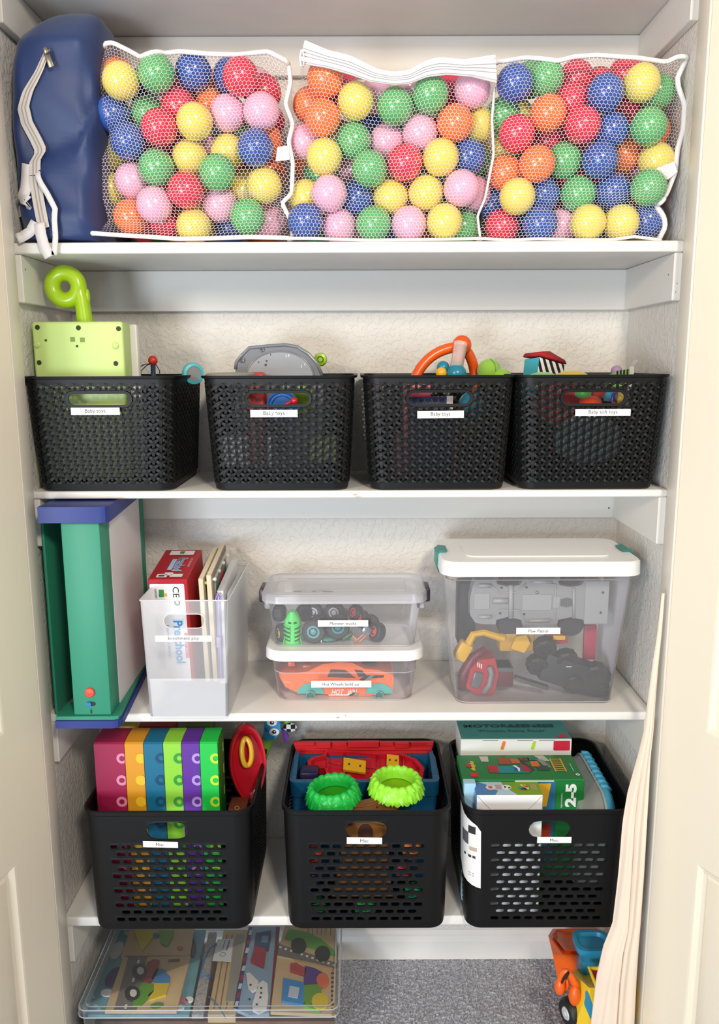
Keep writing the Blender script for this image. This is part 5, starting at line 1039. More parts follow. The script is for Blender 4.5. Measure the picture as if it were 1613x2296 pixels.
# --- left bin: six coloured boxes, red pot lid
def bx_px(x0, x1, y0, Yfr): a = at(x0, y0, Yfr); b = at(x1, y0, Yfr); return a.x, b.x, a.z
cols6 = [(209, 278, '#9c1848', '#e08ab0', 'magenta', 'pink rings'), (278, 321, '#d8951e', '#f2c02a', 'amber', 'yellow dots'), (321, 365, '#0e6a8e', '#124a70', 'teal blue', 'navy rings'), (365, 406, '#8ed23a', '#2a9a3a', 'lime', 'green rings'), (406, 447, '#5f2a9c', '#b494e0', 'purple', 'lilac rings'), (447, 488, '#1cc24a', '#b8e83a', 'bright green', 'lime rings')]
YX = 1.585
for i, (x0, x1, c1, c2, nm, rg) in enumerate(cols6):
    xa, xb, zt = bx_px(x0, x1, 1666-i*0.2, YX); zb = Z4+0.012
    bx_ = thing('activity_box', '%s card box with %s down its edge, in the leftmost bin' % (nm, rg), 'box', ((xa+xb)/2, YX+0.034, zb), 'six coloured boxes in a row')
    fold = 0.010
    P_ = [(YX, zb), (YX, zt-fold*0.3), (YX+0.004, zt), (YX+0.030, zt+0.003), (YX+0.066, zt+0.002), (YX+0.068, zb)]
    bb = obj('carton', MB().loft([[(xa+0.0006, y, z) for y, z in P_], [(xb-0.0006, y, z) for y, z in P_]]), rgb(c1, 0.45), bx_, 25)
    FX = frame((0, YX-0.0008, 0), (1, 0, 0), (0, 0, 1))
    for yy in (1700, 1749, 1797, 1846, 1900, 1950):
        q = at(x1-4, yy, YX); mb = MB()
        if nm == 'amber': mb.add([(min(p[0], xb-0.0004), p[1], 0.0006) for p in ell(q.x, q.z, 0.0115, 0.0115, 22)], [tuple(range(22))], FX)
        else: ringp(mb, q.x, q.z, 0.0058, 0.0118, 0.0006, FX, 22, xmax=xb-0.0004)
        obj('dot' if nm == 'amber' else 'ring', mb, rgb(c2, 0.4), bb, False)
    if i == 5:
        obj('side_flap', MB().box(xb, xb+0.0012, YX+0.004, YX+0.066, zb, zt+0.001), rgb('#0c6a1e', 0.5), bx_, False)
        for k in range(3): q = at(494, 1700+49*k, YX); obj('flap_slot', MB().box(xb+0.0013, xb+0.0018, YX+0.05, YX+0.056, q.z-0.010, q.z+0.010), rgb('#9fd060', 0.5), bx_, False)
# red oval pot lid with yellow handle
rl_ = thing('pot_lid', 'red oval toy lid with a yellow handle, standing in the leftmost bin', 'toy lid', (at(553, 1800, 1.70).x, 1.70, Z4+0.12))
c = at(556, 1712, 1.70); hw_, hh_ = pxr(43, 1.7), pxr(98, 1.7); M = frame(c, (0.93, 0.36, 0.0), (0.0, 0.18, 1)); rdm = mat('red_gloss_plastic', '#c41a2c', 0.22, coat=0.4)
def drop(k, dz): return [(hw_*1.05*k*math.cos(a)*(1-0.25*max(0, -math.sin(a))**1.5), hh_*k*math.sin(a), dz) for a in [2*math.pi*i/40 for i in range(40)]]
ld_ = obj('lid_disc', MB().loft([drop(0.94, -0.014), drop(1.0, -0.008), drop(1.0, 0.004), drop(0.96, 0.007), drop(0.88, 0.006), drop(0.80, -0.002), drop(0.72, -0.004)], True, True, M=M), rdm, rl_, 40)
yh = mat('yellow_handle_plastic', '#e2ae2a', 0.28, coat=0.3); hM = M @ Matrix.Translation((-0.004, 0.030, 0.0))
obj('handle', MB().tube([(0.011*math.cos(a), 0.031*math.sin(a), 0.010+0.006*abs(math.cos(a))) for a in [2*math.pi*i/28 for i in range(28)]], 0.0058, 10, closed=True, M=hM), yh, rl_, True)
obj('handle_stud', MB().sph((0, 0.030, 0.008), (0.007, 0.006, 0.008), M=hM, nu=12, nv=8), yh, rl_, True); obj('handle_stud', MB().sph((0, -0.030, 0.008), (0.007, 0.006, 0.008), M=hM, nu=12, nv=8), yh, rl_, True)
bq = thing('wooden_toy', 'brown wooden toy with a round eye, down in the leftmost bin corner', 'toy', (at(535, 1815, 1.60).x, 1.60, Z4+0.1))
c = at(535, 1818, 1.60); obj('body', MB().rbox(c.x-0.022, c.x+0.020, 1.588, 1.64, c.z-0.10, c.z+0.012, 0.006), rgb('#5a2a16', 0.4), bq, 40)
q = at(532, 1811, 1.588); mb = MB(); ringp(mb, q.x, q.z, 0.003, 0.0055, 0.0006, frame((0, 1.5876, 0), (1, 0, 0), (0, 0, 1)), 16); obj('eye_ring', mb, rgb('#a06a3a', 0.4), bq, False)
# items lying flat at the back behind the boxes
for x0, x1, col, lab in ((270, 315, '#c8a020', 'mustard box edge behind the coloured boxes'), (315, 395, '#a81c1c', 'dark red box edge behind the coloured boxes'), (420, 480, '#5a6a1c', 'olive box edge behind the coloured boxes')):
    a, b = at(x0, 1622, 1.79), at(x1, 1622, 1.79); tag(obj('game_box', MB().rbox(a.x, b.x, 1.775, 1.81, Z4+0.02, a.z, 0.002), rgb(col, 0.5), None, 30), lab, 'box')
# blue soft toy with big eyes behind
cp = thing('clip_toy', 'blue soft toy with big round eyes and patterned wings beside the red lid', 'soft toy', (at(612, 1640, 1.79).x, 1.78, -0.93))
blp = mat('sky_blue_fabric', '#2f9ad8', 0.7, bump=(250, 0.15, 0.001)); YT = 1.782; c = at(609, 1628, YT)
obj('head', MB().loft([[(at(x, y, YT).x, YT+d, at(x, y, YT).z) for x, y in ((593, 1610), (612, 1606), (630, 1618), (630, 1636), (620, 1652), (600, 1658), (593, 1650))] for d in (0.012, -0.004, -0.008)]), blp, cp, 40)
for x, y in ((610, 1620), (615, 1641)):
    M = frame(at(x, y, YT-0.009), (1, 0, 0), (0, 0, 1)); mb = MB(); disc(mb, 0, 0, 0.0120, 0.0092, 0.0006, M); e_ = obj('eye', mb, rgb('#f4f4f2', 0.4), cp, False)
    mb = MB(); disc(mb, 0, 0, 0.0052, 0.0050, 0.0010, M); obj('pupil', mb, blk, e_, False); mb = MB(); disc(mb, 0.0012, 0.0012, 0.0015, 0.0015, 0.0014, M, 10); obj('eye_glint', mb, rgb('#ffffff', 0.4), e_, False)
obj('smile', MB().tube([at(x, y, YT-0.009) for x, y in ((596, 1632), (597, 1638), (602, 1640))], 0.0010, 6), rgb('#123a5a', 0.5), cp, True)
chk = mat('check_print', '#f0f0ee', 0.8); N = chk.node_tree.nodes; ck_ = N.new('ShaderNodeTexChecker'); ck_.inputs['Scale'].default_value = 95; ck_.inputs[1].default_value = lin('#f2f2f0'); ck_.inputs[2].default_value = lin('#141418')
tcc = N.new('ShaderNodeTexCoord'); chk.node_tree.links.new(tcc.outputs['Object'], ck_.inputs['Vector']); chk.node_tree.links.new(ck_.outputs['Color'], N['Principled BSDF'].inputs['Base Color'])
obj('checked_wing', MB().sph(at(651, 1631, 1.80), (pxr(19), 0.004, pxr(13)), nu=22, nv=10), chk, cp, True)
obj('purple_wing', MB().prism([(at(x, y, 1.80).x, at(x, y, 1.80).z) for x, y in ((632, 1633), (640, 1636), (648, 1652), (645, 1664), (638, 1666), (634, 1650))], -0.004, 0.002, frame((0, 1.80, 0), (1, 0, 0), (0, 0, 1))), rgb('#6a2f96', 0.6), cp, 30)
obj('green_wing', MB().sph(at(640, 1618, 1.80), (pxr(12), 0.004, pxr(6)), nu=14, nv=8), rgb('#8fc84a', 0.7), cp, True)
obj('body', MB().tube([at(605, 1645, 1.795), at(585, 1700, 1.795), at(570, 1760, 1.79), at(565, 1830, 1.785)], 0.014, 10), rgb('#7fb03a', 0.8), cp, True)

# --- middle bin: blue toolbox with red lid, toy parts, two leafy crowns
tbx = thing('toy_toolbox', 'blue toy toolbox with its red lid folded back, in the middle bin', 'toolbox', (0.012, 1.69, Z4+0.006))
tbb = mat('toolbox_blue', '#10557e', 0.35, coat=0.15); z1t = at(800, 1752, 1.648).z; xa, xb = at(650, 1752, 1.648).x, at(985, 1752, 1.648).x
Tt = Tub((xa+xb)/2, 1.711, Z4+0.02, z1t, (xb-xa)-0.02, (xb-xa)-0.004, 0.115, 0.126, 0.012)
obj('tray', MB().loft([Tt.loop(0.0, -0.005, 3), Tt.loop(0.0, 0, 3, 0.004), Tt.loop(0.86, 0, 3), Tt.loop(0.86, 0.004, 3), Tt.loop(1.0, 0.004, 3), Tt.loop(1.0, -0.010, 3), Tt.loop(0.9, -0.012, 3), Tt.loop(0.05, -0.010, 3)], True, True), tbb, tbx, 35)
for s in (-1, 1):
    xx = (xa+xb)/2+s*((xb-xa)/2-0.008); obj('end_wall', MB().prism([(1.66, z1t-0.01), (1.772, z1t-0.01), (1.772, z1t+0.010), (1.75, z1t+0.012), (1.67, z1t+0.001)], xx-0.005, xx+0.005, Matrix(((0, 0, 1, 0), (1, 0, 0, 0), (0, 1, 0, 0), (0, 0, 0, 1)))), tbb, tbx, 30)
rlm = mat('toolbox_red', '#d8262e', 0.35, coat=0.15); YL = 1.788; rl0 = [(658, 1664), (973, 1664), (962, 1712), (672, 1712)]
FL = frame((0, YL, 0), (1, 0, 0), (0, 0, 1)); rp_ = [(at(x, y, YL).x, at(x, y, YL).z) for x, y in rl0]
lid_ = obj('lid', MB().prism(rp_, -0.008, 0.0, FL), rlm, tbx, 30)
for x0, x1, y0, y1, d in ((660, 706, 1662, 1670, .006), (712, 742, 1662, 1674, .010), (748, 778, 1662, 1670, .007), (780, 850, 1660, 1672, .009), (852, 882, 1662, 1670, .007), (887, 917, 1662, 1674, .010), (922, 972, 1662, 1670, .006), (664, 968, 1677, 1681, .005), (668, 965, 1687, 1691, .005)):
    a, b = at(x0, y0, YL), at(x1, y1, YL); obj('lid_rib', MB().rbox(a.x, b.x, YL-d, YL+0.001, b.z, a.z, 0.001, seg=1), rlm, lid_, 30)
# red hollow vehicle shell with yellow screw plates
rsh = thing('toy_shell', 'red hollow toy boat shell with two yellow plates lying in the toolbox', 'toy part', (at(820, 1730, 1.70).x, 1.70, z1t-0.03))
PL = [(690, 1706), (700, 1698), (726, 1692), (730, 1682), (790, 1684), (850, 1690), (905, 1690), (935, 1702), (952, 1722), (948, 1745), (930, 1757), (860, 1752), (800, 1748), (735, 1742), (728, 1722), (700, 1722), (690, 1716)]
def sl_(x, y, d=0.0):                   # the shell lies sloping toward the viewer
    Y = 1.765-(y-1690)*0.0011; p = at(x, y, Y-d); return p
mb = MB(); top = [sl_(x, y, 0.004) for x, y in PL]; cen = sum(top, Vector())/len(top); low = [p+Vector((0, 0.004, -0.018)) for p in top]; inn = [cen+(p-cen)*0.93 for p in top]; inl = [p+Vector((0, 0.003, -0.013)) for p in inn]
so = obj('shell', mb.loft([low, top, inn, inl], True, True), rdm, rsh, 30)
for L_ in ([(732, 1686), (736, 1738)], [(772, 1690), (772, 1744)], [(846, 1694), (846, 1750)], [(735, 1708), (772, 1716)], [(815, 1720), (920, 1730)], [(905, 1694), (905, 1720)]):
    obj('stiffener', MB().tube([sl_(x, y, 0.001) for x, y in L_], 0.0016, 6), rdm, so, True)
for L_ in ([(771, 1698), (821, 1706), (820, 1733), (770, 1725)], [(868, 1691), (895, 1694), (895, 1718), (867, 1716)]):
    t_ = [sl_(x, y, 0.010) for x, y in L_]; po_ = obj('screw_plate', MB().loft([[p+Vector((0, 0.003, -0.006)) for p in t_], t_]), rgb('#e0a81a', 0.35), rsh, 30)
    for f_ in (0.25, 0.75):
        c_ = t_[0]*(1-f_)*0.5+t_[1]*f_*0.5+t_[3]*(1-f_)*0.5+t_[2]*f_*0.5; obj('screw', MB().sph(c_+Vector((0, -0.001, 0.001)), 0.0024, nu=10, nv=6), rgb('#3a3220', 0.4), po_, True)
tag(obj('toy_block', MB().rbox(at(672, 1735, 1.69).x, at(715, 1735, 1.69).x, 1.68, 1.72, z1t-0.06, at(672, 1728, 1.69).z, 0.006), rgb('#1e1440', 0.4), None, 40), 'dark violet block in the left corner of the toolbox', 'block')
def crown(lab, px, py, Y, R_, c1, c2):
    c = at(px, py, Y); root = thing('leaf_crown', lab, 'toy foliage', c+Vector((0, 0, -0.022)), 'plastic leaf crowns'); n = 144
    M = Matrix.Translation(c) @ Matrix.Rotation(math.radians(2), 4, 'X') @ Matrix.Rotation(math.radians(random.uniform(-5, 5)), 4, 'Y')
    m1 = mat('leaf_'+c1, c1, 0.32, bump=(130, 0.35, 0.004)); lp = []
    prof = [(0.62, -0.010), (0.66, 0.008), (0.70, 0.016), (0.78, 0.019), (0.88, 0.014), (0.96, 0.002), (1.0, -0.010), (1.03, -0.024)]
    for j, (r, z) in enumerate(prof):
        L_ = []
        for k in range(n):
            a = 2*math.pi*k/n; leaf = abs(math.sin(9*a+(0.9 if j in (2, 3, 4) else 0)))
            rr = R_*(r+(0.025*leaf if 1 < j else 0)); zz_ = z+(0.004*leaf if j in (1, 2, 3, 4) else 0)
            if j == len(prof)-1: zz_ = z+0.010*(1-abs(math.sin(9*a)))
            L_.append((rr*math.cos(a), rr*math.sin(a)*0.98, zz_*R_/0.06*0.85))
        lp.append(L_)
    obj('leaf_ring', MB().loft(lp, False, False, M=M), m1, root, True)
    for ring_, nn, rr, z, sz in ((0, 18, 0.99, -0.006, 1.0), (1, 18, 0.86, 0.012, 0.8)):
        for k in range(nn):
            a = 2*math.pi*(k+0.5*ring_)/nn; LM = M @ Matrix.Rotation(a, 4, 'Z') @ Matrix.Translation((R_*rr, 0, z*R_/0.06)) @ Matrix.Rotation(math.radians(66 if ring_ == 0 else 35), 4, 'Y')
            s_ = R_*0.19*sz; V = [(-s_*0.9, 0, 0.002), (-s_*0.2, -s_*0.72, 0.0), (s_*0.6, -s_*0.42, 0.0), (s_*1.15, 0, 0.001), (s_*0.6, s_*0.42, 0.0), (-s_*0.2, s_*0.72, 0.0), (-s_*0.2, 0, s_*0.22), (s_*0.6, 0, s_*0.16)]
            obj('leaf', MB().add(V, [(0, 1, 6), (1, 2, 7, 6), (2, 3, 7), (3, 4, 7), (4, 5, 6, 7), (5, 0, 6)], LM), m1, root, False)
    mb = MB(); mb.lathe([(0, -0.012*R_/0.06), (R_*0.63, -0.010*R_/0.06)], M, 32); obj('cup_floor', mb, rgb(c2, 0.3), root, False)
crown('dark green leaf crown on the left, resting on the toolbox edge', 747, 1774, 1.588, 0.0570, '#1cb848', '#2f9a14'); crown('lime green leaf crown on the right, resting on the red shell', 889, 1757, 1.596, 0.0575, '#9aec3c', '#86b80c')
brn = mat('brown_tree_plastic', '#7a4f22', 0.4, bump=(40, 0.25, 0.004), vary=(18, 0.25))
tk = thing('toy_tree_trunk', 'brown toy tree trunk standing behind the front wall of the middle bin', 'toy part', (at(820, 1850, 1.555).x, 1.555, Z4+0.03)); FT = frame((0, 1.552, 0), (1, 0, 0), (0, 0, 1))
outl = [(745, 1822), (790, 1808), (835, 1798), (860, 1793), (908, 1788), (900, 1806), (885, 1820), (872, 1850), (872, 1960), (885, 2010), (745, 2010), (760, 1950), (770, 1880), (765, 1840)]
tko = obj('trunk', MB().prism([(at(x, y, 1.552).x, at(x, y, 1.552).z) for x, y in outl], -0.016, 0.0, FT), brn, tk, 30)
obj('bark_ridge', MB().tube([at(x, y, 1.5515) for x, y in ((790, 1812), (830, 1806), (858, 1796), (862, 1792))], 0.0014, 6), brn, tko, True); obj('bark_ridge', MB().tube([at(x, y, 1.5515) for x, y in ((782, 1850), (800, 1846), (830, 1846), (862, 1852))], 0.0014, 6), brn, tko, True)
mb = MB(); q = at(820, 1868, 1.5515); disc(mb, q.x, q.z, 0.016, 0.022, 0.0006, FT); obj('hollow', mb, rgb('#3a1e0e', 0.6), tko, False); q = at(846, 1810, 1.5515); mb = MB(); disc(mb, q.x, q.z, 0.0025, 0.0025, 0.0008, FT, 12); obj('peg_hole', mb, rgb('#3a2412', 0.6), tko, False)
for i, (x, y, r, col, lab) in enumerate(((705, 1915, .020, '#d8502a', 'orange red ball glimpsed through the upper left slots of the middle bin'), (925, 1905, .022, '#e8804a', 'orange ball glimpsed through the upper right slots of the middle bin'), (700, 1965, .020, '#3a2470', 'violet ball behind the left slots of the middle bin'), (905, 1950, .018, '#c83a5a', 'pink ball behind the right slots of the middle bin'), (930, 2000, .022, '#1f8a5a', 'sea green ball behind the lower right slots'), (710, 2030, .022, '#1a8a3a', 'green ball behind the lower left slots'), (820, 2035, .024, '#1c9a44', 'bright green ball low in the middle bin'))):
    tag(obj('small_ball', MB().sph(at(x, y, 1.552), (r, 0.018, r), nu=18), rgb(col, 0.35), None, True), lab, 'ball')

# --- right bin: three boxes and a clear case
teal_c = rgb('#3d9a94', 0.5)
mx = thing('ramp_racer_box', 'teal and white boxed game at the back of the right bin', 'box', (at(1160, 1700, 1.72).x, 1.77, Z4+0.006))
YM = 1.735; a, b = at(1034, 1658, YM), at(1283, 1658, YM); zt = a.z
obj('carton', MB().rbox(a.x, b.x, YM, 1.838, Z4+0.02, zt, 0.001, seg=1), rgb('#ecebe9', 0.5), mx, 30)
TPm = frame(((a.x+b.x)/2, YM, zt+0.0006), (1, 0, 0), (0, 1, 0)); w_ = b.x-a.x
mb = MB(); plate2(mb, -w_/2+0.001, w_/2-0.001, 0.002, 0.100, TPm, 0.0, 0.001); tpp = obj('top_print', mb, teal_c, mx, False); up = TPm @ Matrix.Translation((0, 0, 0.0006))
lettering('MOTOR&SENSES', up @ Matrix.Translation((-0.006, 0.068, 0)), w_*0.84, rgb('#0f3a44', 0.5), tpp, 0.016, bold=0.035); lettering('Wooden Ramp Racer', up @ Matrix.Translation((-0.004, 0.040, 0)), w_*0.62, rgb('#1c5e68', 0.5), tpp, 0.018)
mb = MB(); mb.poly([(w_/2-0.006, 0.008, 0.0006), (w_/2-0.036, 0.008, 0.0006), (w_/2-0.014, 0.030, 0.0006)], TPm); obj('red_corner', mb, rgb('#d8503a', 0.5), tpp, False)
FM2 = frame(((a.x+b.x)/2, YM-0.0005, zt), (1, 0, 0), (0, 0, 1)); mb = MB(); plate2(mb, w_/2-0.042, w_/2-0.004, -0.028, -0.004, FM2, 0.0003, 0.003); obj('red_patch', mb, rgb('#c8203a', 0.5), mx, False)
for x, col in ((-0.030, '#f0803a'), (0.040, '#b8d83a')):
    M = FM2 @ Matrix.Translation((x, -0.014, 0.0004)) @ Matrix.Rotation(-0.25, 4, 'Z'); mb = MB(); plate2(mb, -0.004, 0.004, -0.012, 0.010, M, 0, 0.004); obj('stick_print', mb, rgb(col, 0.5), mx, False)
for x in (-0.06, 0.02, 0.07): obj('flap_slit', MB().box((a.x+b.x)/2+x-0.018, (a.x+b.x)/2+x+0.018, YM-0.0006, YM-0.0002, zt-0.0030, zt-0.0018), rgb('#55524e', 0.7), mx, False)
# green building-brick box
gbx = thing('brick_set_box', 'dark green building-brick box marked 2-5 in the right bin', 'box', (at(1180, 1750, 1.60).x, 1.66, Z4+0.02))
YGb = 1.600; a, b = at(1036, 1756, YGb), at(1312, 1748, YGb); zt = b.z; dgn = mat('green_card', '#1c7a38', 0.42); YGr = 1.712
obj('carton', MB().rbox(a.x+0.002, b.x, YGb, YGr, Z4+0.06, zt, 0.0012, seg=1), dgn, gbx, 30)
w_ = b.x-a.x; cx = (a.x+b.x)/2; TG = frame((cx, YGb, zt+0.0006), (1, 0, 0), (0, 1, 0)); FGb = frame((cx, YGb-0.0006, zt), (1, 0, 0), (0, 0, 1))
def tp(name, col, pts, z=0.0): mb = MB(); mb.poly([(x, y, z) for x, y in pts], TG); return obj(name, mb, rgb(col, 0.5), gbx, False)
def rct(x0, x1, y0, y1): return [(x0, y0), (x1, y0), (x1, y1), (x0, y1)]
tp('tape_patch', '#cfcac2', [(-0.078, 0.080), (-0.062, 0.078), (-0.060, 0.104), (-0.080, 0.104)]); tp('tape_patch', '#c4c0b6', [(0.058, 0.082), (0.076, 0.082), (0.066, 0.108), (0.044, 0.108)])
lettering('duplo', TG @ Matrix.Translation((-0.100, 0.060, 0.0006)) @ Matrix.Rotation(math.radians(90), 4, 'Z'), 0.044, rgb('#f2d23a', 0.5), gbx, 0.013, bold=0.04)
mb = MB(); disc(mb, -0.109, 0.062, 0.006, 0.009, 0.0004, TG); obj('rabbit_mark', mb, rgb('#c8202c', 0.5), gbx, False)
tp('brand_square', '#d8232c', rct(-0.110, -0.094, 0.012, 0.030), 0.0003)
for nm, col, pts, z in (('train_print', '#1c8a94', rct(-0.052, 0.020, 0.028, 0.060), 0.0003), ('train_print', '#b8283a', rct(-0.068, -0.046, 0.030, 0.062), 0.0005), ('train_print', '#a84a2e', rct(-0.040, -0.014, 0.066, 0.094), 0.0005), ('train_print', '#c8643a', rct(-0.012, 0.008, 0.070, 0.092), 0.0005), ('train_print', '#3a3c40', [(0.004, 0.094), (0.010, 0.094), (0.034, 0.040), (0.026, 0.040)], 0.0007), ('train_print', '#b02438', rct(0.006, 0.026, 0.034, 0.064), 0.0006), ('train_print', '#274a8a', rct(-0.010, 0.004, 0.036, 0.060), 0.0006),
        ('figure_print', '#6a3a22', rct(0.016, 0.030, 0.082, 0.098), 0.0006), ('figure_print', '#2a6a8a', rct(0.028, 0.046, 0.084, 0.096), 0.0006), ('train_print', '#8f8f8c', [(0.046, 0.090), (0.060, 0.088), (0.072, 0.052), (0.060, 0.050)], 0.0005), ('train_print', '#e0702c', rct(0.030, 0.048, 0.056, 0.080), 0.0007), ('train_print', '#44464a', rct(0.040, 0.066, 0.040, 0.060), 0.0006), ('arrow_print', '#f0f0ee', [(-0.012, 0.060), (-0.006, 0.062), (0.002, 0.048), (0.000, 0.034), (-0.004, 0.034), (-0.004, 0.046)], 0.0009)):
    tp(nm, col, pts, z)
for i in range(7): tp('ladder_print', '#d8a83a', rct(0.078, 0.100, 0.036+i*0.0085, 0.039+i*0.0085), 0.0007)
tp('ladder_print', '#e0b23a', rct(0.076, 0.079, 0.032, 0.092), 0.0008); tp('ladder_print', '#e0b23a', rct(0.099, 0.102, 0.032, 0.092), 0.0008)
mb = MB(); ringp(mb, 0.122, 0.020, 0.0018, 0.0048, 0.0005, TG, 16); obj('round_mark', mb, rgb('#e8ece8', 0.5), gbx, False); tp('text_line', '#a8c8ae', rct(0.116, 0.118, 0.034, 0.070), 0.0004)
fr_ = MB(); plate2(fr_, -w_/2+0.004, w_/2-0.062, -0.200, -0.004, FGb, 0.0, 0.002); obj('window_print', fr_, rgb('#2a6f96', 0.4), gbx, False)
fr_ = MB(); fr_.poly([(x, z, 0.0004) for x, z in ((w_/2-0.100, -0.008), (w_/2-0.072, -0.008), (w_/2-0.080, -0.062), (w_/2-0.104, -0.062))], FGb); obj('window_print', fr_, rgb('#e8b02a', 0.4), gbx, False); fr_ = MB(); plate2(fr_, w_/2-0.150, w_/2-0.066, -0.004, -0.001, FGb, 0.0004, 0.001); obj('white_edge', fr_, rgb('#d8dcd8', 0.5), gbx, False)
fr_ = MB(); fr_.poly([(x, z, 0.0007) for x, z in ((w_/2-0.110, -0.10), (w_/2-0.09, -0.10), (w_/2-0.075, -0.135), (w_/2-0.110, -0.135))], FGb); obj('window_print', fr_, rgb('#3a2a22', 0.4), gbx, False); fr_ = MB(); fr_.poly([(x, z, 0.0009) for x, z in ((w_/2-0.085, -0.10), (w_/2-0.068, -0.10), (w_/2-0.070, -0.135), (w_/2-0.092, -0.135))], FGb); obj('window_print', fr_, rgb('#b83a2a', 0.4), gbx, False)
fr_ = MB(); plate2(fr_, w_/2-0.0605, w_/2-0.001, -0.190, -0.003, FGb, 0.0006, 0.012); obj('green_panel', fr_, dgn, gbx, False)
lettering('2-5', FGb @ Matrix.Translation((w_/2-0.029, -0.036, 0.0012)) @ Matrix.Rotation(math.radians(90), 4, 'Z'), 0.054, rgb('#f2f4f0', 0.5), gbx, 0.024, bold=0.05)
lettering('Ages/edades', FGb @ Matrix.Translation((w_/2-0.048, -0.048, 0.0012)) @ Matrix.Rotation(math.radians(90), 4, 'Z'), 0.034, rgb('#d8e4da', 0.5), gbx, 0.005)
lettering('29', FGb @ Matrix.Translation((w_/2-0.022, -0.118, 0.0012)) @ Matrix.Rotation(math.radians(90), 4, 'Z'), 0.018, rgb('#f2f4f0', 0.5), gbx, 0.010, bold=0.03)
# small blue-green box in front
sbx = thing('card_game_box', 'small blue and green box with a white end in the right bin', 'box', (at(1145, 1800, 1.56).x, 1.59, Z4+0.01))
YSb, YSr = 1.545, 1.5975; a, b = at(1070, 1783, YSb), at(1218, 1780, YSb); zt = a.z; w_ = b.x-a.x; cx = (a.x+b.x)/2
obj('carton', MB().rbox(a.x, b.x, YSb, YSr, Z4+0.022, zt, 0.0008, seg=1), rgb('#ececee', 0.5), sbx, 30); TS = frame((cx, YSb, zt+0.0006), (1, 0, 0), (0, 1, 0)); D_ = YSr-YSb
def ts(nm, col, pts, z=0.0): mb = MB(); mb.poly([(x, y, z) for x, y in pts], TS); return obj(nm, mb, rgb(col, 0.5), sbx, False)
ts('top_print', '#7fa31f', rct(-w_/2, w_/2, 0.0, D_)); ts('top_print', '#b9d2e4', [(-w_/2, 0), (0.016, 0), (-0.006, D_*0.6), (-0.010, D_), (-w_/2, D_)], 0.0003); ts('top_print', '#4f7fb8', [(-w_/2, 0), (-0.030, 0.0), (-0.022, D_*0.3), (-0.036, D_*0.5), (-0.044, D_*0.8), (-0.06, D_), (-w_/2, D_)], 0.0005)
obj('side_print', MB().box(a.x-0.0006, a.x-0.0002, YSb, YSr, Z4+0.03, zt), rgb('#6a9ad0', 0.5), sbx, False); obj('side_print', MB().box(b.x+0.0002, b.x+0.0006, YSb, YSr, Z4+0.03, zt), rgb('#8fae3a', 0.5), sbx, False)
for x, cl in ((-0.036, '#e8d8d4'), (-0.002, '#eceff2')):
    mb = MB(); disc(mb, x, D_*0.55, 0.010, 0.010, 0.0008, TS, 20); obj('round_icon', mb, rgb(cl, 0.5), sbx, False)
ts('icon_print', '#c86a5a', rct(-0.040, -0.032, D_*0.45, D_*0.65), 0.0012); ts('icon_print', '#3a3c44', rct(-0.007, -0.003, D_*0.5, D_*0.64), 0.0012); ts('icon_print', '#3a3c44', rct(0.001, 0.006, D_*0.45, D_*0.56), 0.0012)
whc = ['#d83a3a', '#f0a03a', '#f2e04a', '#5ab04a', '#3a9ac8', '#2a3a7a', '#1a1a22', '#e8e8e8']
for k in range(8):
    mb = MB(); a0 = 2*math.pi*k/8; mb.poly([(0.034, D_*0.55, 0.0011)]+[(0.034+0.0115*math.cos(a0+t_*0.3), D_*0.55+0.0115*math.sin(a0+t_*0.3), 0.0011) for t_ in range(3)], TS); obj('colour_wheel_print', mb, rgb(whc[k], 0.5), sbx, False)
for k in range(4): ts('text_line', '#d88a7a', rct(-0.024+k*0.003, -0.0225+k*0.003, D_*0.4, D_*0.75), 0.0011); ts('text_line', '#d8b08a', rct(0.050+k*0.003, 0.0515+k*0.003, D_*0.35, D_*0.8), 0.0011)
for s in (-1, 1): obj('flap_line', MB().tube([(cx+s*w_*0.49, YSb-0.0004, zt-0.002), (cx+s*w_*0.24, YSb-0.0004, zt-0.040)], 0.0004, 4), rgb('#8a8a90', 0.6), sbx, False)
tag(obj('folded_card', MB().rbox(at(1040, 1760, 1.585).x, at(1066, 1760, 1.585).x, 1.575, 1.596, Z4+0.03, at(1040, 1752, 1.585).z, 0.001, seg=1), rgb('#a9d4ea', 0.5), None, 30), 'pale blue card beside the small box in the right bin', 'card')
# clear case with blue lid on edge
cc_ = thing('clear_case', 'rounded clear plastic case with a light blue ribbed lid, standing on edge', 'case', (0.50, 1.70, Z4+0.03))
def sideloop(x, y0, y1, z0, z1, r): return [(x+0.036, p[0], p[1]) for p in rrect(y1-y0, z1-z0, r, 6, (y0+y1)/2, (z0+z1)/2)]
tzf = at(1340, 1667, 1.825).z; zlo = Z4+0.05
obj('clear_shell', MB().loft([sideloop(0.428, 1.585, 1.79, zlo+0.02, tzf-0.028, 0.045), sideloop(0.432, 1.570, 1.805, zlo, tzf-0.014, 0.052), sideloop(0.482, 1.563, 1.815, zlo, tzf-0.004, 0.055)]), mat('clear_case_plastic', '#dfe6e4', 0.12, clear=0.70), cc_, 40)
for k in range(5): obj('rib', MB().tube([(0.476, 1.615+0.035*k, tzf-0.016), (0.470, 1.615+0.035*k, tzf-0.045), (0.469, 1.615+0.035*k, tzf-0.12)], 0.0035, 8), mat('clear_case_plastic', '#dfe6e4', 0.12, clear=0.70), cc_, True)
obj('flange', MB().loft([sideloop(0.4825, 1.557, 1.822, zlo-0.004, tzf, 0.058), sideloop(0.4865, 1.557, 1.822, zlo-0.004, tzf, 0.058)]), mat('clear_case_rim', '#dce4e4', 0.2, clear=0.5), cc_, 40)
sky = mat('light_blue_plastic', '#4aa8d0', 0.4)
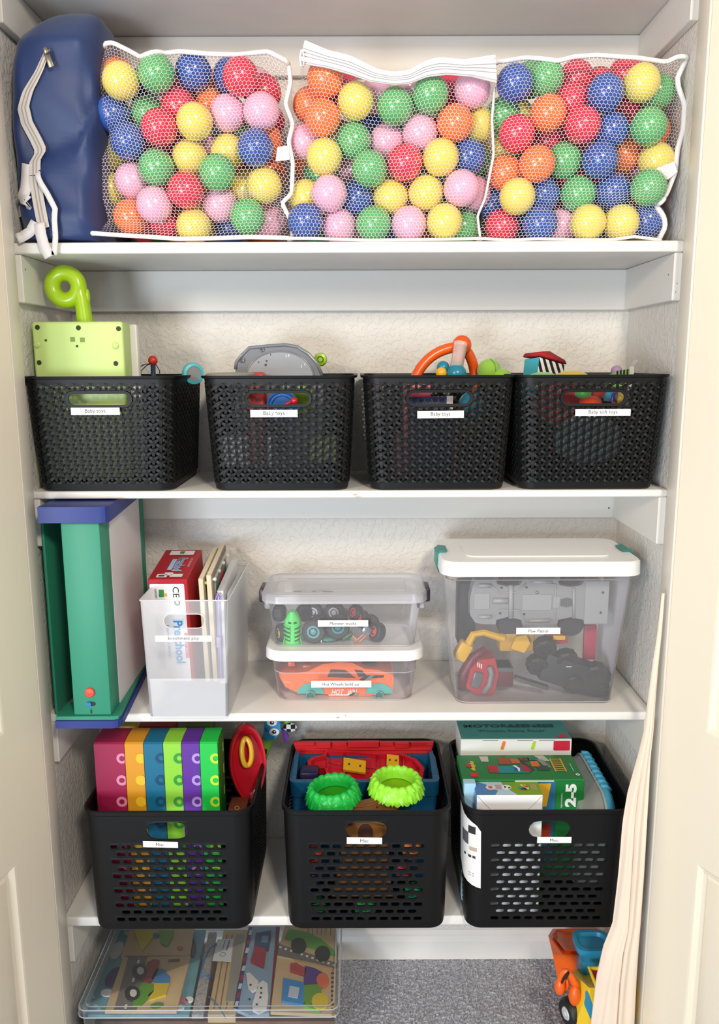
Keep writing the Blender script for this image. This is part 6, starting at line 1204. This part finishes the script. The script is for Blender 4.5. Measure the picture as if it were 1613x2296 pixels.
lidc = obj('blue_lid', MB().loft([sideloop(0.487, 1.560, 1.822, zlo, tzf, 0.056), sideloop(0.498, 1.560, 1.822, zlo, tzf-0.001, 0.056), sideloop(0.507, 1.567, 1.815, zlo+0.006, tzf-0.008, 0.052), sideloop(0.511, 1.58, 1.80, zlo+0.02, tzf-0.02, 0.045)]), sky, cc_, 40)
for k in range(8): obj('lid_rib', MB().tube([(0.523, 1.625+0.022*k, tzf+0.000), (0.536, 1.625+0.022*k, tzf-0.001), (0.546, 1.625+0.022*k, tzf-0.010)], 0.0050, 8), sky, lidc, True)
# ---------------------------------------------------------------- floor: clear case of puzzles, toy tractor, curtain
ZF = -CZ
pt_ = thing('puzzle_case', 'flat clear plastic case of wooden puzzles on the carpet under the shelf', 'case', (-0.33, 1.68, ZF+0.004))
tc_ = Tub(-0.330, 1.6875, ZF+0.004, ZF+0.150, 0.540, 0.552, 0.330, 0.342, 0.016)
acr = mat('acrylic', '#eef2f6', 0.04, clear=0.975); acr2 = mat('acrylic_edge', '#dfe6ee', 0.08, clear=0.55)
obj('tub', MB().loft([tc_.loop(0, -0.004, 4), tc_.loop(0, 0, 4, 0.003), tc_.loop(1.0, 0, 4)], True, False), acr, pt_, 40)
ldc = obj('lid', MB().loft([[Vector((p[0], p[1], z)) for p in rrect(0.564+o_*2, 0.352+o_*2, 0.018, 4, -0.330, 1.6875)] for o_, z in ((0, ZF+0.140), (0, ZF+0.156), (-0.004, ZF+0.158))], False, True), acr, pt_, 40)
for z, o_ in ((ZF+0.157, -0.001), (ZF+0.140, 0.0), (ZF+0.157, -0.012)):
    obj('lid_edge', MB().tube([(p[0], p[1], z) for p in rrect(0.564+o_*2, 0.352+o_*2, 0.018, 4, -0.330, 1.6875)], 0.0014, 6, closed=True), acr2, ldc, True)
obj('base_edge', MB().tube(tc_.loop(0.02, 0.0, 4), 0.0014, 6, closed=True), acr2, pt_, True)
ZP = ZF+0.130
def slabp(pts, z1, th): P_ = [onz(x, y, z1) for x, y in pts]; return MB().loft([[p-Vector((0, 0, th)) for p in P_], P_])
def piece(par, name, pts, z, col, th=0.004): return obj(name, slabp(pts, z+th, th), rgb(col, 0.4), par, 30)
def blob(cx, cy, rx, ry, n=16, a=0): return [(cx+rx*math.cos(t)*math.cos(a)-ry*math.sin(t)*math.sin(a), cy+rx*math.cos(t)*math.sin(a)+ry*math.sin(t)*math.cos(a)) for t in [-2*math.pi*i/n for i in range(n)]]
tan_ = mat('tan_wood', '#cfb48a', 0.5, bump=(60, 0.08, 0.001), vary=(25, 0.05))
def board(lab, pts, z, m, th=0.008, grp='wooden puzzles in the clear case'):
    c = sum((onz(x, y, z) for x, y in pts), Vector())/len(pts); r = thing('puzzle', lab, 'puzzle', (c.x, c.y, z-th), grp); obj('board', slabp(pts, z, th), m, r, 30); return r
oceanm = mat('ocean_print', '#6fa6b4', 0.45, vary=(16, 0.18))
b1 = board('blue ocean puzzle lying lowest at the left of the clear case', [(188, 2275), (252, 2085), (462, 2085), (424, 2275)], ZP-0.010, oceanm)
for pts, col in ((blob(255, 2190, 26, 14, a=-0.9), '#4a2f6a'), (blob(240, 2225, 14, 8), '#e8e4ea'), (blob(262, 2130, 22, 12, a=-1.0), '#cfd2d6'), (blob(292, 2092, 14, 6), '#b9bcc2'), (blob(410, 2240, 14, 6, a=0.6), '#c87a8a'), (blob(432, 2125, 8, 20), '#2c3444'), (blob(404, 2258, 10, 5), '#e0e4e6'), (blob(425, 2240, 9, 6), '#e8eaea')): piece(b1, 'fish_piece', pts, ZP-0.010, col, 0.003)
for x, y in ((215, 2255), (222, 2262), (208, 2235), (300, 2270), (390, 2090)): piece(b1, 'bubble_print', blob(x, y, 5, 3), ZP-0.010, '#a9cfd6', 0.0008)
b2 = board('tan wooden puzzle with a colourful car on a grey road', [(235, 2266), (277, 2146), (428, 2143), (396, 2266)], ZP+0.006, tan_)
piece(b2, 'road', [(255, 2266), (288, 2146), (330, 2145), (306, 2266)], ZP+0.006, '#77716c', 0.0006)
for k in range(6):
    y = 2256-k*20; x = 282+k*5.6; piece(b2, 'road_dash', [(x-3, y+5), (x-1, y-4), (x+4, y-4), (x+2, y+5)], ZP+0.0068, '#f0efec', 0.0006)
zc = ZP+0.006
piece(b2, 'car_piece', [(318, 2200), (330, 2158), (345, 2150), (358, 2153), (356, 2175), (345, 2195), (335, 2205)], zc, '#9a2830'); piece(b2, 'car_piece', [(340, 2192), (350, 2172), (366, 2172), (382, 2190), (380, 2204), (345, 2203)], zc, '#3f86c0'); piece(b2, 'car_piece', [(344, 2204), (380, 2204), (372, 2230), (335, 2242), (332, 2230), (345, 2220)], zc, '#d8bc28'); piece(b2, 'car_piece', [(308, 2218), (320, 2202), (345, 2206), (345, 2222), (332, 2238), (316, 2254), (298, 2254), (300, 2240)], zc, '#5a9a24')
for x, y in ((313, 2176), (297, 2226)):
    piece(b2, 'wheel_piece', blob(x, y, 17, 16), zc+0.001, '#26262a', 0.005); piece(b2, 'wheel_centre', blob(x+2, y, 8, 8), zc+0.006, '#d8d4cc', 0.001)
piece(b2, 'leaf_print', blob(352, 2254, 16, 7, a=-0.2), zc, '#5d8a3a', 0.0008); piece(b2, 'sign_print', [(378, 2151), (404, 2150), (403, 2156), (377, 2157)], zc, '#6a4a24', 0.0008)
b3 = board('tan wooden puzzle with yellow and green leaf shapes, behind the car puzzle', [(272, 2143), (293, 2080), (436, 2080), (426, 2142)], ZP+0.004, tan_)
piece(b3, 'wing_piece', [(318, 2132), (300, 2085), (340, 2085), (344, 2100), (330, 2118)], ZP+0.004, '#dcc83a'); piece(b3, 'wing_piece', [(362, 2115), (356, 2085), (390, 2085), (388, 2100), (376, 2120)], ZP+0.004, '#7aa83a'); piece(b3, 'red_mark', blob(404, 2126, 8, 5), ZP+0.004, '#c8583a', 0.001); piece(b3, 'blue_mark', blob(350, 2098, 8, 6), ZP+0.004, '#4a7a9a', 0.001)
b4 = board('stack of bare wooden trays in the middle of the clear case', [(466, 2275), (502, 2085), (556, 2085), (528, 2275)], ZP-0.004, tan_, 0.02)
for k in range(3): piece(b4, 'tray_groove', [(478+k*14, 2262), (508+k*12, 2095), (510.5+k*12, 2095), (481+k*14, 2262)], ZP-0.004, '#8f7148', 0.0006)
piece(b4, 'grey_inlay', [(506, 2245), (530, 2095), (548, 2095), (527, 2245)], ZP-0.004, '#9a978c', 0.002)
tgp = thing('product_tag', 'white printed paper tag on a blue cord in the clear case', 'tag', (onz(500, 2130, ZP+0.01).x, onz(500, 2130, ZP+0.01).y, ZP+0.004)); piece(tgp, 'tag_card', [(476, 2154), (488, 2106), (524, 2105), (518, 2156)], ZP+0.004, '#e4e6ea', 0.001)
q0, q1, q2 = onz(497, 2112, ZP+0.0056), onz(517, 2112, ZP+0.0056), onz(500, 2140, ZP+0.0056)
for k in range(9): a_ = onz(515-k*0.8, 2109+k*2.6, ZP+0.0058); obj('blue_print', MB().box(a_.x-0.0018-0.0004*(k % 3), a_.x+0.0018, a_.y-0.0014, a_.y+0.0010, ZP+0.0056, ZP+0.0060), rgb('#5a6ab0', 0.5), tgp, False)
mb = MB(); ringp(mb, 0, 0, 0.0060, 0.0070, 0.0004, frame(q2, (1, 0, 0), (0, 1, 0)), 20); obj('round_mark', mb, rgb('#55575c', 0.5), tgp, False)
for k in range(7): a_ = onz(505-k*0.9, 2109+k*2.8, ZP+0.0058); obj('grey_print', MB().box(a_.x-0.0009, a_.x+0.0009, a_.y-0.0014, a_.y+0.0010, ZP+0.0056, ZP+0.0060), rgb('#6a6c78', 0.5), tgp, False)
obj('cord', MB().tube([onz(x, y, ZP+0.008) for x, y in ((486, 2116), (470, 2128), (460, 2150), (452, 2176), (450, 2190), (466, 2184), (472, 2190), (462, 2196))], 0.0018, 6), rgb('#2a86d0', 0.6), tgp, True)
tag(obj('cord', MB().tube([onz(x, y, ZP+0.004) for x, y in ((468, 2234), (478, 2242), (492, 2258), (502, 2275), (506, 2283))], 0.0014, 6), rgb('#4a7a9a', 0.6), None, True), 'loose steel blue cord end at the front of the clear case', 'cord')
piece_b = mat('pale_blue_print', '#8ea9c2', 0.5)
b5 = board('vehicle puzzle with a red and blue starred border', [(524, 2260), (558, 2078), (622, 2078), (604, 2272), (560, 2276)], ZP+0.002, piece_b)
piece(b5, 'border', [(524, 2260), (558, 2078), (566, 2078), (534, 2262)], ZP+0.002, '#2a3f78', 0.0008); piece(b5, 'border', [(604, 2268), (620, 2078), (628, 2078), (612, 2268)], ZP+0.002, '#7a1c2c', 0.001)
for k in range(9): x = 530+k*3.9; y = 2250-k*20; piece(b5, 'border_star', [(x-4, y+6), (x-1, y-5), (x+6, y-5), (x+3, y+6)], ZP+0.0030, '#a8283a' if k % 2 else '#d8d4d8', 0.0006)
piece(b5, 'locomotive_piece', [(570, 2125), (574, 2092), (608, 2086), (608, 2100), (602, 2130)], ZP+0.002, '#2c4a6a', 0.005); piece(b5, 'cab_window', [(586, 2112), (588, 2098), (602, 2098), (600, 2113)], ZP+0.007, '#6a8ab0', 0.001); piece(b5, 'wagon_piece', [(562, 2155), (572, 2120), (598, 2128), (592, 2168)], ZP+0.002, '#a83040', 0.006)
pw = '#e6e2e0'
piece(b5, 'aeroplane_piece', [(566, 2250), (580, 2205), (590, 2198), (600, 2205), (602, 2235), (598, 2262), (580, 2270), (567, 2264)], ZP+0.004, pw, 0.006); piece(b5, 'aeroplane_piece', [(552, 2182), (560, 2180), (580, 2200), (578, 2216), (566, 2222), (556, 2212)], ZP+0.004, pw, 0.006)
for x, y in ((562, 2208), (586, 2215), (586, 2226), (584, 2236), (560, 2240), (576, 2252)): piece(b5, 'aeroplane_dot', blob(x, y, 2.6, 2.4, 10), ZP+0.010, '#3a3a40', 0.0006)
b6 = board('tan wooden puzzle with a train in blue, purple, green and yellow', [(607, 2268), (622, 2140), (700, 2160), (756, 2172), (754, 2275)], ZP+0.006, tan_)
piece(b6, 'train_piece', [(632, 2244), (636, 2192), (682, 2202), (682, 2252)], zc, '#3a8ac8', 0.006); piece(b6, 'train_window', [(646, 2234), (650, 2210), (672, 2214), (668, 2238)], zc+0.006, '#c4ccd4', 0.001); piece(b6, 'train_piece', [(682, 2206), (684, 2165), (705, 2170), (728, 2182), (720, 2206)], zc, '#56378a', 0.006); piece(b6, 'train_piece', [(682, 2208), (720, 2206), (722, 2236), (700, 2250), (682, 2250)], zc, '#6a9a34', 0.006); piece(b6, 'funnel_piece', [(652, 2176), (652, 2160), (664, 2158), (688, 2172), (684, 2186), (666, 2180)], zc, '#b8404a', 0.006)
piece(b6, 'wheel_piece', blob(724, 2196, 14, 15), zc+0.002, '#e0704a', 0.006); piece(b6, 'wheel_piece', blob(718, 2244, 19, 18), zc+0.002, '#dcc02a', 0.006); piece(b6, 'rail_piece', [(680, 2254), (682, 2248), (720, 2258), (718, 2268)], zc, '#74b834', 0.006)
for k in range(9): y = 2180+k*10; piece(b6, 'track_mark', [(742, y+4), (743, y), (750, y), (749, y+4)], zc, '#4a443c', 0.0007)
b7 = board('green tractor puzzle with a grey road, at the back right of the clear case', [(622, 2142), (640, 2070), (756, 2070), (756, 2172), (700, 2158)], ZP+0.012, tan_)
piece(b7, 'road', [(622, 2142), (626, 2116), (700, 2140), (756, 2160), (756, 2172), (700, 2158)], ZP+0.012, '#77706a', 0.0006)
for k in range(11): x = 626+k*12; y = 2122+k*4.0; piece(b7, 'road_dash', [(x, y+3), (x+1, y-1), (x+6, y), (x+5, y+4)], ZP+0.0128, '#ecebe8', 0.0006)
piece(b7, 'tractor_piece', [(640, 2100), (648, 2082), (690, 2090), (720, 2105), (750, 2130), (752, 2142), (720, 2130), (680, 2118)], ZP+0.012, '#5fa83a', 0.005)
for k in range(6): x = 690+k*10; piece(b7, 'fence_print', [(x, 2096), (x+1, 2078), (x+3, 2078), (x+2, 2096)], ZP+0.012, '#8a6a40', 0.0006)
for x, y in ((670, 2118), (724, 2136)): piece(b7, 'wheel_piece', blob(x, y, 17, 16), ZP+0.013, '#2a2d30', 0.006)
board('white and grey line-printed board standing between the ocean puzzle and the trays', [(430, 2275), (468, 2090), (486, 2090), (456, 2275)], ZP-0.012, mat('line_print_board', '#a9a6a4', 0.5, vary=(120, 0.3)), 0.01)
b9 = board('lowest wooden puzzle at the bottom of the clear case', [(190, 2290), (230, 2150), (750, 2150), (750, 2290)], ZF+0.06, mat('dark_board_print', '#7a5a4a', 0.5, vary=(14, 0.45)), 0.04)

# --- toy tractor at the right
tr0 = thing('ride_toy_tractor', 'yellow, blue and orange toy loader half hidden behind the curtain', 'toy vehicle', (0.47, 1.62, ZF+0.004)); orp = mat('loader_orange', '#ee6414', 0.35, coat=0.15); ylp = mat('loader_yellow', '#ecc62a', 0.35, coat=0.15); blu = mat('loader_blue', '#2a8cb4', 0.35, coat=0.15)
def bk_loop(Yoff, pts): return [at(x, y, Y) for x, y, Y in pts]
sc_ = [[at(x, y, Y) for x, y, Y in L_] for L_ in (
    [(1250, 2190, 1.66), (1300, 2192, 1.63), (1350, 2196, 1.62), (1362, 2185, 1.70), (1330, 2150, 1.80), (1270, 2140, 1.80)],
    [(1240, 2140, 1.66), (1290, 2146, 1.63), (1352, 2150, 1.62), (1372, 2140, 1.70), (1350, 2095, 1.80), (1252, 2092, 1.80)],
    [(1230, 2098, 1.68), (1262, 2140, 1.60), (1356, 2146, 1.60), (1378, 2130, 1.70), (1340, 2082, 1.80), (1240, 2082, 1.80)])]
obj('scoop', MB().loft(sc_, True, True), orp, tr0, 30)
ins = [at(x, y, Y)+Vector((0, 0, 0.003)) for x, y, Y in ((1236, 2098, 1.685), (1264, 2134, 1.61), (1350, 2140, 1.61), (1368, 2128, 1.70), (1336, 2086, 1.79), (1246, 2086, 1.79))]; cc0 = sum(ins, Vector())/6
obj('scoop_hollow', MB().loft([[cc0+(p-cc0)*0.96 for p in ins], [cc0+(p-cc0)*0.80-Vector((0, 0, 0.012)) for p in ins]], False, True), mat('loader_orange', '#ee6414', 0.35), tr0, 30)
obj('bonnet', MB().loft([[at(x, y, Y) for x, y, Y in L_] for L_ in ([(1290, 2296, 1.50), (1345, 2300, 1.46), (1420, 2300, 1.47), (1420, 2270, 1.62), (1320, 2262, 1.62)], [(1284, 2180, 1.56), (1322, 2215, 1.50), (1420, 2215, 1.50), (1420, 2170, 1.62), (1300, 2170, 1.62)])]), ylp, tr0, 30)
ZL = [[at(x, y, 1.60+0.0) for x, y in L_] for L_ in ([(1302, 2180), (1360, 2182), (1400, 2182)], )]
c = at(1335, 2135, 1.575); obj('cab_roof', MB().loft([[Vector((c.x+p[0], 1.60+p[1], z)) for p in rrect(w_, d_, 0.018, 4)] for w_, d_, z in ((0.055, 0.05, c.z-0.030), (0.060, 0.055, c.z-0.012), (0.078, 0.066, c.z-0.004), (0.080, 0.068, c.z+0.010), (0.066, 0.052, c.z+0.010), (0.060, 0.046, c.z+0.002))], True, True), blu, tr0, 40)
obj('cab_post', MB().rbox(c.x-0.028, c.x+0.036, 1.575, 1.62, c.z-0.085, c.z-0.026, 0.005), blu, tr0, 40)
rp = [at(x, y, Y) for x, y, Y in ((1322, 2172, 1.545), (1410, 2168, 1.545), (1410, 2230, 1.49), (1342, 2222, 1.49))]
obj('window_frame', MB().tube(rp, 0.0055, 8, closed=True), ylp, tr0, True); obj('red_window', MB().poly(rp), rgb('#b01c2c', 0.3), tr0, False)
obj('blue_side_panel', MB().loft([[at(x, y, Y)+Vector((0, d_, 0)) for x, y, Y in ((1306, 2196, 1.532), (1318, 2222, 1.502), (1340, 2285, 1.472), (1328, 2292, 1.478), (1310, 2250, 1.50), (1303, 2215, 1.525))] for d_ in (0.0, -0.006)]), blu, tr0, 30)
cl_ = bez([at(1256, 2215, 1.53), at(1264, 2145, 1.53), at(1292, 2212, 1.52)], 14); obj('claw_arm', MB().tube(cl_, [0.010]*14, 10, flat=0.7), orp, tr0, True)
for k in range(5): p = cl_[3+k]; obj('hazard_stripe', MB().rbox(-0.0012, 0.0012, -0.004, 0.004, -0.008, 0.008, 0.0005, Matrix.Translation(p+Vector((0, -0.0085, 0))) @ Matrix.Rotation(0.4, 4, 'Y')), blk, tr0, False)
obj('claw_tip', MB().sph(at(1256, 2212, 1.53), (0.012, 0.012, 0.020)), orp, tr0, True); obj('claw_tip', MB().sph(at(1289, 2232, 1.515), (0.013, 0.013, 0.024)), orp, tr0, True); obj('claw_tip', MB().sph(at(1271, 2205, 1.54), (0.006, 0.010, 0.018)), orp, tr0, True)
wc = at(1283, 2268, 1.53); M = frame(wc, (0.25, 1, 0), (0, 0, 1)); M = frame(wc, (0.35, -1, 0), (0, 0, 1)) 
obj('wheel', MB().lathe([(0.0, -0.016), (0.026, -0.016), (0.031, -0.010), (0.031, 0.010), (0.026, 0.016), (0.014, 0.016)], M, 28), rgb('#17171a', 0.5), tr0, 40)
obj('wheel_hub', MB().lathe([(0.014, 0.0155), (0.012, 0.018), (0.006, 0.018), (0.004, 0.020), (0, 0.020)], M, 20), rgb('#c8c8c8', 0.35), tr0, 40)
obj('wheel', MB().lathe([(0.0, -0.016), (0.026, -0.016), (0.031, -0.010), (0.031, 0.010), (0.026, 0.016), (0.014, 0.016)], Matrix.Translation((0.10, 0.08, -0.03)) @ M, 28), rgb('#17171a', 0.5), tr0, 40)

# --- cloth hanging down at the right jamb
clm = mat('cream_cloth', '#ead7c4', 0.85, bump=(350, 0.15, 0.001), sheen=0.3, vary=(6, 0.04))
Lp = [(1485, 1330), (1475, 1420), (1463, 1498), (1455, 1560), (1446, 1640), (1432, 1700), (1411, 1780), (1400, 1850), (1391, 1960), (1378, 2080), (1358, 2130), (1342, 2200), (1330, 2296), (1320, 2420)]; Rp = [(1491, 1330), (1485, 1420), (1477, 1498), (1472, 1560), (1467, 1640), (1460, 1700), (1456, 1780), (1452, 1850), (1446, 1960), (1438, 2080), (1434, 2130), (1430, 2200), (1426, 2296), (1420, 2420)]
nv, nu2 = 60, 44; YA = 1.490
L3 = resamp([at(x, y, YA-0.0028*i) for i, (x, y) in enumerate(Lp)], nv); R3 = resamp([at(x, y, YA-0.002-0.0022*i) for i, (x, y) in enumerate(Rp)], nv); V = []; V2 = []
for j in range(nv):
    t = j/(nv-1); a, b = L3[j], R3[j]
    for i in range(nu2):
        s = i/(nu2-1); p = a*(1-s)+b*s; amp = 0.004+0.010*t
        amp = amp*min(1, 0.15+2*t); fold = amp*(0.8*math.cos(2*math.pi*(1.0*s))+0.35*math.sin(2*math.pi*2.6*s+3*t))-0.022*t*math.exp(-((s-0.50+0.05*math.sin(5*t))/0.035)**2)*-1.2
        fold += 0.0012*math.sin(34*s+20*t)*t*(1-s)
        V.append((p[0], p[1]+fold, max(p[2], ZF+0.002)))
mb = MB(); mb.v = V; mb.f = [(j*nu2+i, j*nu2+i+1, (j+1)*nu2+i+1, (j+1)*nu2+i) for j in range(nv-1) for i in range(nu2-1)]
cu_ = tag(obj('hanging_cloth', mb, clm, None, True), 'cream cloth hanging in folds at the right jamb down to the carpet', 'cloth')
sm = cu_.modifiers.new('thickness', 'SOLIDIFY'); sm.thickness = 0.0015
S.cycles.transparent_max_bounces = 24
